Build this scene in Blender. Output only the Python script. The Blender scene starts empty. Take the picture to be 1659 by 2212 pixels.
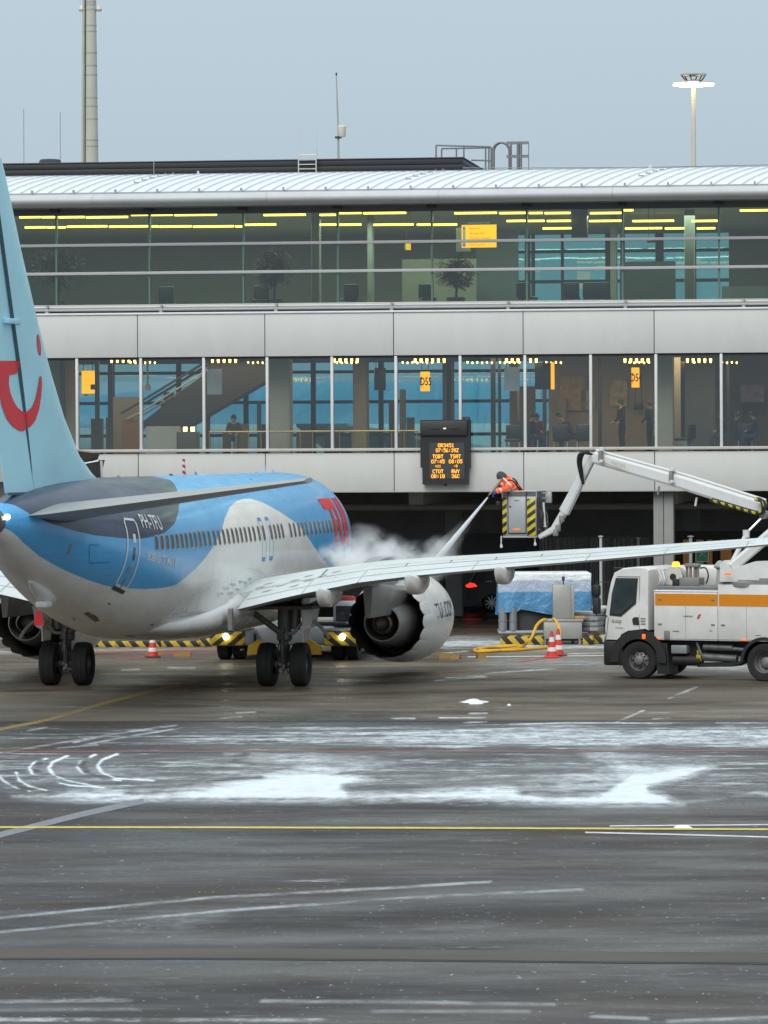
import bpy, bmesh, math, random
import numpy as np
from mathutils import Vector, Matrix
random.seed(7)
rng = np.random.default_rng(7)
SC = bpy.context.scene
COL = SC.collection
R = math.radians

# ------------------------------------------------------------------ camera
CAM_H = 6.0
PITCH = R(0.805)
ROLL = 0.005
FPX, CX, CY = 9326.0, 829.5, 1106.0          # focal length and centre on a 1659 x 2212 frame
cam_d = bpy.data.cameras.new('camera')
cam = bpy.data.objects.new('camera', cam_d)
COL.objects.link(cam)
cam_d.sensor_fit = 'VERTICAL'
cam_d.sensor_height = 36.0
cam_d.lens = 36.0 * FPX / 2212.0
cam_d.clip_start = 0.5
cam_d.clip_end = 6000
CM = Matrix.Rotation(R(90) - PITCH, 4, 'X') @ Matrix.Rotation(-ROLL, 4, 'Z')
cam.matrix_world = Matrix.Translation((0, 0, CAM_H)) @ CM
SC.camera = cam

# ------------------------------------------------------------------ overcast sky, soft sun, exposure
SUN_EL, SUN_AZ = R(40), R(200)                # behind the photographer
w = bpy.data.worlds.new('World'); SC.world = w; w.use_nodes = True
nt = w.node_tree; nt.nodes.clear()
N = nt.nodes.new; L = nt.links.new
out = N('ShaderNodeOutputWorld'); bg = N('ShaderNodeBackground'); bg2 = N('ShaderNodeBackground'); mixs = N('ShaderNodeMixShader')
sky = N('ShaderNodeTexSky'); sky.sky_type = 'NISHITA'; sky.sun_disc = False
sky.sun_elevation = SUN_EL; sky.sun_rotation = SUN_AZ; sky.air_density = 2.0; sky.dust_density = 4.0
bg.inputs['Strength'].default_value = 0.08
L(sky.outputs[0], bg.inputs['Color'])
tc = N('ShaderNodeTexCoord'); sx = N('ShaderNodeSeparateXYZ'); L(tc.outputs['Generated'], sx.inputs[0])
mp = N('ShaderNodeMapRange'); mp.inputs['From Min'].default_value = 0.0; mp.inputs['From Max'].default_value = 1.0
mp.inputs['To Min'].default_value = 0.0; mp.inputs['To Max'].default_value = 1.0
L(sx.outputs['Z'], mp.inputs['Value'])
cl = N('ShaderNodeMix'); cl.data_type = 'RGBA'                  # cloud deck: zenith about twice as bright as the horizon
cl.inputs['A'].default_value = (0.352, 0.452, 0.540, 1); cl.inputs['B'].default_value = (0.90, 0.98, 1.02, 1)
L(mp.outputs[0], cl.inputs['Factor'])
nz = N('ShaderNodeTexNoise'); nz.inputs['Scale'].default_value = 2.2; nz.inputs['Detail'].default_value = 3
mpp = N('ShaderNodeMapping'); mpp.inputs['Scale'].default_value = (1, 1, 4); L(tc.outputs['Generated'], mpp.inputs[0]); L(mpp.outputs[0], nz.inputs['Vector'])
mn = N('ShaderNodeMapRange'); mn.inputs['To Min'].default_value = 0.93; mn.inputs['To Max'].default_value = 1.07; L(nz.outputs[0], mn.inputs['Value'])
vm = N('ShaderNodeVectorMath'); vm.operation = 'SCALE'; L(cl.outputs['Result'], vm.inputs[0]); L(mn.outputs[0], vm.inputs['Scale'])
L(vm.outputs[0], bg2.inputs['Color']); bg2.inputs['Strength'].default_value = 1.0
mixs.inputs[0].default_value = 0.9
L(bg.outputs[0], mixs.inputs[1]); L(bg2.outputs[0], mixs.inputs[2]); L(mixs.outputs[0], out.inputs['Surface'])

sd = bpy.data.lights.new('sun', 'SUN'); sd.energy = 1.5; sd.angle = R(40); sd.color = (1.0, 0.965, 0.92)
sun = bpy.data.objects.new('sun', sd); COL.objects.link(sun)
sdir = Vector((math.sin(SUN_AZ) * math.cos(SUN_EL), math.cos(SUN_AZ) * math.cos(SUN_EL), math.sin(SUN_EL)))
sun.rotation_euler = sdir.to_track_quat('Z', 'Y').to_euler()

vs = SC.view_settings
vs.view_transform = 'Standard'; vs.look = 'None'; vs.exposure = 0.36; vs.gamma = 1.0; vs.use_curve_mapping = False
cy = SC.cycles
cy.use_denoising = True
cy.max_bounces = 10; cy.diffuse_bounces = 3; cy.glossy_bounces = 4; cy.transmission_bounces = 4
cy.transparent_max_bounces = 20; cy.volume_bounces = 6; cy.volume_max_steps = 256; cy.volume_step_rate = 1.0
cy.caustics_reflective = False; cy.caustics_refractive = False; cy.sample_clamp_indirect = 4.0

# ------------------------------------------------------------------ where a pixel of the 1659-wide frame lies
def ray(px, py):
    d = CM.to_3x3() @ Vector(((px - CX) / FPX, -(py - CY) / FPX, -1.0))
    return d
def at(px, py, Y):
    d = ray(px, py); t = Y / d.y
    return Vector((0, 0, CAM_H)) + d * t
def gnd(px, py, z=0.0):
    d = ray(px, py); t = (z - CAM_H) / d.z
    return Vector((0, 0, CAM_H)) + d * t
CMI = np.array(CM.to_3x3().transposed())
def pix(P):
    P = np.asarray(P, float) - np.array((0, 0, CAM_H))
    q = P @ CMI.T
    return CX + FPX * q[..., 0] / -q[..., 2], CY - FPX * q[..., 1] / -q[..., 2]

# ------------------------------------------------------------------ materials
MATS = {}
def new_mat(name):
    m = bpy.data.materials.new(name); m.use_nodes = True
    MATS[name] = m
    return m, m.node_tree, m.node_tree.nodes['Principled BSDF']
def mat(name, col, rough=0.5, metal=0.0, var=0.08, scale=2.0, bump=0.0, bscale=40.0, coat=0.0, spec=0.5, rvar=0.0, emis=None, estr=0.0, stretch=(1, 1, 1)):
    if name in MATS: return MATS[name]
    m, t, b = new_mat(name)
    n = t.nodes.new; l = t.links.new
    b.inputs['Roughness'].default_value = rough
    b.inputs['Metallic'].default_value = metal
    b.inputs['Specular IOR Level'].default_value = spec
    b.inputs['Coat Weight'].default_value = coat
    b.inputs['Coat Roughness'].default_value = 0.12
    c = n('ShaderNodeTexCoord'); mpg = n('ShaderNodeMapping'); mpg.inputs['Scale'].default_value = stretch
    l(c.outputs['Object'], mpg.inputs[0])
    if var > 0 or rvar > 0:
        z = n('ShaderNodeTexNoise'); z.inputs['Scale'].default_value = scale; z.inputs['Detail'].default_value = 6; z.inputs['Roughness'].default_value = 0.65
        l(mpg.outputs[0], z.inputs['Vector'])
        mx = n('ShaderNodeMix'); mx.data_type = 'RGBA'
        mx.inputs['A'].default_value = tuple(max(0, x * (1 - 2.2 * var)) for x in col) + (1,)
        mx.inputs['B'].default_value = tuple(min(1, x * (1 + 1.6 * var)) for x in col) + (1,)
        l(z.outputs[0], mx.inputs['Factor']); l(mx.outputs['Result'], b.inputs['Base Color'])
        if rvar > 0:
            r_ = n('ShaderNodeMapRange'); r_.inputs['To Min'].default_value = max(0.02, rough - rvar); r_.inputs['To Max'].default_value = min(1, rough + rvar)
            r_.inputs['From Min'].default_value = 0.3; r_.inputs['From Max'].default_value = 0.7
            l(z.outputs[0], r_.inputs['Value']); l(r_.outputs[0], b.inputs['Roughness'])
    else:
        b.inputs['Base Color'].default_value = tuple(col) + (1,)
    if bump > 0:
        z2 = n('ShaderNodeTexNoise'); z2.inputs['Scale'].default_value = bscale; z2.inputs['Detail'].default_value = 4
        l(mpg.outputs[0], z2.inputs['Vector'])
        bp = n('ShaderNodeBump'); bp.inputs['Strength'].default_value = bump; bp.inputs['Distance'].default_value = 0.02
        l(z2.outputs[0], bp.inputs['Height']); l(bp.outputs[0], b.inputs['Normal'])
    if emis is not None:
        b.inputs['Emission Color'].default_value = tuple(emis) + (1,); b.inputs['Emission Strength'].default_value = estr
    return m
def stripe_mat(name, ca, cb, period, dirv, rough=0.55, duty=0.5):
    """diagonal painted stripes in object space"""
    if name in MATS: return MATS[name]
    m, t, b = new_mat(name); n = t.nodes.new; l = t.links.new
    c = n('ShaderNodeTexCoord'); d = n('ShaderNodeVectorMath'); d.operation = 'DOT_PRODUCT'; d.inputs[1].default_value = tuple(x / period for x in dirv)
    l(c.outputs['Object'], d.inputs[0])
    fr = n('ShaderNodeMath'); fr.operation = 'FRACT'; l(d.outputs['Value'], fr.inputs[0])
    gt = n('ShaderNodeMath'); gt.operation = 'GREATER_THAN'; gt.inputs[1].default_value = duty; l(fr.outputs[0], gt.inputs[0])
    mx = n('ShaderNodeMix'); mx.data_type = 'RGBA'; mx.inputs['A'].default_value = ca + (1,); mx.inputs['B'].default_value = cb + (1,)
    l(gt.outputs[0], mx.inputs['Factor'])
    z = n('ShaderNodeTexNoise'); z.inputs['Scale'].default_value = 9; z.inputs['Detail'].default_value = 8; l(c.outputs['Object'], z.inputs['Vector'])
    mr = n('ShaderNodeMapRange'); mr.inputs['From Min'].default_value = 0.3; mr.inputs['From Max'].default_value = 0.75; mr.inputs['To Min'].default_value = 1.0; mr.inputs['To Max'].default_value = 0.55
    l(z.outputs[0], mr.inputs['Value'])
    v = n('ShaderNodeVectorMath'); v.operation = 'SCALE'; l(mx.outputs['Result'], v.inputs[0]); l(mr.outputs[0], v.inputs['Scale'])
    l(v.outputs[0], b.inputs['Base Color']); b.inputs['Roughness'].default_value = rough
    return m
def emit_mat(name, col, s):
    if name in MATS: return MATS[name]
    m = mat(name, col, 0.5, var=0, emis=col, estr=s)
    return m
def glass_mat(name, tint, refl=0.12, rough=0.02):
    if name in MATS: return MATS[name]
    m = bpy.data.materials.new(name); m.use_nodes = True; MATS[name] = m
    t = m.node_tree; t.nodes.clear(); n = t.nodes.new; l = t.links.new
    o = n('ShaderNodeOutputMaterial'); tr = n('ShaderNodeBsdfTransparent'); tr.inputs[0].default_value = tint + (1,)
    g = n('ShaderNodeBsdfGlossy'); g.inputs['Roughness'].default_value = rough; g.inputs['Color'].default_value = (0.9, 0.95, 0.95, 1)
    mx = n('ShaderNodeMixShader'); mx.inputs[0].default_value = refl
    c = n('ShaderNodeTexCoord'); z = n('ShaderNodeTexNoise'); z.inputs['Scale'].default_value = 0.5; z.inputs['Detail'].default_value = 1
    l(c.outputs['Object'], z.inputs['Vector'])
    bp = n('ShaderNodeBump'); bp.inputs['Strength'].default_value = 0.06; bp.inputs['Distance'].default_value = 0.05; l(z.outputs[0], bp.inputs['Height']); l(bp.outputs[0], g.inputs['Normal'])
    l(tr.outputs[0], mx.inputs[1]); l(g.outputs[0], mx.inputs[2]); l(mx.outputs[0], o.inputs['Surface'])
    return m

# ------------------------------------------------------------------ mesh building
class MB:
    def __init__(s): s.v = []; s.f = []; s.mi = []; s.sm = []
    def add(s, vs, fs, mi=0, smooth=False):
        o = len(s.v); s.v += [tuple(p) for p in vs]
        for f in fs: s.f.append(tuple(i + o for i in f)); s.mi.append(mi); s.sm.append(smooth)
        return s
    def box(s, x0, x1, y0, y1, z0, z1, mi=0, M=None):
        p = [(x, y, z) for z in (z0, z1) for y in (y0, y1) for x in (x0, x1)]
        if M is not None: p = [M @ Vector(q) for q in p]
        return s.add(p, [(0, 2, 3, 1), (4, 5, 7, 6), (0, 1, 5, 4), (2, 6, 7, 3), (0, 4, 6, 2), (1, 3, 7, 5)], mi)
    def quad(s, a, b, c, d, mi=0): return s.add([a, b, c, d], [(0, 1, 2, 3)], mi)
    def bevbox(s, x0, x1, y0, y1, z0, z1, b=0.03, mi=0, M=None):
        """box with all edges chamfered"""
        bm = bmesh.new(); bmesh.ops.create_cube(bm, size=1)
        for q in bm.verts: q.co = Vector(((x0 + x1) / 2 + q.co.x * (x1 - x0), (y0 + y1) / 2 + q.co.y * (y1 - y0), (z0 + z1) / 2 + q.co.z * (z1 - z0)))
        bmesh.ops.bevel(bm, geom=list(bm.edges), offset=b, segments=2, affect='EDGES', profile=0.5)
        vs = [M @ q.co if M is not None else q.co.copy() for q in bm.verts]
        bm.verts.index_update()
        s.add(vs, [[q.index for q in f.verts] for f in bm.faces], mi, True); bm.free(); return s
    def cyl(s, p0, p1, r0, r1=None, n=12, mi=0, caps=True, smooth=True):
        r1 = r0 if r1 is None else r1
        p0 = Vector(p0); p1 = Vector(p1); d = (p1 - p0)
        q = d.to_track_quat('Z', 'Y').to_matrix(); vs = []
        for p, r in ((p0, r0), (p1, r1)):
            for i in range(n):
                a = 2 * math.pi * i / n; vs.append(p + q @ Vector((math.cos(a) * r, math.sin(a) * r, 0)))
        s.add(vs, [(i, (i + 1) % n, n + (i + 1) % n, n + i) for i in range(n)], mi, smooth)
        if caps: s.add(vs, [tuple(range(n))[::-1], tuple(range(n, 2 * n))], mi)
        return s
    def tube(s, pts, r, n=8, mi=0):
        pts = [Vector(p) for p in pts]; rs = r if isinstance(r, (list, tuple)) else [r] * len(pts)
        vs = []; up = None
        for i, p in enumerate(pts):
            t = (pts[min(i + 1, len(pts) - 1)] - pts[max(i - 1, 0)]).normalized()
            if up is None:
                up = t.orthogonal().normalized()
            up = (up - t * up.dot(t)).normalized(); b = t.cross(up)
            for k in range(n):
                a = 2 * math.pi * k / n; vs.append(p + (up * math.cos(a) + b * math.sin(a)) * rs[i])
        fs = [(i * n + k, i * n + (k + 1) % n, (i + 1) * n + (k + 1) % n, (i + 1) * n + k) for i in range(len(pts) - 1) for k in range(n)]
        fs += [tuple(range(n))[::-1], tuple(range((len(pts) - 1) * n, len(pts) * n))]
        return s.add(vs, fs, mi, True)
    def loft(s, rings, closed=True, mi=0, caps=True, smooth=True):
        n = len(rings[0]); vs = [p for r in rings for p in r]
        m = n if closed else n - 1
        fs = [(i * n + k, i * n + (k + 1) % n, (i + 1) * n + (k + 1) % n, (i + 1) * n + k) for i in range(len(rings) - 1) for k in range(m)]
        s.add(vs, fs, mi, smooth)
        if caps and closed: s.add([p for p in rings[0]], [tuple(range(n))[::-1]], mi); s.add([p for p in rings[-1]], [tuple(range(n))], mi)
        return s
    def lathe(s, prof, axis='Z', o=(0, 0, 0), n=24, mi=0, smooth=True):
        """prof: (r, h) pairs turned about an axis through o"""
        o = Vector(o); vs = []
        for r, h in prof:
            for k in range(n):
                a = 2 * math.pi * k / n; c, d = r * math.cos(a), r * math.sin(a)
                vs.append(o + (Vector((c, d, h)) if axis == 'Z' else Vector((d, h, c)) if axis == 'Y' else Vector((h, c, d))))
        fs = [(i * n + k, i * n + (k + 1) % n, (i + 1) * n + (k + 1) % n, (i + 1) * n + k) for i in range(len(prof) - 1) for k in range(n)]
        return s.add(vs, fs, mi, smooth)
    def prism(s, poly, d0, d1, axis='y', mi=0):
        """extrude a 2-D outline; axis y: outline is (x, z)"""
        n = len(poly)
        g = (lambda a, b, d: (a, d, b)) if axis == 'y' else (lambda a, b, d: (d, a, b)) if axis == 'x' else (lambda a, b, d: (a, b, d))
        vs = [g(a, b, d0) for a, b in poly] + [g(a, b, d1) for a, b in poly]
        return s.add(vs, [tuple(range(n)), tuple(range(n, 2 * n))[::-1]] + [(i, n + i, n + (i + 1) % n, (i + 1) % n) for i in range(n)], mi)
    def mesh(s, name, mats, sharp=0.6):
        me = bpy.data.meshes.new(name); me.from_pydata(s.v, [], s.f)
        for m in (mats if isinstance(mats, (list, tuple)) else [mats]): me.materials.append(m)
        me.polygons.foreach_set('material_index', s.mi); me.polygons.foreach_set('use_smooth', s.sm)
        bm = bmesh.new(); bm.from_mesh(me); bmesh.ops.remove_doubles(bm, verts=bm.verts, dist=1e-5); bmesh.ops.recalc_face_normals(bm, faces=bm.faces); bm.to_mesh(me); bm.free()
        if any(s.sm): me.set_sharp_from_angle(angle=sharp)
        me.update(); return me
    def build(s, name, mats, parent=None, **kw):
        return link(name, s.mesh(name, mats), parent, **kw)
def link(name, me, parent=None, loc=None, rot=None):
    o = bpy.data.objects.new(name, me); COL.objects.link(o)
    if parent is not None: o.parent = parent
    if loc is not None: o.location = loc
    if rot is not None: o.rotation_euler = rot
    return o
def tag(o, label, cat, group=None):
    o['label'] = label; o['category'] = cat
    if group: o['group'] = group
    return o
def thing(name, label, cat, loc=(0, 0, 0), rz=0.0, group=None):
    o = bpy.data.objects.new(name, None); COL.objects.link(o); o.empty_display_size = 0.2
    o.location = loc; o.rotation_euler = (0, 0, rz); return tag(o, label, cat, group)
def structure(o): o['kind'] = 'structure'; return o
def dup(root, loc, rz=None, label=None):
    r = root.copy(); COL.objects.link(r); r.location = loc
    if rz is not None: r.rotation_euler = (0, 0, rz)
    if label: r['label'] = label
    for ch in root.children:
        c = ch.copy(); COL.objects.link(c); c.parent = r
        for g in ch.children:
            e = g.copy(); COL.objects.link(e); e.parent = c
    return r

# ------------------------------------------------------------------ lettering (flat outlines of the built-in font)
TXT = {}
def text2d(body, size=1.0, bold=0.0):
    k = (body, bold)
    if k not in TXT:
        cu = bpy.data.curves.new('t', 'FONT'); cu.body = body; cu.size = 1.0; cu.resolution_u = 3; cu.offset = bold
        ob = bpy.data.objects.new('t', cu); COL.objects.link(ob)
        dg = bpy.context.evaluated_depsgraph_get(); me = bpy.data.meshes.new_from_object(ob.evaluated_get(dg))
        vs = np.array([v.co[:] for v in me.vertices]); fs = [tuple(p.vertices) for p in me.polygons]
        bpy.data.objects.remove(ob); bpy.data.meshes.remove(me); bpy.data.curves.remove(cu)
        vs = vs[:, :2]; vs -= (vs.min(0) + vs.max(0)) / 2; vs = vs / (vs[:, 1].max() - vs[:, 1].min())
        TXT[k] = (vs, fs)
    vs, fs = TXT[k]
    return vs * size, fs
for q in (('PH-TFU', 0.0), ('BOEING 737 MAX 8', 0.01), ('TUI.COM', 0.0), ('D55', 0.02), ('D54', 0.02), ('Baggage hall', 0), ('Arrivals hall', 0), ('Transfer counters', 0), ('Returning guests', 0), ('Amsterdam Airport Schiphol', 0), ('vestergaard', 0.02), ('Aviap', 0), ('services', 0), ('P', 0.04), ('elephant', 0.0)):
    text2d(q[0], 1, q[1])
# ================================================================== GROUND
def seg_dist(px, py, pts, closed=False, ys=1.0):
    pts = [(a, b * ys) for a, b in pts]; py = py * ys
    d = np.full(px.shape, 1e9)
    segs = list(zip(pts[:-1], pts[1:])) + ([(pts[-1], pts[0])] if closed else [])
    for (ax, ay), (bx, by) in segs:
        vx, vy = bx - ax, by - ay; t = np.clip(((px - ax) * vx + (py - ay) * vy) / (vx * vx + vy * vy + 1e-9), 0, 1)
        d = np.minimum(d, np.hypot(px - ax - t * vx, py - ay - t * vy))
    return d
def inside(px, py, pts):
    c = np.zeros(px.shape, bool); n = len(pts)
    for i in range(n):
        (ax, ay), (bx, by) = pts[i], pts[(i + 1) % n]
        if ay == by: continue
        c ^= ((ay > py) != (by > py)) & (px < (bx - ax) * (py - ay) / (by - ay) + ax)
    return c
def sdf(px, py, pts): 
    d = seg_dist(px, py, pts, True); return np.where(inside(px, py, pts), d, -d)
lc = lambda L_: [(x * .5, 1453.8 + y * .5) for x, y in L_]
rc = lambda L_: [(829.5 + x * .5, 1453.8 + y * .5) for x, y in L_]
fcp = lambda L_: [(x, 1810.4 + y) for x, y in L_]

xs = np.concatenate([[-900, -300, -100, -40, -25], np.arange(-14.5, -9.6, 0.075), np.arange(-9.6, -2.9, 0.034), np.arange(-2.87, 14.51, 0.072), [25, 40, 100, 300, 900]])
ysd = np.concatenate([[-120, -20, 10, 30], np.arange(40, 60, 0.09), np.arange(60, 100, 0.12), np.arange(100, 150, 0.25), [155, 160, 170, 200, 260, 400, 800, 2500]])
gx, gy = np.meshgrid(xs, ysd); nx, ny = len(xs), len(ysd)
V = np.stack([gx.ravel(), gy.ravel(), np.zeros(gx.size)], 1)
ok = V[:, 1] > 35
px, py = pix(np.where(ok[:, None], V, np.array((0, 45, 0))))
snow = np.zeros(len(V)); streak = np.zeros(len(V)); conc = np.zeros(len(V)); thin = np.zeros(len(V))
def soft(poly, w_=8, amp=1.0):
    global snow
    w_ = w_ * 1.9; s_ = sdf(px, py, poly); snow = np.maximum(snow, amp * np.clip(0.5 + s_ / (2 * w_), 0, 1))
def line(poly, w_=3, amp=0.9, ys=2.2, neg=False):
    global snow
    w_ = w_ * 1.5
    d = seg_dist(px, py, poly, ys=ys); a = amp * np.clip(1.4 - d / w_, 0, 1)
    if neg: snow = snow * (1 - np.clip(1.4 - d / w_, 0, 1) * amp)
    else: snow = np.maximum(snow, a)
# drifts of snow lying along the edge of the stand
soft(lc([(60, 528), (250, 545), (420, 553), (700, 553), (1000, 550), (1250, 552), (1450, 557), (1700, 553), (1700, 520), (1510, 516), (1490, 492), (1620, 460), (1500, 430), (1350, 418), (1180, 440), (1050, 462), (880, 490), (700, 508), (560, 512), (520, 500), (300, 502), (230, 520)]), 8, 1.1)
soft(rc([(-40, 552), (300, 555), (480, 560), (700, 566), (900, 570), (1150, 574), (1300, 569), (1240, 545), (1205, 520), (1150, 497), (1260, 470), (1350, 440), (1430, 405), (1380, 398), (1250, 402), (1070, 418), (1040, 445), (980, 485), (930, 522), (860, 533), (700, 527), (600, 514), (560, 490), (440, 492), (300, 500), (180, 510), (80, 518), (-40, 517)]), 8, 1.1)
soft(lc([(980, 350), (1180, 346), (1360, 345), (1440, 368), (1600, 372), (1700, 392), (1500, 402), (1300, 410), (1180, 396), (1060, 372)]), 12, 0.85)
soft(rc([(850, 345), (980, 328), (1060, 320), (1000, 340), (1090, 356), (1180, 380), (1120, 402), (980, 392), (930, 362)]), 12, 0.82)
soft(rc([(600, 500), (760, 440), (980, 420), (1060, 440), (960, 520), (860, 534), (720, 528)]), 20, 0.5)
soft(rc([(560, 405), (760, 375), (900, 395), (980, 420), (760, 425)]), 18, 0.62)
soft(rc([(-20, 468), (260, 458), (420, 440), (520, 455), (300, 466)]), 5, 0.7)
soft(rc([(1480, 520), (1600, 512), (1720, 520), (1660, 530)]), 5, 0.9)
soft(rc([(1160, 545), (1300, 552), (1480, 538), (1400, 556), (1250, 566)]), 7, 0.7)
soft(rc([(1150, 468), (1400, 463), (1720, 467), (1400, 471)]), 4, 0.75)
soft(lc([(0, 440), (60, 470), (140, 495), (90, 520), (0, 510)]), 14, 0.62)
soft(lc([(330, 490), (560, 478), (800, 470), (900, 478), (640, 495)]), 10, 0.6)
soft(rc([(870, 345), (1090, 350), (1210, 385), (1430, 400), (1350, 440), (1250, 470), (1150, 500), (1000, 505), (960, 450), (900, 400)]), 14, 0.8)
soft(lc([(820, 520), (900, 470), (1000, 440), (1150, 400), (1300, 360), (1500, 375), (1659, 390), (1659, 425), (1500, 440), (1560, 470), (1480, 500), (1200, 520)]), 12, 0.85)
soft(lc([(40, 500), (100, 380), (260, 350), (520, 345), (700, 400), (760, 470), (560, 510), (200, 520)]), 22, 0.42)
soft(lc([(700, 360), (980, 350), (1040, 400), (900, 460), (720, 470)]), 22, 0.40)
soft(rc([(-40, 400), (300, 380), (560, 400), (760, 440), (900, 500), (560, 500), (200, 490), (-40, 500)]), 24, 0.42)
soft(rc([(1180, 480), (1400, 420), (1700, 400), (1700, 540), (1400, 560), (1240, 540)]), 24, 0.40)
soft(rc([(480, 510), (620, 450), (850, 405), (890, 350), (1080, 352), (1230, 385), (1440, 400), (1350, 450), (1240, 480), (1190, 520), (1290, 566), (900, 566), (600, 540)]), 22, 0.66)
# tyre arcs
for a in ([(200, 370), (150, 385), (128, 410), (140, 435), (200, 462), (300, 485), (450, 495)], [(290, 358), (228, 385), (211, 410), (230, 440), (290, 465), (420, 490)],
          [(410, 353), (352, 380), (336, 405), (355, 430), (420, 455), (520, 464)], [(505, 350), (442, 375), (421, 400), (440, 430), (500, 455), (660, 464)],
          [(70, 430), (85, 465), (130, 490), (200, 507)], [(-10, 440), (20, 470), (70, 495), (130, 510)]):
    line(lc(a), 3.6, 1.0)
for a in ([(175, 378), (150, 410), (170, 445), (240, 470)], [(375, 365), (350, 400), (385, 440), (470, 462)], [(30, 440), (60, 478), (110, 500)], [(900, 470), (1000, 455), (1130, 452)], [(880, 440), (980, 400), (1060, 350)]):
    line(lc(a), 5, 0.75, neg=True)
for a in ([(0, 345), (330, 290), (700, 232)], [(320, 300), (480, 265), (760, 226)], [(350, 315), (520, 280), (790, 236)], [(120, 250), (200, 234)], [(950, 195), (1040, 190)], [(1025, 172), (1100, 168)],
          [(0, 345), (60, 340)], [(250, 325), (420, 310)]):
    line(lc(a), 3.2, 0.62)
for a in ([(240, 193), (430, 193)], [(370, 175), (440, 174)], [(540, 222), (800, 215), (1240, 217)], [(1010, 210), (1120, 162)], [(1160, 198), (1230, 194)], [(40, 196), (130, 196)], [(1440, 215), (1659, 216)], [(350, 215), (440, 210)],
          [(330, 125), (450, 124)], [(270, 20), (430, 12)], [(1230, 110), (1350, 60)]):
    line(rc(a), 3.0, 0.66)
# foreground tyre marks and frosty patches
for a, am in (([(-10, 173), (450, 129), (900, 104), (1060, 94)], 0.42), ([(-10, 204), (480, 157), (900, 127), (1260, 111)], 0.42)):
    line(fcp(a), 2.6, am * 1.15, ys=1.0)
soft(fcp([(190, 200), (340, 160), (520, 150), (480, 180), (400, 205), (260, 212)]), 14, 0.36)
soft(fcp([(750, 185), (900, 190), (1060, 180), (1090, 190), (960, 210), (860, 208)]), 10, 0.32)
for a, am in (([(-10, 353), (280, 350)], 0.4), ([(560, 352), (920, 354), (1200, 360)], 0.38), ([(-10, 392), (360, 393), (700, 393)], 0.55), ([(1440, 396), (1659, 388)], 0.45), ([(800, 374), (1150, 374)], 0.34), ([(1280, 385), (1400, 390)], 0.4), ([(0, 371), (300, 370)], 0.3)):
    line(fcp(a), 3.5, am, ys=1.0)
# snow and slush round the stand equipment
soft([(930, 1385), (985, 1376), (1080, 1378), (1180, 1394), (1300, 1394), (1400, 1386), (1420, 1398), (1300, 1402), (1160, 1404), (1060, 1398), (960, 1402)], 5, 0.85)
soft([(-20, 1404), (180, 1400), (480, 1401), (480, 1406), (180, 1407), (-20, 1412)], 3, 0.6)
soft([(1440, 1440), (1560, 1432), (1700, 1440), (1700, 1456), (1560, 1450)], 6, 0.62)
soft([(1000, 1425), (1250, 1421), (1340, 1430), (1300, 1442), (1120, 1440)], 9, 0.5)
for a in ([(700, 1476), (760, 1477)], [(365, 1442), (420, 1443)], [(265, 1447), (300, 1446)], [(940, 1470), (1050, 1462)], [(1050, 1455), (1200, 1444)], [(1230, 1412), (1320, 1411)], [(950, 1412), (1010, 1406)]):
    line(a, 3, 0.6)
streak = np.clip(1.25 - np.abs(py - 1592) / 34, 0, 1) * (0.45 + 0.55 * np.clip((px - 150) / 900, 0, 1))
streak = np.maximum(streak, 0.56 * np.clip(1.5 - np.abs(py - 1665) / 48, 0, 1))
streak = np.maximum(streak, 0.5 * np.clip(1 - np.abs(py - 1435) / 34, 0, 1) * np.clip((px - 850) / 250, 0, 1))
streak = np.maximum(streak, 0.16 * (py > 1740))
streak = np.maximum(streak, 0.3 * np.clip(1 - np.abs(py - 1530) / 30, 0, 1))
edge = 1560 + 4 * np.sin(px / 170.0)
conc = np.clip((edge - py) / 10, 0, 1)
snow[~ok] = 0; streak[~ok] = 0.2; conc[~ok] = 0
far = V[:, 1] > 150; snow[far] = 0; streak[far] = 0; conc[far] = 1
out_ = np.abs(V[:, 0]) > 14.6; snow[out_] = 0.3

idx = np.arange(nx * ny).reshape(ny, nx)
F4 = np.stack([idx[:-1, :-1], idx[:-1, 1:], idx[1:, 1:], idx[1:, :-1]], -1).reshape(-1, 4)
gme = bpy.data.meshes.new('apron_ground')
gme.vertices.add(len(V)); gme.vertices.foreach_set('co', V.ravel())
gme.loops.add(F4.size); gme.loops.foreach_set('vertex_index', F4.ravel().astype(np.int32))
gme.polygons.add(len(F4)); gme.polygons.foreach_set('loop_start', np.arange(0, F4.size, 4, dtype=np.int32))
gme.update(calc_edges=True)
at_ = gme.attributes.new('cover', 'FLOAT_COLOR', 'POINT')
at_.data.foreach_set('color', np.stack([snow, streak, conc, np.ones(len(V))], 1).astype(np.float32).ravel())

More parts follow.
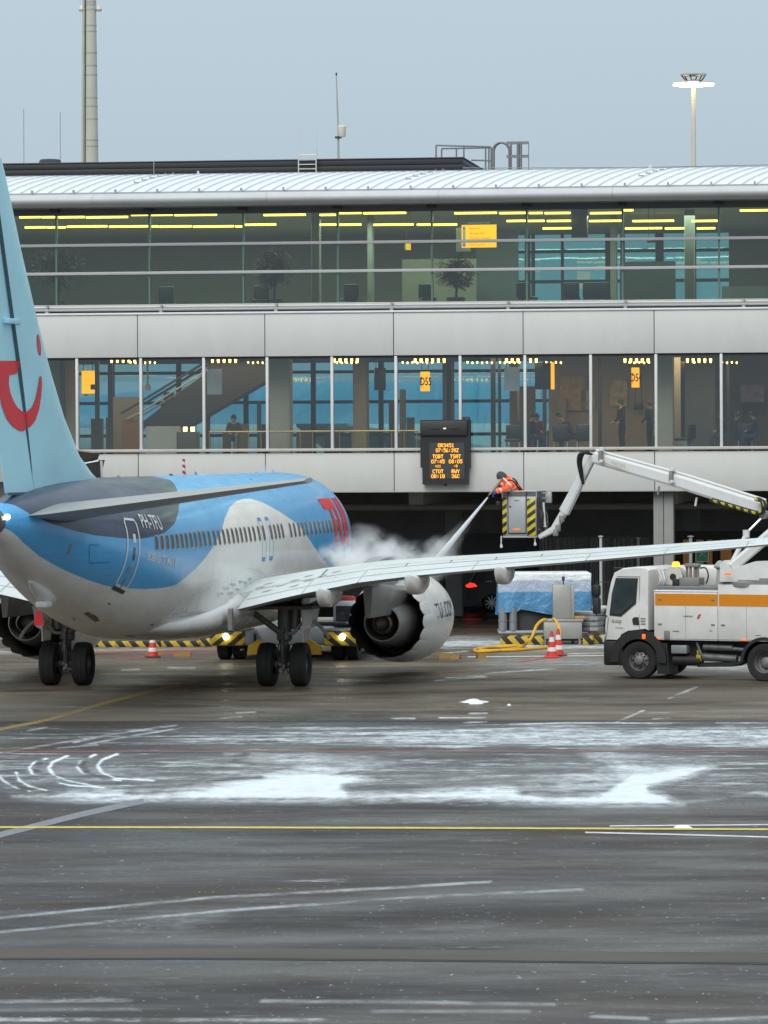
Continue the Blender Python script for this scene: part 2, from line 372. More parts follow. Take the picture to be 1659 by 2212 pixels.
m, t, b = new_mat('apron'); n = t.nodes.new; l = t.links.new
def NZ(scale, sc, det=6, ro=0.6, off=(0, 0, 0)):
    mp_ = n('ShaderNodeMapping'); mp_.inputs['Scale'].default_value = sc; mp_.inputs['Location'].default_value = off
    l(geo.outputs['Position'], mp_.inputs[0]); z = n('ShaderNodeTexNoise'); z.inputs['Scale'].default_value = scale; z.inputs['Detail'].default_value = det; z.inputs['Roughness'].default_value = ro
    l(mp_.outputs[0], z.inputs['Vector']); return z.outputs[0]
def MR(v, a, b_, c, d, sm=False):
    r_ = n('ShaderNodeMapRange'); r_.interpolation_type = 'SMOOTHSTEP' if sm else 'LINEAR'
    for k, q in zip(('From Min', 'From Max', 'To Min', 'To Max'), (a, b_, c, d)): r_.inputs[k].default_value = q
    l(v, r_.inputs['Value']); return r_.outputs[0]
def MA(op, a, b_=None, c=None):
    x = n('ShaderNodeMath'); x.operation = op
    for i, q in enumerate((a, b_, c)):
        if q is None: continue
        if isinstance(q, (int, float)): x.inputs[i].default_value = q
        else: l(q, x.inputs[i])
    return x.outputs[0]
def MIX(f, a, b_):
    x = n('ShaderNodeMix'); x.data_type = 'RGBA'
    if isinstance(f, (int, float)): x.inputs['Factor'].default_value = f
    else: l(f, x.inputs['Factor'])
    for k, q in (('A', a), ('B', b_)):
        if isinstance(q, tuple): x.inputs[k].default_value = q + (1,)
        else: l(q, x.inputs[k])
    return x.outputs['Result']
geo = n('ShaderNodeNewGeometry')
ca = n('ShaderNodeAttribute'); ca.attribute_name = 'cover'; sp = n('ShaderNodeSeparateColor'); l(ca.outputs['Color'], sp.inputs[0])
g_snow, g_str, g_con = sp.outputs[0], sp.outputs[1], sp.outputs[2]
big = NZ(0.35, (0.35, 1, 1), 5, 0.55)
fine = NZ(6.0, (0.6, 1, 1), 8, 0.7)
grain = NZ(45.0, (1, 1, 1), 3, 0.6)
streakn = NZ(1.0, (0.22, 0.6, 1), 8, 0.62, (3, 0, 0))
asph = MIX(MR(big, .36, .64, 0, 1), (0.026, 0.023, 0.023), (0.052, 0.045, 0.042))
conc_ = MIX(MR(big, .36, .64, 0, 1), (0.090, 0.074, 0.054), (0.180, 0.148, 0.108))
stain = NZ(0.8, (0.22, 0.45, 1), 7, 0.6, (11, 5, 0))
base = MIX(g_con, asph, conc_)
base = MIX(MR(stain, .50, .60, 0, 0.8), base, (0.050, 0.036, 0.025))
base = MIX(MR(streakn, .50, .64, 0, 0.30), base, (0.135, 0.13, 0.128))
base = MIX(MR(g_str, .2, 1, 0, .55), base, (0.15, 0.165, 0.18))
base = MIX(MR(grain, .35, .75, 0, 0.16), base, (0.12, 0.12, 0.12))
brk = NZ(0.55, (0.40, 0.8, 1), 9, 0.68)
brk2 = NZ(2.0, (1.3, 0.7, 1), 8, 0.78)
sn_v = MA('ADD', MA('ADD', g_snow, MA('MULTIPLY', MA('SUBTRACT', brk, 0.5), 1.3)), MA('MULTIPLY', MA('SUBTRACT', brk2, 0.5), 1.1))
m1 = MR(sn_v, .36, 1.05, 0, .96, True)
m1 = MA('MULTIPLY', m1, MR(g_snow, .03, .3, 0, 1))
strn = NZ(1.0, (0.45, 1.05, 1), 10, 0.78, (7, 2, 0))
m2 = MR(MA('ADD', strn, MR(g_str, 0, 1, -0.12, 0.165)), .50, .68, 0, 0.80, True)
m2 = MA('MULTIPLY', m2, MR(brk2, .38, .56, 0.2, 1))
film = MA('MULTIPLY', MR(g_snow, .06, .8, 0, .75, True), MR(MA('ADD', brk, MA('SUBTRACT', brk2, .5)), .36, .62, .12, 1))
speck = MA('MULTIPLY', MR(NZ(7.0, (1.2, 0.45, 1), 4, 0.85, (1, 8, 0)), .62, .70, 0, .8), MA('SUBTRACT', 1.0, g_con))
mask = MA('MAXIMUM', MA('MAXIMUM', m1, film), MA('MAXIMUM', m2, speck))
snowc = MIX(MR(brk2, .3, .7, 0, 1), (0.62, 0.70, 0.74), (0.78, 0.83, 0.86))
l(MIX(mask, base, snowc), b.inputs['Base Color'])
wet = MR(NZ(0.5, (0.35, 0.8, 1), 6, 0.6, (4, 9, 0)), .38, .62, 0.26, 0.70)
ro = MA('ADD', MA('MULTIPLY', wet, MA('SUBTRACT', 1.0, mask)), MA('MULTIPLY', mask, 0.8))
l(ro, b.inputs['Roughness'])
b.inputs['Specular IOR Level'].default_value = 0.17
bp = n('ShaderNodeBump'); bp.inputs['Strength'].default_value = 0.5; bp.inputs['Distance'].default_value = 0.012
l(MA('ADD', MA('MULTIPLY', mask, 1.6), MA('MULTIPLY', grain, 0.7)), bp.inputs['Height']); l(bp.outputs[0], b.inputs['Normal'])
gme.materials.append(m)
ground = structure(link('apron_ground', gme))

# painted lines: thin sheets of paint on the apron
def paint_mat(name, c, wear=0.45):
    if name in MATS: return MATS[name]
    m, t, b = new_mat(name); n_ = t.nodes.new; l_ = t.links.new
    g = n_('ShaderNodeNewGeometry'); z = n_('ShaderNodeTexNoise'); z.inputs['Scale'].default_value = 5; z.inputs['Detail'].default_value = 8; l_(g.outputs['Position'], z.inputs['Vector'])
    r_ = n_('ShaderNodeMapRange'); r_.inputs['From Min'].default_value = 0.4; r_.inputs['From Max'].default_value = 0.72; r_.inputs['To Max'].default_value = wear; l_(z.outputs[0], r_.inputs['Value'])
    x = n_('ShaderNodeMix'); x.data_type = 'RGBA'; x.inputs['A'].default_value = c + (1,); x.inputs['B'].default_value = (0.08, 0.075, 0.07, 1)
    l_(r_.outputs[0], x.inputs['Factor']); l_(x.outputs['Result'], b.inputs['Base Color']); b.inputs['Roughness'].default_value = 0.6
    return m
def painted(name, pts, hw, material, z=0.004):
    """pts on the 1659-wide frame, hw half width there"""
    q = MB(); L_ = []
    for i, p in enumerate(pts):
        a = pts[max(i - 1, 0)]; c = pts[min(i + 1, len(pts) - 1)]; dx, dy = c[0] - a[0], c[1] - a[1]; k = math.hypot(dx, dy); nx_, ny_ = -dy / k * hw, dx / k * hw
        L_.append((gnd(p[0] + nx_, p[1] + ny_, z), gnd(p[0] - nx_, p[1] - ny_, z)))
    for (a, b_), (c, d) in zip(L_[:-1], L_[1:]): q.quad(a, b_, d, c)
    return q.build(name, material, ground)
PY = paint_mat('paint_yellow', (0.62, 0.50, 0.09), 0.4); PYW = paint_mat('paint_yellow_worn', (0.30, 0.20, 0.035), 0.7)
PR = paint_mat('paint_red_worn', (0.26, 0.085, 0.06), 0.9); PW = paint_mat('paint_white', (0.62, 0.64, 0.62), 0.45); PB = paint_mat('paint_pale', (0.20, 0.215, 0.24), 0.5)
PR2 = paint_mat('paint_red', (0.42, 0.05, 0.05), 0.6)
painted('painted_line', [(-300, 1786.5), (400, 1787), (830, 1788), (1300, 1789.5), (2000, 1793)], 2.0, PY, 0.009)
painted('painted_line', [(-40, 1583), (100, 1556), (225, 1519), (350, 1487), (430, 1470)], 3.2, PYW, 0.004)
painted('painted_line', [(-300, 1623.5), (500, 1623), (1100, 1622.5), (2000, 1621)], 1.4, PR, 0.004)
painted('painted_line', [(-60, 1819), (60, 1788), (180, 1758), (310, 1730)], 6.0, PB, 0.005)
painted('painted_line', [(1317, 1784), (1500, 1782.6), (1900, 1779)], 1.3, PW, 0.005)
painted('painted_line', [(1264, 1798), (1450, 1802), (1900, 1815)], 1.5, PW, 0.005)
painted('painted_line', [(200, 1410), (330, 1406), (470, 1404)], 1.2, PR2, 0.004)
painted('painted_line', [(250, 1425), (330, 1417), (390, 1408)], 1.2, PR2, 0.004)
painted('painted_line', [(1120, 1431), (1180, 1421), (1215, 1417)], 1.3, PR2, 0.004)
painted('painted_line', [(1000, 1352.5), (1180, 1351)], 0.8, PR, 0.004)
painted('painted_line', [(1000, 1339), (1040, 1338.6)], 0.8, PW, 0.004)
painted('painted_line', [(1010, 1419), (1310, 1416)], 1.0, PW, 0.004)

painted('paving_band', [(-400, 2059), (400, 2058), (830, 2061), (1300, 2066), (2100, 2072)], 11, mat('band_tan', (.072, .062, .049), .75, var=.3, scale=.9, stretch=(.3, 1, 1)), 0.004)
painted('joint_seal', [(-400, 2071.5), (400, 2071), (830, 2074), (1300, 2079), (2100, 2085)], 1.3, mat('joint_black', (.034, .031, .029), .8, var=.3), 0.004)
painted('joint_seal', [(-400, 1560), (830, 1557.5), (2100, 1557)], .7, mat('joint_black', (.034, .031, .029), .8, var=.3), 0.004)
# a few lumps of thrown snow
SNOW = mat('snow', (0.80, 0.85, 0.88), 0.75, var=0.06, scale=12, bump=0.6, bscale=25)
def lump(px_, py_, w_, h_, label):
    p = gnd(px_, py_); q = MB(); nn, mm = 22, 6; rr = random.Random(px_); rings = []
    ph = [rr.uniform(0, 6.3) for _ in range(5)]
    for j in range(mm + 1):
        e = j / mm; ring = []
        for i in range(nn):
            a = 2 * math.pi * i / nn; k = 1 + .25 * math.sin(3 * a + ph[0]) + .18 * math.sin(5 * a + ph[1]) + rr.uniform(-.07, .07)
            ring.append((math.cos(a) * w_ * k * (1 - e) ** .75, math.sin(a) * w_ * 2.2 * k * (1 - e) ** .75, h_ * (1 - (1 - e) ** 2) * (1 + .35 * math.sin(2 * a + ph[2])) + .001))
        rings.append(ring)
    q.loft(rings); return tag(q.build('snow_clump', SNOW, loc=p), label, 'snow', 'lumps of snow on the apron')
lump(1027, 1518, 0.26, 0.07, 'largest white snow clump alone on the brown apron in front of the engine')
lump(1100, 1524, 0.045, 0.03, 'tiny crumb of snow just right of the largest snow clump')
lump(1477, 1787, 0.12, 0.03, 'small flat snow clump between the two white lines at right')
# ================================================================== TERMINAL PIER
PHI = R(7.5)
TO = Vector((0, 142, 0)); TU = Vector((math.cos(PHI), -math.sin(PHI), 0)); TN = Vector((math.sin(PHI), math.cos(PHI), 0))
def F(px, py, v=0.0):
    d = ray(px, py); o = Vector((0, 0, CAM_H)) - TO - TN * v
    t = -o.dot(TN) / d.dot(TN); p = Vector((0, 0, CAM_H)) + d * t - TO
    return p.dot(TU), p.z
def U(px, py=870, v=0.0): return F(px, py, v)[0]
def Z(py, px=850, v=0.0): return F(px, py, v)[1]
TB = thing('terminal_building', 'long airport pier with two glazed storeys, grey panels and snowy vaulted roof', 'building', TO, -PHI)
PANEL = mat('facade_panel', (0.56, 0.565, 0.545), 0.55, var=0.05, scale=1.3, rvar=0.10, stretch=(1.3, 1, .45))
JOINT = mat('dark_joint', (0.05, 0.05, 0.05), 0.8, var=0)
WHITEM = mat('white_metal', (0.62, 0.64, 0.63), 0.45, var=0.04)
GREYM = mat('grey_metal', (0.36, 0.37, 0.37), 0.45, var=0.08, scale=3)
DARKM = mat('dark_metal', (0.035, 0.037, 0.04), 0.5, var=0.1)
CONC = mat('concrete', (0.34, 0.33, 0.31), 0.85, var=0.12, scale=2, bump=0.3, bscale=20)
TANW = mat('tan_wall', (0.34, 0.28, 0.19), 0.8, var=0.12, scale=.8)
DARKW = mat('dark_wall', (0.028, 0.027, 0.026), 0.9, var=0.2)
GL_LO = glass_mat('window_glass', (0.78, 0.82, 0.78), 0.11)
GL_UP = glass_mat('green_window_glass', (0.49, 0.71, 0.61), 0.10)
GL_BK = glass_mat('rear_window_glass', (0.55, 0.76, 0.80), 0.06)

z_ut, z_ub, z_sill, z_lt, z_lb = Z(675), Z(769), Z(971), Z(978), Z(1062)
joints = [U(x, 728) for x in (17, 297, 572, 850, 1130, 1413)]
step = (joints[-1] - joints[0]) / 5
joints = [joints[0] - 2 * step, joints[0] - step] + joints + [joints[-1] + step, joints[-1] + 2 * step, joints[-1] + 3 * step]
U0, U1 = joints[0], joints[-1]
for a, b_ in zip(joints[:-1], joints[1:]):
    for z0, z1, nm in ((z_ub + .02, z_ut, 'facade_panel'), (z_lb, z_lt, 'facade_panel')):
        q = MB(); q.bevbox(a + .012, b_ - .012, 0, .16, z0, z1, .012); q.build(nm, PANEL, TB)
q = MB(); q.box(U0, U1, .1, .3, z_ub + .03, z_ut - .03); q.box(U0, U1, .1, .3, z_lb + .02, z_lt - .02); q.build('panel_backing', JOINT, TB)
# snow-dusted coping, sill and lintel
q = MB(); q.bevbox(U0, U1, -.05, .5, z_ut + .003, z_ut + .07, .02); q.build('coping', mat('snowy_coping', (0.72, 0.76, 0.78), 0.7, var=.08), TB)
q = MB(); q.bevbox(U0, U1, -.09, .3, z_sill - .05, z_sill + .05, .02); q.build('window_sill', mat('sill', (0.47, 0.47, 0.44), .55, var=.1, scale=4), TB)
q = MB(); q.box(U0, U1, .12, .34, z_ub - .06, z_ub + .018); q.build('lintel', DARKM, TB)
# lower storey: mullions and panes
mull = [U(x) for x in (166, 304, 440, 577, 717, 855, 994, 1134, 1276, 1417, 1558)]
ms = (mull[-1] - mull[0]) / 10
mull = [mull[0] - 2 * ms, mull[0] - ms] + mull + [mull[-1] + ms, mull[-1] + 2 * ms, mull[-1] + 3 * ms]
for u in mull:
    q = MB(); q.bevbox(u - .045, u + .045, .0, .22, z_sill + .04, z_ub - .005, .01); q.build('mullion', WHITEM, TB)
for i, (a, b_) in enumerate(zip(mull[:-1], mull[1:])):
    q = MB(); y = .14 + .004 * ((i * 7) % 3); q.add([(a, y, z_sill), (b_, y, z_sill), (b_, y + .006 * ((i % 3) - 1), z_ub), (a, y, z_ub)], [(0, 1, 2, 3)])
    q.build('window_pane', GL_LO, TB)
# upper storey: three rows of green glass
zu = [Z(652), Z(583), Z(521), Z(455)]
VU = 0.55
mu = [U(x, 550, VU) for x in (40, 122, 323, 526, 730, 933, 1138, 1345, 1553)]
us = mu[3] - mu[2]; mu = [mu[1] - 2 * us, mu[1] - us] + mu[1:] + [mu[-1] + us, mu[-1] + 2 * us, mu[-1] + 3 * us]
FIN = mat('green_fin', (0.10, 0.17, 0.14), 0.35, var=.05)
for u in mu:
    q = MB(); q.box(u - .03, u + .03, VU - .05, VU + .12, zu[0], zu[3]); q.build('mullion', FIN, TB)
    q = MB(); q.box(u - .13, u + .13, VU - .35, VU + .05, zu[3] + .10, zu[3] + .19); q.build('bracket', DARKM, TB)
for i, (a, b_) in enumerate(zip(mu[:-1], mu[1:])):
    for k in range(3):
        q = MB(); y = VU + .02 + .003 * ((i + 2 * k) % 3); q.add([(a, y, zu[k]), (b_, y, zu[k]), (b_, y, zu[k + 1]), (a, y + .005, zu[k + 1])], [(0, 1, 2, 3)]); q.build('window_pane', GL_UP, TB)
for z in zu[1:3]:
    q = MB(); q.bevbox(mu[0], U1, VU - .14, VU - .06, z - .05, z + .05, .015); q.build('rail', mat('rail_grey', (0.42, 0.43, 0.44), .5, var=.04), TB)
q = MB(); q.bevbox(mu[0], U1, VU - .1, VU + .1, zu[0] - .14, zu[0] + .01, .02); q.build('window_sill', mat('upper_sill', (0.45, 0.45, 0.43), .5, var=.05), TB)
q = MB(); q.box(U0, U1, VU - .02, VU + .3, zu[0] - .42, zu[0] - .141); q.build('dark_gap', DARKM, TB)
# pipe rail along the ledge, on brackets
zr = z_ut + .17
q = MB(); q.cyl((U0, .12, zr), (U1, .12, zr), .035, n=8); q.build('pipe_rail', GREYM, TB)
q = MB(); q.cyl((U0, .28, zr + .1), (U1, .28, zr + .1), .028, n=8); q.build('pipe_rail', WHITEM, TB)
u = U(100, 670)
while u < U1:
    q = MB(); q.box(u - .05, u + .05, .04, .32, zr - .11, zr - .02); q.box(u - .02, u + .02, .1, .3, zr - .02, zr + .12); q.cyl((u, .2, zr + .1), (u, .2, zr + .17), .05, n=8); q.build('bracket', GREYM, TB); u += 3.85
# soffit and gutter
zg0, zg1 = Z(440, 850, -.5), Z(411, 850, -.5)
q = MB(); q.box(U0, U1, -.35, 1.2, zu[3] + .2, zu[3] + .3); q.build('soffit', mat('soffit', (0.20, 0.20, 0.20), .7), TB)
q = MB(); q.box(U0, U1, VU - .02, VU + .12, zu[3] + .001, zu[3] + .2); q.build('head_beam', mat('head_beam', (0.13, 0.135, 0.135), .6), TB)
rad = (zg1 - zg0) / 2
q = MB(); ring = lambda u: [(u, -.5 + .5 * -math.sin(a) * 1.0, (zg0 + zg1) / 2 + rad * math.cos(a)) for a in np.linspace(0, math.pi, 12)] + [(u, .2, zg0 + .05), (u, .2, zg1 - .02)]
gj = [U0] + [U(x, 425, -.5) for x in (205, 580, 950, 1325)] + [U1]
for a, b_ in zip(gj[:-1], gj[1:]):
    q = MB(); q.loft([ring(a + .004), ring(b_ - .004)]); q.build('gutter', mat('gutter', (0.50, 0.51, 0.52), .5, var=.08, scale=1.5), TB)
# vaulted roof: one curved sheet between each pair of seams, snow on it
zc = Z(373, 850, 2.4) ; ROOFD = 2.9
prof = []
for k in range(11):
    e = k / 10; vv = -.55 + ROOFD * e; prof.append((vv, zg1 - .02 + (zc - zg1 + .02) * math.sin(math.pi / 2 * min(1, e * 1.05)) ** 0.85))
prof += [(4.0, zc - .02), (6.5, zc - .35)]
SKEW = 0.72
ROOF = mat('snowy_roof', (0.66, 0.71, 0.74), .6, var=.07, scale=1.6, bump=.3, bscale=9)
SEAM = mat('roof_seam', (0.33, 0.35, 0.37), .6, var=.1)
useam = [U(x, 415, -.5) for x in np.arange(40, 1680, 30.6)]
ds = np.mean(np.diff(useam)); u = useam[0] - 14 * ds; k = 0
sheet = MB(); sheet.add([(ds * f + SKEW * (v + .55) + .01, v, z + .015 * math.sin(math.pi * f)) for v, z in prof for f in (0.004, .25, .5, .75, .996)], [(i * 5 + j, i * 5 + j + 1, i * 5 + j + 6, i * 5 + j + 5) for i in range(len(prof) - 1) for j in range(4)], 0, True)
sheet_me = sheet.mesh('roof_sheet', ROOF)
seam = MB(); seam.tube([(SKEW * (v + .55), v, z + .035) for v, z in prof], .009, 5); seam_me = seam.mesh('roof_seam', SEAM)
clip = MB(); clip.box(-.03, .03, -.64, -.5, zg1 - .05, zg1 + .14); clip.box(-.14, .02, -.62, -.56, zg1 - .03, zg1 + .0); clip_me = clip.mesh('seam_clip', SEAM)
while u < U1 + 1:
    link('roof_sheet', sheet_me, TB, loc=(u, 0, 0)); link('roof_seam', seam_me, TB, loc=(u, 0, 0))
    if k % 3 == 0: link('seam_clip', clip_me, TB, loc=(u, 0, 0))
    u += ds; k += 1
q = MB(); q.box(U0, U1, -.3, 22, zg0 + .3, zg0 + .34); q.build('roof_deck', DARKM, TB)
q = MB(); q.box(U0, U1, -.57, -.53, zg1 - .02, zg1 + .05); q.build('snow_guard', SEAM, TB)
# step irons of the roof ladders
for px_ in (240, 830, 1335):
    for k in range(6):
        i = 3 + k; v, z = prof[i]; q = MB(); uu = U(px_, 410, -.5) + SKEW * (v + .55) ; q.box(uu - .012, uu + .012, v - .03, v + .03, z, z + .09); q.box(uu, uu + .16, v - .02, v + .02, z + .02, z + .04); q.build('step_iron', SEAM, TB)
for px_, h_ in ((428, .16), (1405, .18)):
    q = MB(); uu, v = U(px_, 378, 2.6), 2.6; q.lathe([(.07, 0), (.07, h_ * .5), (.03, h_ * .6), (.03, h_), (0, h_)], o=(uu, v, zc), n=10); q.build('roof_vent', WHITEM, TB)
# plant room of dark boards behind the crest
vp = 11.0
up1 = U(1000, 350, vp); zp1 = Z(342, 1000, vp); zp0 = zc - .6
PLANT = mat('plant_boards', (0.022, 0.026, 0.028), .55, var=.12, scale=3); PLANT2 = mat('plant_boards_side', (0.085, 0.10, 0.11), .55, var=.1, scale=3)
q = MB(); q.box(U0 - 6, up1 - .06, vp + .06, vp + 13, zp0, zp1 - .05); q.build('plant_room_core', DARKM, TB)
nb = 8
for k in range(nb):
    a = zp0 + (zp1 - zp0) * k / nb; b_ = zp0 + (zp1 - zp0) * (k + 1) / nb
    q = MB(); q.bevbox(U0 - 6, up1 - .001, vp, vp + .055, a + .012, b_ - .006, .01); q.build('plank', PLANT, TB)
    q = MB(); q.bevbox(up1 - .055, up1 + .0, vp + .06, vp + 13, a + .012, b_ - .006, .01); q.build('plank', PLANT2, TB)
q = MB(); q.bevbox(U0 - 6, up1 + .03, vp - .03, vp + 13, zp1, zp1 + .05, .015); q.build('roof_edge', DARKM, TB)
uh = U(108, 347, vp + 2)
q = MB(); q.lathe([(.43, 0), (.40, .25), (.36, .30), (0, .33)], o=(uh, vp + 2, zp1), n=8); q.build('roof_hatch', DARKM, TB)
q = MB(); q.box(U(332, 360, vp), U(332, 360, vp) + .025, vp - .04, vp - .005, zp0, zp1 + .04); q.build('cable', GREYM, TB)

# ---- floors, ceilings, rear glazing of the two storeys
DEP = 22.0
zf1, zc1 = z_sill - .12, z_ub + .25
zf2, zc2 = zu[0] - .25, zu[3] + .25
FL = mat('floor_tile', (0.22, 0.21, 0.19), .35, var=.1)
CE1 = mat('dark_ceiling', (0.055, 0.05, 0.042), .8, var=.1); CE2 = mat('pale_ceiling', (0.30, 0.28, 0.20), .8, var=.08)
q = MB(); q.box(U0, U1, .3, DEP, zf1 - .3, zf1); q.build('floor', FL, TB)
q = MB(); q.box(U0, U1, .35, DEP, zc1, zc1 + .12); q.build('ceiling', CE1, TB)
q = MB(); q.box(U0, U1, VU + .15, DEP, zf2 - .25, zf2); q.build('floor', FL, TB)
q = MB(); q.box(U0, U1, VU + .15, DEP, zc2, zc2 + .1); q.build('ceiling', CE2, TB)
q = MB()
for u in (U0, U1 - .2): q.box(u, u + .2, .35, DEP, zf1, zc2)
q.build('end_wall', PANEL, TB)
FRM = mat('dark_frame', (0.030, 0.034, 0.034), .5, var=.05)
# rear glazing, lower storey
u = U0; k = 0
while u < U1:
    q = MB(); q.box(u - .09, u + .09, DEP - .1, DEP + .08, zf1, zc1); q.build('rear_mullion', FRM, TB)
    q = MB(); q.box(u + .09, min(u + 2.51, U1), DEP, DEP + .01, zf1, zc1); q.build('rear_pane', GL_BK, TB)
    u += 2.6
for z in (zf1 + .7, zf1 + 1.95, zc1 - .35):
    q = MB(); q.box(U0, U1, DEP - .12, DEP + .1, z - .06, z + .06); q.build('rear_rail', FRM, TB)
# rear wall, upper storey: solid with a run of glazing on the right
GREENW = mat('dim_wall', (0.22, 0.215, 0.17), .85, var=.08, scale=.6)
ua, ub_ = U(1120, 560, DEP), U(1575, 560, DEP)
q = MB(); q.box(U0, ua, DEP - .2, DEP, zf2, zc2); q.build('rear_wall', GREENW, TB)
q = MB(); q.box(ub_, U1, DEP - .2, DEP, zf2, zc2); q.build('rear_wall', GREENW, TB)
for px_, ww in ((1140, .2), (1152, .12), (1215, .1), (1318, .35), (1345, .16), (1425, .3), (1500, .12)):
    uu = U(px_, 560, DEP); q = MB(); q.box(uu - ww / 2, uu + ww / 2, DEP - .15, DEP + .1, zf2, zc2); q.build('rear_mullion', FRM, TB)
for py_ in (494, 543, 608):
    z = Z(py_, 1250, DEP); q = MB(); q.box(ua, ub_, DEP - .12, DEP + .08, z - .06, z + .06); q.build('rear_rail', FRM, TB)
q = MB(); q.box(ua, ub_, DEP + .01, DEP + .02, zf2, zc2); q.build('rear_pane', GL_BK, TB)
# inner partitions seen through the glass (lower storey)
def wall(px0, px1, v, m_, z0=zf1, z1=zc1, th=.15, name='partition'):
    q = MB(); q.box(U(px0, 870, v), U(px1, 870, v), v, v + th, z0, z1); return q.build(name, m_, TB)
BEIGE = mat('beige_column', (0.36, 0.34, 0.28), .75, var=.06)
wall(60, 162, 3.0, TANW); wall(1185, 1420, 9.0, TANW); wall(1425, 1470, 5.5, BEIGE); wall(1500, 1800, 10.0, mat('brown_wall', (0.20, 0.155, 0.09), .8, var=.15))
wall(1420, 1500, 12.5, mat('ochre_wall', (0.30, 0.225, 0.11), .8, var=.15))
for a, b_, v in ((582, 626, 1.6), (762, 792, 9.0), (1100, 1118, 12.0), (1420, 1454, 1.8)):
    q = MB(); q.bevbox(U(a, 870, v), U(b_, 870, v), v, v + .7, zf1, zc1, .05); q.build('column', BEIGE, TB)
for a, b_, v in ((205, 214, 4.0), (233, 243, 4.0), (130, 139, 2.8), (1060, 1070, 5.0), (1076, 1082, 5.0), (1172, 1180, 6.0), (1292, 1300, 7.0), (1556, 1562, 6.0), (1570, 1576, 6.0), (956, 964, 8.0), (975, 981, 8.0)):
    wall(a, b_, v, FRM, th=.1, name='door_frame')
wall(240, 300, 7.0, mat('grey_partition', (0.20, 0.20, 0.18), .6), z1=zf1 + 2.0)
wall(262, 300, 6.0, mat('wood_partition', (0.22, 0.13, 0.06), .6), z1=zf1 + 1.2)
wall(1480, 1545, 7.5, mat('blue_grey_partition', (0.11, 0.14, 0.16), .6))
rr = random.Random(12)
for k in range(34):
    px_ = rr.uniform(180, 1650); v_ = rr.uniform(8, 20); c_ = rr.choice(((.05, .05, .05), (.12, .10, .07), (.20, .17, .12), (.06, .07, .08), (.16, .08, .04), (.10, .12, .12)))
    w_ = rr.uniform(6, 34); wall(px_, px_ + w_, v_, mat('fitting_%d_%d' % (int(c_[0] * 100), int(c_[2] * 100)), c_, .6, var=.2, scale=3), zf1, zf1 + rr.choice((.8, .9, 1.1, 1.3, 1.9, 2.3)), .3, 'hall_fitting')
for px_, py_, w_, h_ in ((1210, 850, .9, 1.2), (1255, 865, .5, .7), (1318, 850, .6, .9), (1480, 845, .5, 1.1), (1600, 850, .8, .6)):
    uu, z_ = F(px_, py_, 8.9); q = MB(); q.box(uu, uu + w_, 8.86, 8.9, z_ - h_ / 2, z_ + h_ / 2); q.build('wall_poster', mat('poster_%d' % px_, (rr.uniform(.1, .5), rr.uniform(.1, .4), rr.uniform(.08, .35)), .6, var=.5, scale=5), TB)
# upper storey: columns and dim partitions
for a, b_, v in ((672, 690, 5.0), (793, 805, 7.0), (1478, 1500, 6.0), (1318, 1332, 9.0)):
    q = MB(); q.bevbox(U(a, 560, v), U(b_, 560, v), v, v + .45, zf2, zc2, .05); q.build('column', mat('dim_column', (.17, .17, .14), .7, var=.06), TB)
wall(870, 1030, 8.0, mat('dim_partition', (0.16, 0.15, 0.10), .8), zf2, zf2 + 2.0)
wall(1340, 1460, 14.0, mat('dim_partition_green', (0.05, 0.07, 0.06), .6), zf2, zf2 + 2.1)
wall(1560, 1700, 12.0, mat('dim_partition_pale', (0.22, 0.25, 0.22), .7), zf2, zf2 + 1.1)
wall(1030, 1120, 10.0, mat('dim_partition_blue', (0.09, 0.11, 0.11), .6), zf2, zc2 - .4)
# ceiling lights: lit tubes in two rows (upper), spot clusters (lower)
TUBE = emit_mat('lit_tube', (1.0, 0.57, 0.085), 4.0)
def tube_lights(py_, v, runs):
    for a, b_ in runs:
        z = Z(py_, (a + b_) / 2, v) ; z = F((a + b_) / 2, py_, v)[1]; q = MB(); q.bevbox(U(a, py_, v), U(b_, py_, v), v, v + .10, z - .035, z + .035, .015); q.build('light_tube', TUBE, TB)
P1 = lambda x: x * .5
tube_lights(469, 2.6, [(41, 88), (90, 119), (125, 182), (185, 276)]); tube_lights(464, 2.6, [(283, 321), (326, 372), (376, 468), (569, 660), (690, 725)]); tube_lights(460, 2.6, [(732, 780), (784, 877), (981, 1073), (1078, 1135), (1142, 1172), (1176, 1232), (1274, 1343)]); tube_lights(454, 2.6, [(1347, 1368), (1598, 1700)])
tube_lights(491, 3.4, [(53, 98), (100, 119), (125, 141)]); tube_lights(489, 3.4, [(144, 231), (235, 321), (327, 342), (344, 413), (416, 505), (508, 523)]); tube_lights(485, 3.4, [(529, 596), (690, 726), (732, 780), (806, 893), (900, 931), (935, 987)]); tube_lights(477, 3.4, [(1094, 1136), (1140, 1176), (1181, 1233), (1272, 1343), (1366, 1456), (1494, 1550)])
tube_lights(493, 8.0, [(1172, 1236), (1350, 1430), (1436, 1498), (1505, 1545)])
SPOT = emit_mat('lit_spot', (1.0, 0.62, 0.14), 6.0)
sp_me = MB().lathe([(0, 0), (.032, 0), (.045, .12), (.03, .14), (0, .14)], n=8).mesh('spot_light', SPOT)
def spots(px0, n_, py_, v, dpx=12.5):
    for i in range(n_):
        uu, z = F(px0 + i * dpx, py_, v); link('spot_light', sp_me, TB, loc=(uu, v, z - .07))
for a, n_ in ((241, 5), (459, 5), (722, 5), (897, 6), (1094, 3), (1146, 2), (1350, 5), (1485, 5)): spots(a, n_, 779, 2.0)
sp2 = MB().lathe([(0, 0), (.022, 0), (.03, .06), (0, .07)], n=6).mesh('spot_light', SPOT)
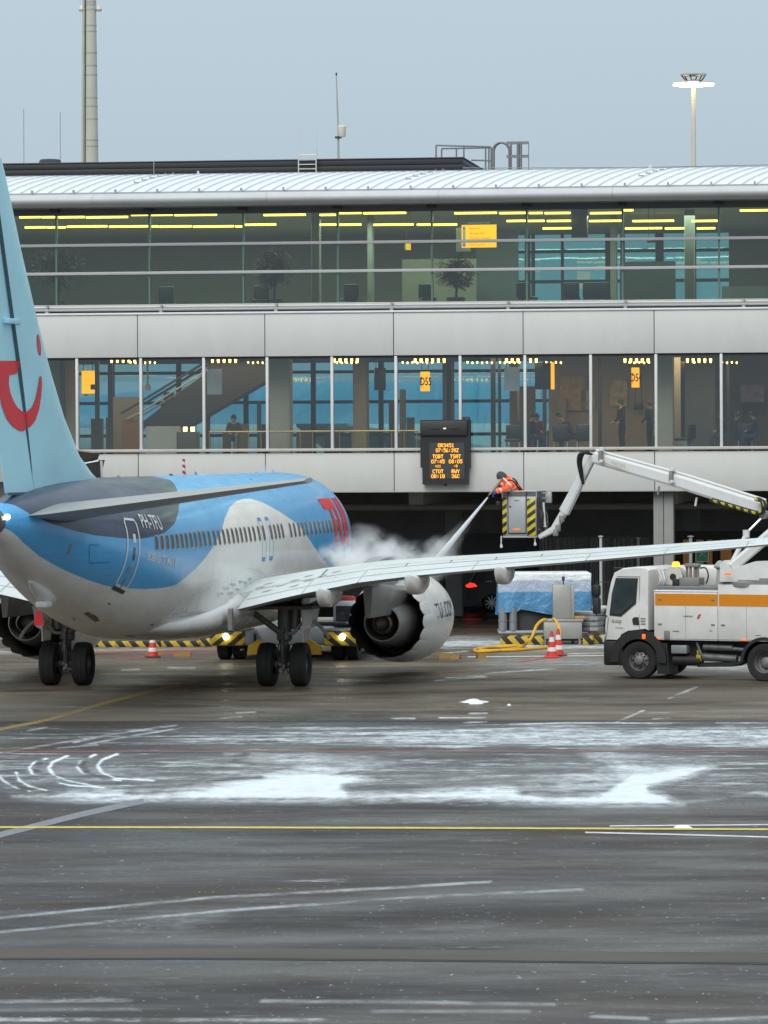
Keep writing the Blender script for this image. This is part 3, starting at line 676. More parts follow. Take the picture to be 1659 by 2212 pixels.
for a, n_ in ((282, 6), (536, 4), (728, 5), (870, 7), (1010, 6), (1080, 5), (1180, 4), (1360, 5), (1500, 1), (1560, 4)):
    for i in range(n_):
        uu, z = F(a + i * 10.5, 783 + (i % 2), 4.5); link('spot_light', sp2, TB, loc=(uu, 4.5, z - .03))
# the light those lamps give
for k in range(9):
    for v_, z_, en_, c_ in ((5.0, zc1 - .25, 46, (1.0, .74, .42)), (13.0, zc1 - .25, 26, (1.0, .78, .5)), (6.0, zc2 - .2, 100, (.95, 1.0, .86)), (14.0, zc2 - .2, 100, (.95, 1.0, .86))):
        ld_ = bpy.data.lights.new('hall_light', 'AREA'); ld_.shape = 'RECTANGLE'; ld_.size = 3.0; ld_.size_y = 1.2; ld_.energy = en_; ld_.color = c_
        lo_ = bpy.data.objects.new('hall_light', ld_); COL.objects.link(lo_); lo_.parent = TB; lo_.location = (U(60 + k * 195, 600, v_), v_, z_)
# the row of lamps that hangs from the ceiling behind the third pane
uu, z = F(319, 815, 1.5)
lamp = thing('pendant_lamp', 'pale pendant lamp hanging behind the third lower window from the tail', 'lamp', TO + TU * uu + TN * 1.5 + Vector((0, 0, z - .45)), -PHI)
q = MB(); q.cyl((0, 0, .2), (0, 0, 1.2), .035, .025, 8); q.build('stem', mat('lamp_cream', (.55, .42, .22), .5), lamp)
q = MB(); q.lathe([(0, 0), (.1, 0), (.1, .17), (.05, .22), (0, .22)], n=12); q.build('lamp_head', mat('lamp_cream', (.55, .42, .22), .5), lamp)
# escalator flank: dark diagonal band
ua_, za_ = F(470, 868, 6.0); ub2, zb2 = F(745, 772, 6.0)
esc = thing('escalator', 'dark escalator climbing to the right behind the lower windows', 'escalator', TO, -PHI)
q = MB(); q.prism([F(x, y, 6.0) for x, y in ((290, 925), (445, 805), (450, 772), (600, 772), (600, 808), (445, 898), (400, 925))], 6.0, 7.2); q.build('truss', mat('escalator_dark', (.03, .032, .034), .45), esc)
for v in (5.95, 7.2):
    q = MB(); q.tube([(F(x, y, 6.0)[0], v, F(x, y, 6.0)[1]) for x, y in ((262, 893), (280, 882), (450, 779))], .045, 6); q.build('handrail', FRM, esc)
    q = MB(); q.tube([(F(x, y, 6.0)[0], v, F(x, y, 6.0)[1]) for x, y in ((275, 905), (300, 893), (450, 798))], .03, 6); q.build('stringer', GREYM, esc)
# gallery rail with thin posts behind the panes
rl = thing('gallery_rail', 'brass coloured handrail on thin posts behind the lower windows', 'railing', TO, -PHI)
BR = mat('brass', (.42, .28, .10), .35, metal=.6, var=.06)
ra, rz0 = F(452, 933, .9); rb, _ = F(905, 930, .9)
q = MB(); q.cyl((ra, .9, rz0), (rb, .9, rz0), .028, n=8); q.build('handrail', BR, rl)
k = 0; u = ra
while u < rb:
    q = MB(); q.cyl((u, .9, zf1), (u, .9, rz0), .015, n=6); q.build('post', BR, rl); u += .42 if k % 3 else .9; k += 1
# white service desk with two lit screens
dk = thing('service_desk', 'white service desk with two small lit screens behind the lower windows', 'desk', TO, -PHI)
q = MB(); q.bevbox(U(315, 945, 3), U(382, 945, 3), 3, 3.8, zf1, Z(921, 350, 3), .03); q.build('counter', mat('desk_white', (.5, .49, .45), .4), dk)
q = MB(); q.bevbox(U(383, 945, 3), U(425, 945, 3), 3, 3.6, zf1, Z(933, 400, 3), .02); q.build('low_counter', mat('desk_dark', (.12, .10, .08), .5), dk)
for a in (400, 416):
    uu, z = F(a, 927, 3.1); q = MB(); q.box(uu - .07, uu + .07, 3.1, 3.14, z - .08, z + .08); q.build('screen', emit_mat('screen_lit', (1, .85, .35), 2.2), dk)

# ---- signs and boards inside
YS = mat('sign_yellow', (1.0, .46, .01), .5, var=0, emis=(1.0, .42, .0), estr=1.15); BLK = mat('print_black', (.01, .01, .01), .6, var=0); WHT = mat('print_white', (.8, .8, .75), .6, var=0, emis=(1, .95, .7), estr=.3)
def tpos(u, v, z): return TO + TU * u + TN * v + Vector((0, 0, z))
def letters(parent, body, size, x, z, y, m_, name='lettering', bold=0.0, sx=1.0, left=False):
    vs_, fs_ = text2d(body, size, bold); q = MB(); dx = -vs_[:, 0].min() * sx if left else 0
    q.add([(x + dx + a * sx, y, z + b_) for a, b_ in vs_], fs_); return q.build(name, m_, parent)
def board(name, label, cat, px0, px1, py0, py1, v, m_, tilt=0.0, group=None, th=.08):
    u0, z1 = F(px0, py0, v); u1, z0 = F(px1, py1, v)
    o = thing(name, label, cat, tpos((u0 + u1) / 2, v, (z0 + z1) / 2), -PHI + tilt, group); w_, h_ = (u1 - u0) / math.cos(tilt), z1 - z0
    q = MB(); q.bevbox(-w_ / 2, w_ / 2, 0, th, -h_ / 2, h_ / 2, .012); q.build('board', m_, o)
    for s in (-.35, .35):
        q = MB(); q.cyl((s * w_, th / 2, h_ / 2), (s * w_, th / 2, (zc2 if v > 0 and z0 > zf2 else zc1) - (z0 + z1) / 2), .012, n=6); q.build('hanger', FRM, o)
    return o, w_, h_
for txt, a in (('D55', (908, 928, 803, 845)), ('D54', (1364, 1381, 794, 837))):
    o, w_, h_ = board('gate_sign', 'yellow hanging gate sign reading %s behind the lower glazing' % txt, 'sign', *a, 2.4, YS)
    letters(o, txt, .27, .03, 0, -.004, BLK, 'lettering', .02, .62)
    q = MB()
    for k in range(5): q.box(-w_ * .42, -w_ * .32, -.004, -.001, -.2 + k * .08, -.16 + k * .08)
    q.build('small_print', BLK, o)
YS2 = mat('sign_yellow_bright', (1.0, .40, .01), .5, var=0, emis=(1.0, .31, .0), estr=2.3)
o, w_, h_ = board('wayfinding_sign', 'large yellow wayfinding sign hanging behind the green upper windows', 'sign', 997, 1072, 486, 534, 3.0, YS2)
for k, (s_, yy) in enumerate((('Baggage hall', .26), ('Arrivals hall', .10), ('Transfer counters', -.06), ('Returning guests', -.29))): letters(o, s_, .07, -w_ * .27, yy, -.004, mat('print_brown', (.35, .13, 0), .6, var=0), left=True)
q = MB(); q.box(-w_ * .47, -w_ * .38, -.006, -.002, -.14, h_ * .45); q.lathe([(0, 0), (.075, 0)], 'Y', (-w_ * .43, -.006, -.29), 14); q.build('arrow_field', WHT, o)
q = MB()
for zz in (.26, -.29): q.prism([(-w_ * .46, zz), (-w_ * .43, zz + .03), (-w_ * .43, zz + .01), (-w_ * .395, zz + .01), (-w_ * .395, zz - .01), (-w_ * .43, zz - .01), (-w_ * .43, zz - .03)], -.010, -.007)
q.build('arrow', BLK, o)
q = MB(); q.box(-w_ / 2, w_ / 2, -.004, -.001, -h_ * .29, -h_ * .26); q.build('divider', WHT, o)
letters(o, 'Amsterdam Airport Schiphol', .075, 0, h_ / 2 + .06, 0, mat('print_cream', (.5, .47, .25), .6, var=0, emis=(1, .9, .5), estr=.25), sx=.78)
board('display_panel', 'pale blue display panel half hidden behind the large wayfinding sign', 'display panel', 985, 1016, 492, 543, 3.6, mat('panel_blue', (.25, .42, .52), .5, var=.04, emis=(.3, .5, .65), estr=.12))
o, w_, h_ = board('exit_sign', 'small green and yellow sign high in the upper hall', 'sign', 876, 887, 526, 540, 4.0, YS)
q = MB(); q.box(-w_ * .75, -w_ * .48, -.02, .05, -h_ * .4, h_ * .45); q.build('green_panel', mat('sign_green', (.05, .35, .16), .5, var=0, emis=(.1, .6, .3), estr=.25), o)
o, w_, h_ = board('wayfinding_sign', 'yellow wayfinding sign with stepped corner at the left end of the lower windows', 'sign', 176, 204, 801, 850, 2.2, YS)
q = MB(); q.box(w_ * .2, w_ * .55, -.01, .05, -h_ * .33, -h_ * .1); q.build('dark_corner', FRM, o)
letters(o, 'P', .08, -w_ * .2, h_ / 2 + .05, 0, WHT)
board('flight_board', 'tilted pale flight information board near the escalator', 'display board', 449, 479, 797, 852, 2.0, mat('board_pale', (.36, .42, .46), .5, var=.05, emis=(.5, .6, .7), estr=.10), R(20))
board('flight_board', 'pale blue-white flight information board beside the dark hanging monitor', 'display board', 1090, 1122, 793, 845, 2.0, mat('board_pale', (.36, .42, .46), .5, var=.05), R(14))
o, w_, h_ = board('hanging_monitor', 'black hanging monitor with a yellow edge right of the pale board', 'monitor', 1155, 1196, 784, 841, 2.4, mat('monitor_black', (.015, .016, .017), .3, var=0), 0, th=.15)
q = MB(); q.box(w_ * .36, w_ * .5 + .03, -.05, -.01, -h_ / 2, h_ / 2 + .02); q.build('yellow_edge', YS, o)
board('ceiling_duct', 'black rectangular unit hanging from the upper hall ceiling', 'duct', 1234, 1268, 452, 512, 3.8, mat('monitor_black', (.015, .016, .017), .3, var=0), 0, th=.5)
o, w_, h_ = board('orange_sign', 'small orange sign box under the right upper ceiling', 'sign', 1398, 1417, 516, 524, 4.5, mat('sign_brown', (.12, .08, .05), .5))
o, w_, h_ = board('hanging_monitor', 'small dark hanging monitor left of the seventh mullion', 'monitor', 810, 833, 795, 843, 3.2, mat('monitor_black', (.015, .016, .017), .3, var=0), R(25))
board('hanging_monitor', 'small dark screen on the tan wall right of gate sign D54', 'monitor', 1369, 1389, 869, 885, 8.6, mat('monitor_black', (.015, .016, .017), .3, var=0))
# ================================================================== PEOPLE (one continuous skinned body each)
SKIN = mat('skin', (.42, .26, .18), .6, var=.05)
def seg_d(p, a, b_):
    ab = b_ - a; t = max(0, min(1, (p - a).dot(ab) / max(ab.length_squared, 1e-9))); return (p - a - ab * t).length
def person(name, label, J, RAD, BONES, mats, group=None, loc=(0, 0, 0), rz=0.0, sub=2, hands=True, grp_of=None):
    """J joints, RAD radii, BONES (joint a, joint b, material); hands get five bent fingers"""
    names = list(J); ix = {k: i for i, k in enumerate(names)}
    me = bpy.data.meshes.new('body'); me.from_pydata([J[k] for k in names], [(ix[a], ix[b_]) for a, b_, _ in BONES], []); me.update()
    ob = bpy.data.objects.new('body', me); COL.objects.link(ob)
    md = ob.modifiers.new('skin', 'SKIN'); md.use_smooth_shade = True
    ly = me.skin_vertices[0].data
    for k in names:
        r_ = RAD[k]; ly[ix[k]].radius = r_ if isinstance(r_, tuple) else (r_, r_); ly[ix[k]].use_root = (k == 'pelvis')
    sb = ob.modifiers.new('sub', 'SUBSURF'); sb.levels = sub; sb.render_levels = sub
    dg = bpy.context.evaluated_depsgraph_get(); e = bpy.data.meshes.new_from_object(ob.evaluated_get(dg))
    vs_ = [v.co.copy() for v in e.vertices]; fs_ = [tuple(p.vertices) for p in e.polygons]
    bpy.data.objects.remove(ob); bpy.data.meshes.remove(me); bpy.data.meshes.remove(e)
    q = MB(); o = 0; Jv = {k: Vector(v) for k, v in J.items()}
    q.v = [tuple(v) for v in vs_]
    for f in fs_:
        c = sum((vs_[i] for i in f), Vector()) / len(f)
        best = min(BONES, key=lambda B: seg_d(c, Jv[B[0]], Jv[B[1]]) - (RAD[B[1]] if not isinstance(RAD[B[1]], tuple) else max(RAD[B[1]])) * .3)
        q.f.append(f); q.mi.append(best[2]); q.sm.append(True)
    if hands:
        for s in ('l', 'r'):
            if 'hand_' + s not in Jv: continue
            w_, h_ = Jv['wrist_' + s], Jv['hand_' + s]; d = (h_ - w_).normalized(); side = d.cross(Vector((0, 0, 1))); side = side.normalized() if side.length > .1 else Vector((0, 1, 0)); nrm = side.cross(d)
            hm = mats['hand'] if 'hand' in mats else 1
            for k in range(4):
                b0 = h_ + side * (.028 * (k - 1.5)) - d * .02; ln = (.055, .07, .066, .05)[k]
                q.tube([b0, b0 + d * ln * .6 - nrm * .008, b0 + d * ln * .95 - nrm * .035, b0 + d * ln * .8 - nrm * .06], [.010, .0095, .009, .007], 6, hm)
            t0 = w_ + (h_ - w_) * .45 + side * .035; q.tube([t0, t0 + side * .03 + d * .03, t0 + side * .025 + d * .065 - nrm * .02], [.012, .011, .008], 6, hm)
    root = thing(name, label, 'person', loc, rz, group)
    b_ = q.build('body', mats['list'], root)
    return root
def face(root, c, f, up, hair_m, skin_m, r=.1, cap=True):
    """nose, ears and hair on the head at c that looks along f"""
    c, f, up = Vector(c), Vector(f).normalized(), Vector(up).normalized(); s = f.cross(up).normalized(); up = s.cross(f)
    M = Matrix((s, f, up)).transposed().to_4x4(); M.translation = c
    q = MB(); q.add([M @ Vector(p) for p in ((-.014, r * .95, -.03), (.014, r * .95, -.03), (0, r * .92, .03), (0, r * 1.22, -.025))], [(0, 1, 3), (1, 2, 3), (2, 0, 3)])
    for k in (-1, 1): q.bevbox(k * r * .86 - .012, k * r * .86 + .012, -.02, .025, -.04, .025, .008, 0, M)
    q.bevbox(-.025, .025, r * .92, r * 1.0, -.065, -.052, .004, 0, M); q.build('face', skin_m, root)
    if cap:
        q = MB(); rings = []
        for j in range(7):
            a = math.pi / 2 * j / 6; rings.append([M @ Vector((r * 1.06 * math.cos(t_) * math.cos(a), r * 1.14 * math.sin(t_) * math.cos(a) - .008, r * 1.2 * math.sin(a) + .005 - .055 * (math.sin(t_) < .2) * math.cos(a))) for t_ in np.linspace(0, 2 * math.pi, 16, endpoint=False)])
        q.loft(rings); q.build('hair', hair_m, root)
def standing(name, label, loc, rz, top, leg, hair, lean=0.0, group=None, h=1.74):
    k = h / 1.74
    J = {'pelvis': (0, 0, .95), 'waist': (0, .0, 1.08), 'chest': (0, -.02, 1.32), 'neck': (0, 0, 1.48), 'headb': (0, .02, 1.56), 'headt': (0, .03, 1.68),
         'sh_l': (-.17, 0, 1.42), 'el_l': (-.25, .03, 1.14), 'wrist_l': (-.22, .2, .98), 'hand_l': (-.2, .28, .95), 'sh_r': (.17, 0, 1.42), 'el_r': (.25, .03, 1.14), 'wrist_r': (.2, .2, 1.0), 'hand_r': (.17, .28, .99),
         'hip_l': (-.1, 0, .9), 'kn_l': (-.11, .02, .5), 'an_l': (-.11, -.02, .09), 'toe_l': (-.12, .14, .04), 'hip_r': (.1, 0, .9), 'kn_r': (.11, .03, .5), 'an_r': (.11, -.02, .09), 'toe_r': (.12, .14, .04)}
    J = {a: (x * k, (y + lean * max(0, z - .9)) * k, z * k) for a, (x, y, z) in J.items()}
    Rd = {'pelvis': (.15, .11), 'waist': (.14, .1), 'chest': (.17, .115), 'neck': .058, 'headb': .085, 'headt': .088, 'sh_l': .075, 'el_l': .05, 'wrist_l': .036, 'hand_l': .036, 'sh_r': .075, 'el_r': .05, 'wrist_r': .036, 'hand_r': .036,
          'hip_l': .092, 'kn_l': .06, 'an_l': .045, 'toe_l': .042, 'hip_r': .092, 'kn_r': .06, 'an_r': .045, 'toe_r': .042}
    B = [('pelvis', 'waist', 0), ('waist', 'chest', 0), ('chest', 'neck', 0), ('neck', 'headb', 1), ('headb', 'headt', 1)]
    for s in 'lr': B += [('chest', 'sh_' + s, 0), ('sh_' + s, 'el_' + s, 0), ('el_' + s, 'wrist_' + s, 0), ('wrist_' + s, 'hand_' + s, 1), ('pelvis', 'hip_' + s, 2), ('hip_' + s, 'kn_' + s, 2), ('kn_' + s, 'an_' + s, 2), ('an_' + s, 'toe_' + s, 3)]
    r_ = person(name, label, J, Rd, B, {'list': [top, SKIN, leg, hair], 'hand': 1}, group, loc, rz)
    hc = (Vector(J['headb']) + Vector(J['headt'])) / 2 + Vector((0, 0, .02)); face(r_, hc, (0, 1, 0), (0, 0, 1), hair, SKIN); return r_
def sitting(name, label, loc, rz, top, leg, hair, lean=0.1, group=None):
    J = {'pelvis': (0, 0, .52), 'waist': (0, .0 + lean * .1, .66), 'chest': (0, lean * .35, .9), 'neck': (0, lean * .55, 1.06), 'headb': (0, lean * .65 + .02, 1.14), 'headt': (0, lean * .75 + .03, 1.26),
         'sh_l': (-.17, lean * .45, 1.0), 'el_l': (-.24, lean * .4 + .06, .74), 'wrist_l': (-.14, .3, .66), 'hand_l': (-.1, .37, .66), 'sh_r': (.17, lean * .45, 1.0), 'el_r': (.24, lean * .4 + .06, .74), 'wrist_r': (.14, .3, .68), 'hand_r': (.1, .37, .69),
         'hip_l': (-.1, .04, .5), 'kn_l': (-.13, .46, .5), 'an_l': (-.13, .44, .09), 'toe_l': (-.13, .6, .04), 'hip_r': (.1, .04, .5), 'kn_r': (.13, .46, .5), 'an_r': (.13, .44, .09), 'toe_r': (.13, .6, .04)}
    Rd = {'pelvis': (.15, .12), 'waist': (.15, .11), 'chest': (.17, .12), 'neck': .058, 'headb': .085, 'headt': .088, 'sh_l': .075, 'el_l': .05, 'wrist_l': .036, 'hand_l': .036, 'sh_r': .075, 'el_r': .05, 'wrist_r': .036, 'hand_r': .036,
          'hip_l': .092, 'kn_l': .065, 'an_l': .045, 'toe_l': .042, 'hip_r': .092, 'kn_r': .065, 'an_r': .045, 'toe_r': .042}
    B = [('pelvis', 'waist', 0), ('waist', 'chest', 0), ('chest', 'neck', 0), ('neck', 'headb', 1), ('headb', 'headt', 1)]
    for s in 'lr': B += [('chest', 'sh_' + s, 0), ('sh_' + s, 'el_' + s, 0), ('el_' + s, 'wrist_' + s, 0), ('wrist_' + s, 'hand_' + s, 1), ('pelvis', 'hip_' + s, 2), ('hip_' + s, 'kn_' + s, 2), ('kn_' + s, 'an_' + s, 2), ('an_' + s, 'toe_' + s, 3)]
    r_ = person(name, label, J, Rd, B, {'list': [top, SKIN, leg, hair], 'hand': 1}, group, loc, rz)
    hc = (Vector(J['headb']) + Vector(J['headt'])) / 2 + Vector((0, 0, .02)); face(r_, hc, (0, 1, -.1), (0, 0, 1), hair, SKIN); return r_
cl_ = lambda n_, c: mat(n_, c, .85, var=.12, scale=6)
DK, NV, BR_, GRN, RED_, HB, JN = cl_('cloth_black', (.012, .012, .014)), cl_('cloth_navy', (.015, .02, .035)), cl_('cloth_brown', (.10, .055, .03)), cl_('cloth_grey', (.06, .06, .06)), cl_('cloth_red', (.20, .03, .03)), mat('hair_dark', (.012, .009, .007), .6, var=.1), cl_('cloth_jeans', (.03, .045, .08))
def inpos(px_, v, z): return tpos(U(px_, 900, v), v, z)
G_ = 'passengers waiting behind the lower windows'
standing('person', 'person in black standing before the tan wall below gate sign D54', inpos(1344, 6.5, zf1), R(110), DK, DK, HB, .05, G_, 1.78)
standing('person', 'person in dark coat standing at the tan wall, cut by the wide white mullion', inpos(1404, 5.0, zf1), R(60), NV, DK, HB, .02, G_, 1.74)
for px_, v, rz_, tp, lean, lab in ((1241, 2.6, R(100), BR_, .75, 'seated person in brown bending far forward above the boom knuckle'),
                             (1145, 3.4, R(-70), DK, .1, 'seated person in black beside the eighth window mullion'),
                             (1163, 4.4, R(150), RED_, .15, 'seated person in dark red right of the seated person in black'),
                             (1567, 3.0, R(90), DK, .2, 'seated person in black next to the rightmost mullion'),
                             (1588, 4.0, R(-100), GRN, .1, 'seated person in grey between the rightmost mullion and the frame edge'),
                             (1634, 3.2, R(80), NV, .15, 'seated person in navy at the right frame edge'),
                             (505, 3.0, R(180), GRN, .1, 'seated person in grey below the escalator'),
                             (1440, 4.0, R(90), RED_, .1, 'seated person in red behind the wide column at right')):
    sitting('person', lab, inpos(px_, v, zf1), rz_, tp, JN, HB, lean, G_)
# rows of dark seats
SEAT = mat('seat_black', (.016, .017, .018), .45, var=.1)
def seat_mesh():
    q = MB(); q.bevbox(-.26, .26, -.24, .26, .36, .46, .04); q.bevbox(-.26, .26, -.32, -.22, .42, .92, .04); a = q.mesh('seat', SEAT)
    q = MB(); q.box(-.24, -.2, -.2, .2, 0, .37); return a, q.mesh('leg', GREYM)
s_me, sl_me = seat_mesh()
def seats(px_, v, n_, zf, rz, lab, g):
    c = tpos(U(px_, 900 if zf < 8 else 620, v), v, zf); d = Vector((math.cos(rz - PHI), math.sin(rz - PHI), 0))
    for i in range(n_):
        o = thing('lounge_seat', lab, 'seat', c + d * .56 * i, -PHI + rz, g); link('seat', s_me, o); link('leg', sl_me, o); link('leg', sl_me, o, loc=(.44, 0, 0))
seats(1108, 2.6, 1, zf1, R(180), 'black lounge seat left of the eighth lower mullion', None)
seats(1212, 2.4, 1, zf1, R(0), 'black lounge seat left of the person bending forward', None)
seats(1262, 2.4, 1, zf1, R(0), 'black lounge seat right of the person bending forward', None)
seats(1478, 3.0, 1, zf1, R(70), 'black lounge seat alone behind the wide column', None)
seats(1610, 3.8, 1, zf1, R(0), 'black lounge seat between the two seated people at the right end', None)
seats(752, 2.2, 1, zf2, R(30), 'dark lounge seat in the fifth upper bay from the fin', None)
seats(562, 2.2, 1, zf2, R(180), 'dark lounge seat beside the middle upper planter', None)
seats(362, 2.6, 1, zf2, R(0), 'single lounge seat in the dark third upper bay', None)
seats(1236, 2.6, 1, zf2, R(0), 'leftmost low black seat against the teal rear glazing', None)
seats(1277, 2.6, 1, zf2, R(0), 'middle low black seat against the teal rear glazing', None)
seats(1303, 2.6, 1, zf2, R(0), 'rightmost low black seat against the teal rear glazing', None)
seats(1140, 2.2, 1, zf2, R(-30), 'tilted dark lounge seat right of the right upper planter', None)
seats(924, 2.2, 1, zf2, R(200), 'dark lounge seat left of the planter below the yellow sign', None)
# potted trees in the upper hall
LEAF = mat('dark_leaf', (.010, .020, .015), .6, var=.3, scale=5); POT = mat('planter', (.05, .05, .05), .5); BARK = mat('bark', (.06, .045, .03), .8)
def pot_tree(px_, v, py_c, rw, rh, label, n_=900):
    o = thing('potted_tree', label, 'tree', tpos(U(px_, 600, v), v, zf2), -PHI, 'potted trees in the upper hall'); zc_ = F(px_, py_c, v)[1] - zf2
    q = MB(); q.lathe([(0, 0), (.25, 0), (.32, .45), (.27, .45), (0, .42)], n=14); q.build('pot', POT, o)
    rr = random.Random(int(px_)); q = MB(); q.tube([(0, 0, .4), (.02, .01, .8), (-.02, 0, zc_)], [.05, .04, .02], 6)
    for k in range(6): a = rr.uniform(0, 6.3); q.tube([(0, 0, .7 + .05 * k), (math.cos(a) * rw * .35, math.sin(a) * rw * .35, zc_), (math.cos(a) * rw * .7, math.sin(a) * rw * .7, zc_ + rh * .3)], [.02, .015, .006], 5)
    q.build('trunk', BARK, o); q = MB()
    for k in range(n_):
        a, b_ = rr.uniform(0, 6.3), math.asin(rr.uniform(-1, 1)); ra = rr.uniform(.35, 1) ** .6 * (1 + .22 * math.sin(3 * a + px_)); c = Vector((math.cos(a) * math.cos(b_) * rw * ra, math.sin(a) * math.cos(b_) * rw * ra, zc_ + math.sin(b_) * rh * ra))
        d = Vector((math.cos(a), math.sin(a), rr.uniform(-1.1, .5))).normalized() * rr.uniform(.16, .30); s = d.cross(Vector((0, 0, 1))).normalized() * rr.uniform(.03, .06)
        q.add([c, c + d * .5 + s, c + d, c + d * .5 - s], [(0, 1, 2, 3)])
    q.build('crown', LEAF, o)
pot_tree(125, 2.0, 568, .85, .75, 'widest potted tree, beside the fin in the upper hall')
pot_tree(592, 2.4, 578, .62, .62, 'middle one of the three potted trees in the upper hall')
pot_tree(985, 2.2, 588, .60, .52, 'potted tree below the large yellow wayfinding sign')
# ================================================================== ROOF FITTINGS AND MASTS
BEI = mat('chimney_beige', (.46, .47, .40), .6, var=.07, scale=1.5)
p = at(197, 352, 205); c = thing('chimney', 'tall beige steel chimney with dark bands and a side ladder', 'chimney', (p.x, 205, 0))
sc_ = 205 / FPX; ztop = at(197, -60, 205).z
q = MB(); q.lathe([(.345, 0), (.34, p.z), (.265, ztop)], n=28); q.build('shaft', BEI, c)
for py_ in (4, 10, 21, 55.5, 68, 114.5, 142, 162, 211.6, 229.6, 257, 303, 316):
    z = at(197, py_, 205).z; r_ = .34 - .075 * (z - p.z) / (ztop - p.z) + .012
    q = MB(); q.lathe([(r_ - .02, -.03), (r_, -.03), (r_, .03), (r_ - .02, .03)], o=(0, 0, z), n=28); q.build('band', GREYM, c)
q = MB(); q.tube([(-.42, -.05, 5), (-.40, -.05, p.z), (-.30, -.05, ztop)], .07, 6); q.build('cable_duct', BEI, c)
q = MB(); q.tube([(-.30, -.22, 5), (-.27, -.22, p.z), (-.2, -.2, ztop)], .03, 6); q.build('ladder_rail', DARKM, c)
for s in (-1, 1):
    z = at(197, 20, 205).z; q = MB(); q.lathe([(0, -.1), (.12, -.1), (.16, 0), (.05, .22), (0, .22)], o=(s * .40, 0, z), n=10); q.build('obstacle_lamp', mat('lamp_shell', (.6, .58, .5), .5), c)
for px_, py_, lab in ((51, 235, 'thinnest wire mast at the far left above the roof'), (130, 243, 'thin wire mast between the far left mast and the chimney')):
    a = at(px_, py_, 190); q = MB(); q.cyl((0, 0, 0), (0, 0, a.z), .03, .018, 6); tag(q.build('wire_mast', GREYM, loc=(a.x, 190, 0)), lab, 'mast', 'thin masts behind the roof')
# flood light mast
p = at(1498, 180, 240); fm = thing('floodlight_mast', 'tall floodlight mast with a ring of lit lamps behind the roof', 'light mast', (p.x, 240, 0))
s24 = 240 / FPX
q = MB(); q.cyl((0, 0, 0), (0, 0, p.z + .1), .16, .12, 14); q.build('pole', mat('mast_cream', (.55, .53, .44), .5, var=.04), fm)
q = MB(); q.lathe([(.2, .0), (.70, .0), (.73, .05), (.70, .11), (.2, .12)], o=(0, 0, p.z + .42), n=28); q.build('head_ring', GREYM, fm)
for k in range(6):
    a = k * math.pi / 3 + .2; q = MB(); q.tube([(math.cos(a) * .3, math.sin(a) * .3, p.z + .1), (math.cos(a) * .5, math.sin(a) * .5, p.z + .2), (math.cos(a) * .66, math.sin(a) * .66, p.z + .42)], .04, 6); q.build('arm', DARKM, fm)
q = MB(); q.lathe([(0, -.12), (.35, -.1), (.38, 0), (.15, .1)], o=(0, 0, p.z + .1), n=16); q.build('hub', DARKM, fm)
FL_ = emit_mat('flood_lit', (1.0, .84, .50), 14.0)
for k in range(5):
    a = (R(185), R(-5), R(70), R(265), R(120))[k]; q = MB(); q.bevbox(-.30, .30, -.24, .24, .0, .12, .04); q.build('lamp_housing', GREYM, fm, loc=(math.cos(a) * .78, math.sin(a) * .7, p.z - .02))
    q = MB(); q.bevbox(-.33, .33, -.26, .26, -.11, -.005, .02); q.build('lamp_lens', FL_, fm, loc=(math.cos(a) * .78, math.sin(a) * .7, p.z - .02))
# weather mast with a white box
v = vp + 4
def tw(px_, py_, v): u_, z_ = F(px_, py_, v); return tpos(u_, v, z_)
b0 = tw(731, 346, v); am = thing('antenna_mast', 'slender roof antenna with a white cylinder on it', 'antenna', b0)
zt = tw(727, 163, v).z - b0.z; zb = tw(732, 284, v).z - b0.z
q = MB(); q.tube([(0, 0, -1.0), (.0, 0, zb), (-.06, 0, zt)], [.045, .035, .018], 8); q.build('pole', GREYM, am)
q = MB(); q.lathe([(0, -.2), (.12, -.2), (.15, -.05), (.15, .18), (.11, .22), (0, .23)], o=(.13, 0, zb), n=14); q.build('sensor_drum', mat('drum_white', (.62, .60, .52), .5), am)
q = MB(); q.box(-.12, .12, -.1, .1, zb - .25, zb - .18); q.cyl((-.06, 0, zt), (-.06, 0, zt + .1), .03, n=6); q.build('clamp', DARKM, am)
# roof ladder
lv = vp - .25; l0 = tw(645, 376, lv); l1 = tw(683, 376, lv); zt = tw(664, 272, lv).z - l0.z; wl = (l1 - l0).length
ld = thing('roof_ladder', 'white roof ladder against the dark plant room', 'ladder', l0, -PHI)
for x in (0, wl):
    q = MB(); q.cyl((x, 0, -.3), (x, 0, zt), .022, n=6); q.build('stile', WHITEM, ld)
for k in range(5):
    z = .02 + k * .16; q = MB(); q.box(0, wl, -.02, .02, z - .015, z + .015); q.build('rung', WHITEM, ld)
q = MB(); q.box(0, wl, .02, .3, .66, .70); q.build('step_plate', WHITEM, ld)
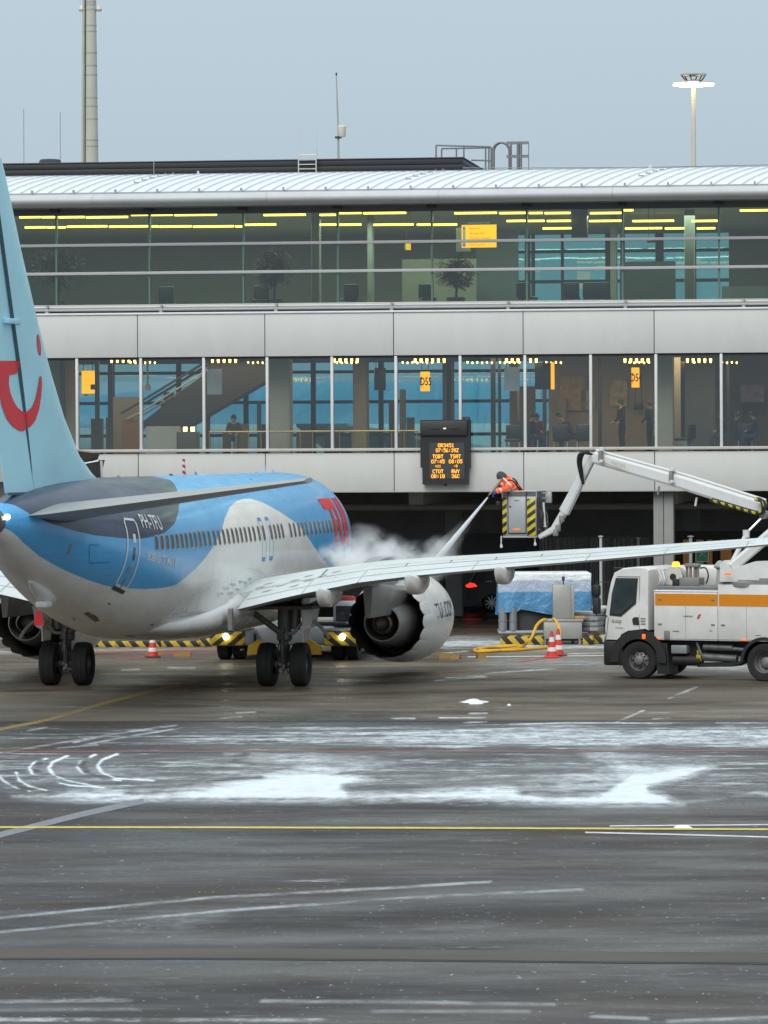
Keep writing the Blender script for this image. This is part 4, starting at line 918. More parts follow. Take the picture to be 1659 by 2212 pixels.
# guard rail and safety cage at the end of the plant room
g0 = tw(942, 344, vp + .4); gr = thing('roof_guardrail', 'grey tubular guardrail with arched ladder cage at the plant room end', 'railing', g0, -PHI)
def gl(px_, py_, v): p_ = tw(px_, py_, v) - g0; return (p_.dot(TU), p_.dot(TN), p_.z)
GP = mat('galvanised', (.20, .21, .22), .45, metal=.4, var=.08)
va, vb = vp + .4, vp + 3.0
for a, b_, v_ in (((942, 344), (942, 314), va), ((954, 344), (954, 321), vb), ((986, 344), (986, 321), vb), ((1002, 344), (1002, 314), va), ((1049, 369), (1049, 318), vb), ((1056, 369), (1056, 317), vb), ((1061, 369), (1061, 318), va), ((1066, 369), (1066, 322), va)):
    q = MB(); q.cyl(gl(*a, v_), gl(*b_, v_), .03, n=7); q.build('post', GP, gr)
for a, b_, v_ in (((942, 314), (1060, 317), va), ((954, 321), (1060, 319), vb), ((1018, 346), (1062, 347), va)):
    q = MB(); q.cyl(gl(*a, v_), gl(*b_, v_), .03, n=7); q.build('rail', GP, gr)
for v_, dx in ((va, 0), (va + .5, 3)):
    pts = [gl(1064 + dx, 372, v_)] + [gl(1082 + dx - 18 * math.cos(t_), 328 - 20 * math.sin(t_), v_) for t_ in np.linspace(0, math.pi, 11)] + [gl(1100 + dx, 372, v_)]
    q = MB(); q.tube(pts, .035, 7); q.build('cage_hoop', GP, gr)
for px_ in (1104, 1119, 1125):
    q = MB(); q.cyl(gl(px_, 374, va), gl(px_, 308, va), .05 if px_ > 1110 else .035, n=7); q.build('post', GP, gr)
q = MB(); q.cyl(gl(1142, 374, va), gl(1142, 308, va), .015, n=6); q.build('post', GP, gr)
for py_ in (309, 338):
    q = MB(); a = gl(1094, py_, va); b_ = gl(1142, py_, va); q.box(a[0], b_[0], a[1] - .03, a[1] + .03, a[2] - .05, a[2] + .05); q.build('cage_band', GP, gr)
a = tw(1000, 363, 8.0); b_ = tw(1750, 354, 8.0); q = MB(); q.tube([a, (a + b_) / 2 - Vector((0, 0, .05)), b_], .014, 5)
tag(q.build('safety_line', GP), 'thin safety wire stretched along the roof crest at right', 'wire')

# ================================================================== GATE DISPLAY
u0, z1 = F(908, 907, -.3); u1, z0 = F(1016, 1046, -.3); W_, H_ = u1 - u0, z1 - z0
ED = thing('gate_display', 'black docking display with amber digits hung on the facade', 'display', tpos((u0 + u1) / 2, -.35, z0), -PHI)
BK = mat('display_black', (.012, .012, .013), .5, var=.1)
q = MB(); q.prism([(-W_ / 2, H_ * .26), (-W_ / 2, H_), (W_ / 2, H_), (W_ / 2, H_ * .26), (W_ * .46, H_ * .26), (W_ * .46, 0), (-W_ * .46, 0), (-W_ * .46, H_ * .26)], 0, .34); q.build('housing', BK, ED)
q = MB(); q.bevbox(-W_ * .49, W_ * .45, -.10, -.001, H_ * .755, H_ * .985, .02); q.build('scanner_hood', mat('display_dark_grey', (.022, .023, .024), .5), ED)
for s in (-1, 1): q = MB(); q.bevbox(s * .32 - .14, s * .32 + .14, -.112, -.10, H_ * .85, H_ * .875, .004); q.build('scanner_slot', BK, ED)
q = MB(); q.box(-.045, .045, -.112, -.101, H_ * .855, H_ * .875); q.build('white_plate', WHT, ED)
X0, X1, Y0, Y1 = -W_ * .315, W_ * .385, H_ * .09, H_ * .645
q = MB(); q.box(X0, X1, -.012, -.001, Y0, Y1); q.build('screen', mat('led_screen', (.045, .05, .052), .35, var=.04), ED)
q = MB(); q.lathe([(0, -.05), (.04, -.05), (.06, 0)], o=(0, .1, 0), n=10); q.build('lower_nub', BK, ED)
for s in (-1, 1): q = MB(); q.box(s * W_ * .3 - .04, s * W_ * .3 + .04, .34, .5, H_ * .2, H_ * .3); q.box(s * W_ * .3 - .04, s * W_ * .3 + .04, .34, .5, H_ * .8, H_ * .86); q.build('wall_bracket', DARKM, ED)
FONT = {'0': '0E 11 11 11 11 11 0E', '1': '04 0C 04 04 04 04 0E', '2': '0E 11 01 02 04 08 1F', '3': '0E 11 01 06 01 11 0E', '4': '02 06 0A 12 1F 02 02', '5': '1F 10 1E 01 01 11 0E', '6': '06 08 10 1E 11 11 0E', '7': '1F 01 02 04 08 08 08', '8': '0E 11 11 0E 11 11 0E', '9': '0E 11 11 0F 01 02 0C',
        'O': '0E 11 11 11 11 11 0E', 'R': '1E 11 11 1E 14 12 11', 'Z': '1F 01 02 04 08 10 1F', 'T': '1F 04 04 04 04 04 04', 'B': '1E 11 11 1E 11 11 1E', 'S': '0F 10 10 0E 01 01 1E', 'A': '0E 11 11 1F 11 11 11', 'C': '0E 11 10 10 10 11 0E', 'W': '11 11 11 15 15 15 0A', 'Y': '11 11 0A 04 04 04 04',
        ':': '00 04 04 00 04 04 00', '+': '00 04 04 1F 04 04 00', '-': '00 00 00 1F 00 00 00', ' ': '00 00 00 00 00 00 00'}
LED = emit_mat('led_amber', (1.0, .40, .015), 1.5)
def led(body, cx_, cy_, h_, sx=1.0):
    px_ = h_ / 7; w_ = len(body) * 6 * px_ * sx; q = MB()
    for i, ch in enumerate(body):
        for r_, hx in enumerate(FONT[ch].split()):
            bits = int(hx, 16)
            for cbit in range(5):
                if bits >> (4 - cbit) & 1:
                    x = cx_ - w_ / 2 + (i * 6 + cbit) * px_ * sx; y = cy_ + h_ / 2 - (r_ + 1) * px_
                    q.box(x, x + px_ * sx * 1.02, -.02, -.013, y + .001, y + px_ * 1.0)
    q.build('led_text', LED, ED)['kind'] = 'stuff'
cxm = (X0 + X1) / 2; hh = (Y1 - Y0)
led('OR3451', cxm - .02, Y1 - .075 * hh, hh * .105, .86); led('07:56:39Z', cxm + .02, Y1 - .215 * hh, hh * .105, .80)
lx, rx = cxm - (X1 - X0) * .25, cxm + (X1 - X0) * .255
for a, x, yy, h_ in (('TOBT', lx, .385, .105), ('TSAT', rx, .385, .105), ('07:45', lx, .525, .105), ('08:05', rx, .525, .105), ('+11', lx, .655, .075), ('-9', rx, .655, .075), ('CTOT', lx, .80, .105), ('RWY', rx, .80, .105), ('08:18', lx, .935, .105), ('36C', rx, .935, .105)):
    led(a, x, Y1 - yy * hh, h_ * hh, .86)

# ================================================================== UNDER THE PIER
q = MB(); q.box(U0, U1, .0, 26, z_lb - .02, z_lb - .001); q.build('underside', mat('underside', (.45, .45, .43), .9), TB)
q = MB(); q.box(U0, U1, 25, 25.3, 0, z_lb - .03); q.build('rear_ground_wall', mat('rear_ground', (.42, .40, .37), .9, var=.2, scale=1.5), TB)
for px_ in (1434, 1434 - 4 * 282):
    uu = U(px_, 1120, .6); q = MB(); q.bevbox(uu - .33, uu + .0, .4, 1.05, 0, z_lb - .03, .03); q.bevbox(uu + .01, uu + .33, .4, 1.05, 0, z_lb - .03, .03); q.build('column', mat('column_grey', (.26, .26, .25), .7, var=.08), TB)
# dim structure in the depth: rear columns, beams and pipe runs
for k in range(-6, 7):
    q = MB(); uu = U(1434, 1120, .6) + k * step * 2; q.bevbox(uu - .3, uu + .3, 15, 15.6, 0, z_lb - .5, .03); q.build('rear_column', mat('column_dim', (.36, .36, .34), .8, var=.1), TB)
    q = MB(); q.bevbox(uu - .25, uu + .25, 4.0, 24.8, z_lb - .48, z_lb - .022, .03); q.build('beam', mat('column_dim', (.20, .20, .19), .8), TB)
for v_, z_, r_ in ((7.0, z_lb - .6, .12), (11.0, z_lb - .6, .10)):
    q = MB(); q.cyl((U0, v_, z_), (U1, v_, z_), r_, n=10); q.build('pipe_run', mat('pipe_dim', (.26, .26, .25), .5, var=.1), TB)
for px_, w_, h_ in ((800, 2.6, 2.6), (905, 1.0, 2.1), (1000, 3.0, 2.8), (1110, 1.0, 2.1)):
    uu = U(px_, 1250, 24.9); q = MB(); q.bevbox(uu, uu + w_, 24.9, 24.98, 0, h_, .02); q.build('rear_door', mat('door_dim', (.16, .17, .17), .5, var=.1), TB)
# recessed office front: dark glass between posts, corrugated strip above
vo = 9.0
oz1 = F(1300, 1160, vo)[1]
OG = mat('office_dark', (.06, .062, .058), .35, var=.3, scale=3, stretch=(3, 1, .3)); OS = mat('office_slat', (.24, .22, .19), .7, var=.2, scale=4, stretch=(3, 1, .3))
q = MB(); q.box(U(1165, 1200, vo), U(1405, 1200, vo), vo, vo + .2, 0, oz1); q.build('office_wall', OG, TB)
rr = random.Random(3)
for k in range(46):
    px_ = 1168 + k * 5.1
    if rr.random() < .35: continue
    uu = U(px_, 1200, vo); q = MB(); q.box(uu, uu + rr.choice((.03, .05, .08)), vo - .05, vo - .002, .2, oz1 - rr.uniform(0, .06)); q.build('slat', OS, TB)
for px_ in (1196, 1247, 1268, 1319, 1372):
    uu = U(px_, 1200, vo); q = MB(); q.box(uu - .06, uu + .06, vo - .09, vo - .06, 0, oz1 + .02); q.build('office_post', mat('office_post', (.10, .10, .095), .6), TB)
# right of the column: timber posts, warm lamplight put into the wood as faint emission
q = MB(); q.box(U(1456, 1180, vo), U1, vo + .3, vo + .5, 0, F(1500, 1148, vo)[1]); q.build('office_wall', mat('office_black', (.012, .012, .012), .6), TB)
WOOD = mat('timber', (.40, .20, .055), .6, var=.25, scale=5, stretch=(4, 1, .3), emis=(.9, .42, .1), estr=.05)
for a, b_ in ((1475, 1487), (1503, 1519), (1527, 1538), (1556, 1580), (1592, 1600)):
    q = MB(); q.box(U(a, 1180, vo), U(b_, 1180, vo), vo + .1, vo + .25, 0, F(a, 1166, vo)[1]); q.build('timber_post', WOOD, TB)
WARM = emit_mat('warm_panel', (1.0, .55, .16), .5)
# poles and signs
def pole(px_, py0, py1, d, r_, m_, label, cat='pole', name='pole'):
    b_ = at(px_, py1, d); z1_ = at(px_, py0, d).z; q = MB(); q.cyl((0, 0, 0), (0, 0, z1_), r_, r_ * .9, 8); q.lathe([(0, .0), (r_ * 1.7, 0), (r_ * 1.7, .03), (0, .05)], o=(0, 0, z1_), n=8); o = q.build(name, m_, loc=(b_.x, d, 0)); return tag(o, label, cat)
PALE = mat('pale_post', (.42, .46, .47), .5, var=.1)
pole(1298, 1160, 1235, 139, .05, PALE, 'thin pale post standing left of the truck cab')
pole(1379, 1163, 1235, 146, .05, PALE, 'snow tipped pale post behind the wing near the grey column')
pole(1492, 1160, 1220, 139, .06, mat('galv', (.3, .31, .32), .5), 'grey post beside the green sign')
def gsign(px0, px1, py0, py1, d, m_, label, mark):
    a = at(px0, py0, d); b_ = at(px1, py1, d); o = thing('sign', label, 'sign', ((a.x + b_.x) / 2, d, 0)); w_, h_ = b_.x - a.x, a.z - b_.z; zc_ = (a.z + b_.z) / 2
    q = MB(); q.bevbox(-w_ / 2, w_ / 2, 0, .03, zc_ - h_ / 2, zc_ + h_ / 2, .01); q.build('plate', mat('sign_white', (.55, .55, .52), .5, var=.05), o)
    q = MB(); q.box(-w_ / 2 + .03, w_ / 2 - .03, -.006, -.002, zc_ - h_ / 2 + .03, zc_ + h_ / 2 - .03); q.build('field', m_, o)
    q = MB(); q.cyl((0, .06, 0), (0, .06, zc_), .03, n=8); q.build('post', GREYM, o)
    q = MB(); mark(q, w_, h_, zc_); q.build('symbol', mat('sign_white', (.55, .55, .52), .5), o); return o
def mk_assembly(q, w_, h_, z):
    for k in range(4): a = k * math.pi / 2 + .78; q.prism([(math.cos(a) * .14 + .0, z + .07 + math.sin(a) * .1), (math.cos(a) * .14 + .05, z + .07 + math.sin(a) * .1), (math.cos(a) * .06, z + .07 + math.sin(a) * .045)], -.010, -.007)
    q.lathe([(0, 0), (.035, 0)], 'Y', (0, -.009, z + .08), 10)
def mk_fire(q, w_, h_, z): q.bevbox(-.03, .03, -.010, -.007, z - .08, z + .06, .002); q.prism([(.05, z - .06), (.12, z - .06), (.085, z + .05)], -.010, -.007)
gsign(1502, 1531, 1189, 1214, 145, mat('sign_field_green', (.02, .22, .12), .5, var=.05), 'green sign with a white symbol on a post behind the wing', mk_assembly)
gsign(1416, 1447, 1196, 1218, 145, mat('sign_field_red', (.30, .025, .015), .5, var=.05), 'red sign with white symbols beside the grey column', mk_fire)

# ================================================================== STAND EQUIPMENT
STRIPE = stripe_mat('hazard_stripes', (.62, .42, .03), (.014, .014, .014), .42, (1, 0, .9), .6)
def barrier(px0, px1, pyb, h_, label, depth=.35, group='striped kerb blocks'):
    a = gnd(px0, pyb); b_ = gnd(px1, pyb); d = (b_ - a); ang = math.atan2(d.y, d.x); q = MB(); q.bevbox(0, d.length, 0, depth, 0, h_, .02)
    return tag(q.build('kerb_block', STRIPE, loc=a, rot=(0, 0, ang)), label, 'barrier', group)
barrier(186, 345, 1397.5, .17, 'yellow and black kerb block seen below the belly, left of the cone')
barrier(347, 430, 1397.0, .17, 'yellow and black kerb block seen below the belly, right of the cone')
barrier(430, 487, 1396.5, .24, 'short yellow and black kerb block ending at the tractor')
barrier(1081, 1174, 1393, .24, 'yellow and black kerb block under the blue tarpaulin unit', 1.4)
barrier(1259, 1280, 1393.0, .26, 'short striped kerb block just right of the steel cabinet', .8)
barrier(1281, 1306, 1391, .26, 'striped kerb block beneath the bent guard rail', .8)
# tarpaulin-covered air unit
d0 = 136.0; pa = at(1077, 1392, d0); pb = at(1279, 1392, d0); wu = pb.x - pa.x
TP = thing('covered_air_unit', 'ground air unit wrapped in a blue and white tarpaulin', 'ground unit', (pa.x, d0, 0))
zt, zm, zb_ = at(1170, 1236, d0).z, at(1170, 1279, d0).z, at(1170, 1322, d0).z
m, t, b = new_mat('tarpaulin'); n = t.nodes.new; l = t.links.new
gm = n('ShaderNodeTexCoord'); sp_ = n('ShaderNodeSeparateXYZ'); l(gm.outputs['Object'], sp_.inputs[0])
nn_ = n('ShaderNodeTexNoise'); nn_.inputs['Scale'].default_value = 3; nn_.inputs['Detail'].default_value = 5; l(gm.outputs['Object'], nn_.inputs['Vector'])
ad = n('ShaderNodeMath'); ad.operation = 'MULTIPLY_ADD'; ad.inputs[1].default_value = .10; l(nn_.outputs[0], ad.inputs[0]); l(sp_.outputs['Z'], ad.inputs[2])
cr = n('ShaderNodeValToRGB'); e = cr.color_ramp.elements; e[0].position = 0; e[0].color = (.075, .23, .42, 1); e[1].position = 1; e[1].color = (.80, .84, .86, 1)
mrr = n('ShaderNodeMapRange'); mrr.inputs['From Min'].default_value = zb_ - .1; mrr.inputs['From Max'].default_value = zt + .05; l(ad.outputs[0], mrr.inputs['Value']); l(mrr.outputs[0], cr.inputs[0])
k_ = (zm + .04 - zb_ + .1) / (zt - zb_ + .15); k2 = (zt - .22 - zb_ + .1) / (zt - zb_ + .15)
x = e.new(k_); x.color = (.085, .26, .46, 1); x = e.new(min(.99, k_ + .02)); x.color = (.36, .43, .56, 1); x = e.new(k2); x.color = (.42, .49, .60, 1); x = e.new(k2 + .03); x.color = (.78, .83, .86, 1)
l(cr.outputs[0], b.inputs['Base Color']); b.inputs['Roughness'].default_value = .38
bn = n('ShaderNodeTexNoise'); bn.inputs['Scale'].default_value = 2.6; bn.inputs['Detail'].default_value = 6; bn.inputs['Distortion'].default_value = 1.2; l(gm.outputs['Object'], bn.inputs['Vector'])
bq = n('ShaderNodeBump'); bq.inputs['Strength'].default_value = .7; bq.inputs['Distance'].default_value = .12; l(bn.outputs[0], bq.inputs['Height']); l(bq.outputs[0], b.inputs['Normal'])
TARP = m
rr = random.Random(5); q = MB(); nu, nv = 64, 26; rings = []
def tarp_pt(s_, v_):
    """s_ round the box (0..1), v_ down from the crown"""
    per = 2 * (wu + 1.5); d = s_ * per; r_ = .12
    if d < wu: x, y, nx_, ny_ = d, 0, 0, -1
    elif d < wu + 1.5: x, y, nx_, ny_ = wu, d - wu, 1, 0
    elif d < 2 * wu + 1.5: x, y, nx_, ny_ = wu - (d - wu - 1.5), 1.5, 0, 1
    else: x, y, nx_, ny_ = 0, 1.5 - (d - 2 * wu - 1.5), -1, 0
    sag = .05 * math.sin(d * 5.1 + 1) * v_ + .035 * math.sin(d * 11.3 + 4 * v_) * v_ + (.10 * v_ if nx_ == 0 and ny_ < 0 and d < .7 else 0)
    bot = zb_ + .05 * math.sin(d * 2.3) - (.10 if (d < .6) else 0) + .09 * math.sin(d * 1.1 + 2)
    zz = zt - .06 - (zt - .06 - bot) * v_
    return (x + nx_ * sag, y + ny_ * sag, zz)
for j in range(nv + 1): rings.append([tarp_pt(i / nu, j / nv) for i in range(nu)])
q.loft(rings, caps=False)
top = [[(p[0] * (1 - .03 * k) + wu * .5 * .03 * k, p[1] * (1 - .06 * k) + .75 * .06 * k, zt - .06 + .055 * math.sin(math.pi / 2 * k / 3)) for p in rings[0]] for k in range(4)]
q.loft(top, caps=False); q.add(top[-1], [tuple(range(nu))]); q.build('tarpaulin', TARP, TP)
q = MB(); q.box(.12, wu - .1, .2, 1.4, .32, zt - .15); q.build('unit_body', DARKM, TP)
q = MB(); q.bevbox(0, wu, -.1, 1.5, .245, .33, .02); q.build('skid', GREYM, TP)
for x_, r_ in ((.14, .14), (.46, .13)): q = MB(); q.lathe([(r_, .33), (r_, .62), (r_ + .015, .63), (r_ + .015, .66), (r_, .67), (r_, 1.05)], o=(x_, .0, 0), n=18); q.build('duct', mat('duct_steel', (.30, .31, .32), .4, metal=.5, var=.1), TP)
q = MB(); q.lathe([(0, 0), (.26, 0), (.26, .1), (0, .1)], 'Y', (.92, .15, .52), 20); q.build('hose_reel', DARKM, TP)
q = MB(); q.bevbox(wu, wu + .5, .4, .9, .95, 1.08, .03); q.build('snowy_pipe', mat('snow_pipe', (.6, .63, .65), .5), TP)
rr = random.Random(9)
for k in range(9):
    q = MB(); a = Vector((wu + rr.uniform(.05, .35), rr.uniform(.1, .6), rr.uniform(.35, .6))); q.tube([a, a + Vector((rr.uniform(-.2, .25), 0, .25)), a + Vector((rr.uniform(-.1, .3), 0, rr.uniform(.3, .55)))], .035, 6); q.build('pipe', mat('pipe_mix', (.25, .26, .27), .35, metal=.5, var=.3, scale=5), TP)
# post with the yellow wand
p = gnd(1130, 1376); PO = thing('service_post', 'grey post carrying a yellow handset in front of the tarpaulin', 'post', p)
zs = lambda py_: at(1130, py_, p.y).z
q = MB(); q.box(-.11, .08, -.06, .06, 0, zs(1256)); q.build('column', GREYM, PO)
q = MB(); q.prism([(-.03, zs(1263)), (.15, zs(1263)), (.14, zs(1283)), (.03, zs(1304)), (-.03, zs(1300))], -.09, -.02); q.prism([(.10, zs(1236)), (.36, zs(1236)), (.36, zs(1243)), (.22, zs(1250)), (.10, zs(1248))], -.09, .05); q.build('handset', mat('wand_yellow', (.62, .42, .02), .45, var=.06), PO)
q = MB(); q.tube([(.13, -.1, zs(1265)), (.17, -.1, zs(1285)), (.06, -.1, zs(1303))], .02, 6); q.build('cable', DARKM, PO)
# steel cabinet on a bench
p = gnd(1220, 1392); CB = thing('steel_cabinet', 'upright grey steel cabinet on a low steel chest', 'cabinet', p)
px2 = lambda x: (at(x, 1392, p.y).x - p.x); pz = lambda y: at(1220, y, p.y).z
STEEL = mat('brushed_steel', (.36, .355, .33), .42, metal=.35, var=.07, scale=3)
q = MB(); q.bevbox(px2(1175), px2(1257), -.1, .6, pz(1380), pz(1343), .012); q.build('chest', STEEL, CB)
q = MB(); q.bevbox(px2(1173), px2(1260), -.13, .63, pz(1342.5), pz(1337.5), .01); q.build('chest_lid', STEEL, CB)
for x_ in (1177, 1252):
    for y_ in (-.06, .5): q = MB(); q.box(px2(x_) - .03, px2(x_) + .03, y_ - .03, y_ + .03, 0, pz(1380.5)); q.build('leg', STEEL, CB)
q = MB(); q.bevbox(px2(1195), px2(1234), .02, .55, pz(1337), pz(1263), .012); q.build('cabinet_body', STEEL, CB)
q = MB(); q.bevbox(px2(1234.4), px2(1241), .03, .54, pz(1337), pz(1264), .01); q.build('cabinet_door', STEEL, CB)
q = MB(); q.cyl((px2(1218), .2, pz(1263)), (px2(1218), .2, pz(1255)), .02, n=8); q.lathe([(0, 0), (.04, 0), (.05, .1), (.03, .14), (0, .14)], o=(px2(1218), .2, pz(1255)), n=10); q.build('beacon', DARKM, CB)
q = MB(); q.bevbox(px2(1242), px2(1264), .0, .3, pz(1337.3), pz(1331), .01); q.build('wooden_wedge', mat('ply', (.42, .24, .10), .6), CB)
# guard rail bent round the equipment: two galvanised beams
p = gnd(1268, 1392); GRL = thing('guard_rail', 'bent galvanised guard rail beside the truck front', 'guard rail', p)
def wbeam(z):
    path = [(-.9, .9), (-.3, .75), (.0, .55), (.12, .45), (.32, .5), (.48, .8), (.55, 1.3)]
    pr = [(0, -.16), (-.05, -.12), (-.05, -.05), (0, 0), (-.05, .05), (-.05, .12), (0, .16)]; q = MB(); rings = []
    for i, (x, y) in enumerate(path):
        a = path[max(0, i - 1)]; c = path[min(len(path) - 1, i + 1)]; tx, ty = c[0] - a[0], c[1] - a[1]; k = math.hypot(tx, ty); nx_, ny_ = ty / k, -tx / k
        rings.append([(x - nx_ * o_, y - ny_ * o_, z + h_) for o_, h_ in pr] + [(x - nx_ * (o_ + .012), y - ny_ * (o_ + .012), z + h_) for o_, h_ in pr[::-1]])
    q.loft(rings); q.build('beam', mat('zinc', (.42, .43, .43), .38, metal=.6, var=.12, scale=3), GRL)
wbeam(.86); wbeam(.52)
for x, y in ((-.4, .85), (.12, .58), (.5, 1.05)): q = MB(); q.box(x - .05, x + .05, y, y + .1, 0, 1.0); q.build('post', GREYM, GRL)
# yellow hose
YH = mat('hose_yellow', (.75, .40, .02), .5, var=.12, scale=5)
def hp(x, y, d): return at(1014.9 + x * .19841, 1179.5 + y * .19841, d)
def hg(x, y, z=.045): return gnd(1014.9 + x * .19841, 1179.5 + y * .19841, z)
def smooth(pts, k=5):
    P = [Vector(p) for p in pts]; P = [P[0]] + P + [P[-1]]; o = []
    for i in range(1, len(P) - 2):
        for j in range(k):
            t_ = j / k; a, b_, c, d = P[i - 1:i + 3]; o.append(.5 * ((2 * b_) + (c - a) * t_ + (2 * a - 5 * b_ + 4 * c - d) * t_ ** 2 + (-a + 3 * b_ - 3 * c + d) * t_ ** 3))
    return o + [P[-2]]
hose = thing('yellow_hose', 'thick yellow hose coiled on the ground and hung over the steel chest', 'hose', (0, 0, 0))
q = MB(); q.tube(smooth([hp(830, 802, 132.4), hp(800, 803, 132.2), hp(760, 830, 132), hp(720, 880, 131.5), hp(680, 980, 130.8), hp(630, 1050, 130.2), hg(570, 1085), hg(430, 1095), hg(250, 1100), hg(100, 1118), hg(50, 1135), hg(90, 1150), hg(300, 1140), hg(500, 1115), hg(570, 1100)]), .045, 8); q.build('coil', YH, hose)
q = MB(); q.tube(smooth([hg(560, 1092), hg(450, 1085), hg(250, 1098), hg(110, 1125), hg(180, 1138), hg(480, 1132), hg(700, 1115), hg(860, 1102)]), .045, 8); q.build('coil', YH, hose)
q = MB(); q.tube(smooth([hp(905, 795, 132.4), hp(930, 805, 132.0), hp(955, 850, 131.6), hp(972, 900, 131.4), hp(978, 960, 131.2), hp(978, 1040, 131.1), hg(978, 1090)]), .045, 8); q.build('drop', YH, hose)
# traffic cones
CR, CW = mat('cone_red', (.55, .035, .025), .5, var=.1, emis=(1, .05, .02), estr=.06), mat('cone_white', (.72, .72, .70), .5, var=.1)
def cone(px_, py_, h_, label, bm_=None, rz=0.0):
    o = thing('traffic_cone', label, 'cone', gnd(px_, py_), rz, 'traffic cones'); f = lambda e: .035 + (.165 - .035) * (1 - e)
    cuts = [0, .20, .36, .58, .76, 1.0]
    for k in range(5):
        a, b_ = cuts[k], cuts[k + 1]; z0_ = .04; q = MB(); q.lathe([(f(a) , z0_ + a * (h_ - .04)), (f(b_), z0_ + b_ * (h_ - .04))] + ([(0, h_)] if k == 4 else []), n=20); q.build('band', CW if k % 2 else CR, o)
    q = MB(); q.bevbox(-.21, .21, -.21, .21, 0, .045, .015); q.build('base', bm_ or CR, o); return o
cone(1192, 1420.5, .77, 'front red and white cone of the pair by the yellow hose')
cone(1206, 1417, .80, 'red and white cone half hidden behind the front cone by the hose', DARKM, .3)
cone(330, 1420, .72, 'red and white cone standing alone under the aircraft belly', DARKM, .2)
# wheel chocks
CHK = mat('chock_wood', (.26, .14, .035), .7, var=.35, scale=7); 
def chock(px_, py_, ln, h_, label, rz=0.0):
    q = MB(); q.prism([(-.11, 0), (.11, 0), (.06, h_), (-.06, h_)], 0, ln, 'x'); q2 = q.build('wheel_chock', CHK, loc=gnd(px_, py_), rot=(0, 0, rz)); return tag(q2, label, 'chock', 'wheel chocks on the stand')
chock(948, 1422.5, .36, .15, 'long yellow-brown chock right of the engine nozzle', .05); chock(974, 1423, .28, .12, 'crooked worn chock touching the long chock by the engine', -.3)
chock(1030, 1423, .26, .14, 'yellow-brown chock lying below the coiled hose', .3)
chock(375, 1418, .52, .13, 'long worn chock on the ground right of the cone under the belly', -.05); chock(330, 1416, .3, .12, 'dark chock half behind the cone under the belly', .2)
# ================================================================== DARK SUV ON THE ROAD BELOW THE PIER
p = gnd(1062.5, 1322.5); CAR = thing('parked_suv', 'dark grey SUV with a lit red tail light under the pier', 'car', p, R(-4))
PAINT = mat('suv_paint', (.022, .026, .034), .30, spec=.4, var=.1); TYRE = mat('tyre', (.012, .012, .012), .85, var=.2, scale=8); RIM = mat('rim_alloy', (.55, .55, .54), .3, metal=.7, var=.08)
# x runs forward from the rear axle, near side at y = 0
sil = [(-.92, .42), (-.95, .75), (-.90, 1.02), (-.80, 1.12), (-.55, 1.55), (-.30, 1.63), (1.2, 1.62), (1.75, 1.45), (2.35, 1.08), (3.25, .95), (3.42, .72), (3.40, .35), (3.05, .30), (3.0, .52), (2.75, .70), (2.45, .52), (2.38, .28), (.42, .28), (.36, .52), (.0, .72), (-.36, .52), (-.42, .36)]
q = MB(); rings = []
for y, k in ((.0, .0), (.04, .6), (.14, 1.0), (.9, 1.0), (1.66, 1.0), (1.76, .6), (1.8, .0)):
    rings.append([(x + (0 if z < 1.05 else (.06 if x < 0 else -.05) * (1 - k)), y + ((.14 if y < .9 else -.14) * (z - 1.05) / .55 if z > 1.05 else 0), z - .02 * (1 - k)) for x, z in sil])
q.loft(rings); q.build('body', PAINT, CAR)
q = MB(); q.prism([(-.52, 1.12), (-.42, 1.46), (-.1, 1.52), (.6, 1.52), (.6, 1.1)], .02, .07); q.prism([(.66, 1.1), (.66, 1.52), (1.2, 1.5), (1.7, 1.14)], .02, .07); q.build('side_window', mat('car_glass', (.01, .012, .013), .06), CAR)
q = MB(); q.prism([(-.97, 1.00), (-.80, 1.10), (-.62, 1.05), (-.55, .96), (-.80, .93), (-.93, .93)], -.012, .05); q.build('tail_light', emit_mat('tail_red', (1.0, .02, .01), 2.4), CAR)
q = MB(); q.prism([(-.86, 1.13), (-.62, 1.50), (-.57, 1.47), (-.76, 1.13)], -.005, .14); q.build('pillar_reflection', mat('reflection_beige', (.30, .26, .22), .3), CAR)  # beige strip paints a reflection onto the rear pillar
q = MB(); q.bevbox(-.25, .05, -.02, .03, 1.13, 1.17, .01); q.build('door_handle', mat('chrome', (.6, .6, .6), .2, metal=1, var=0), CAR)
for x in (0, 2.72):
    for y, s in ((.02, -1), (1.56, 1)):
        wh = bpy.data.objects.new('wheel', MB().lathe([(.20, 0), (.34, .02), (.36, .06), (.36, .18), (.34, .22), (.20, .24)], 'Y', (0, 0, 0), 28).mesh('wheel', TYRE)); COL.objects.link(wh); wh.parent = CAR; wh.location = (x, y, .36)
        if s < 0:
            q = MB(); q.lathe([(.275, .0), (.255, .01), (.245, .05)], 'Y', (0, .0, 0), 28)
            for k in range(10): a = k * math.pi / 5; M = Matrix.Rotation(a, 4, 'Y'); q.box(-.018, .018, -.002, .03, .04, .25, 0, M)
            q.lathe([(0, -.005), (.05, -.005), (.06, .02)], 'Y', (0, 0, 0), 14); q.build('rim', RIM, wh)
            q = MB(); q.lathe([(0, .07), (.26, .07)], 'Y', (0, 0, 0), 20); q.build('brake', DARKM, wh)
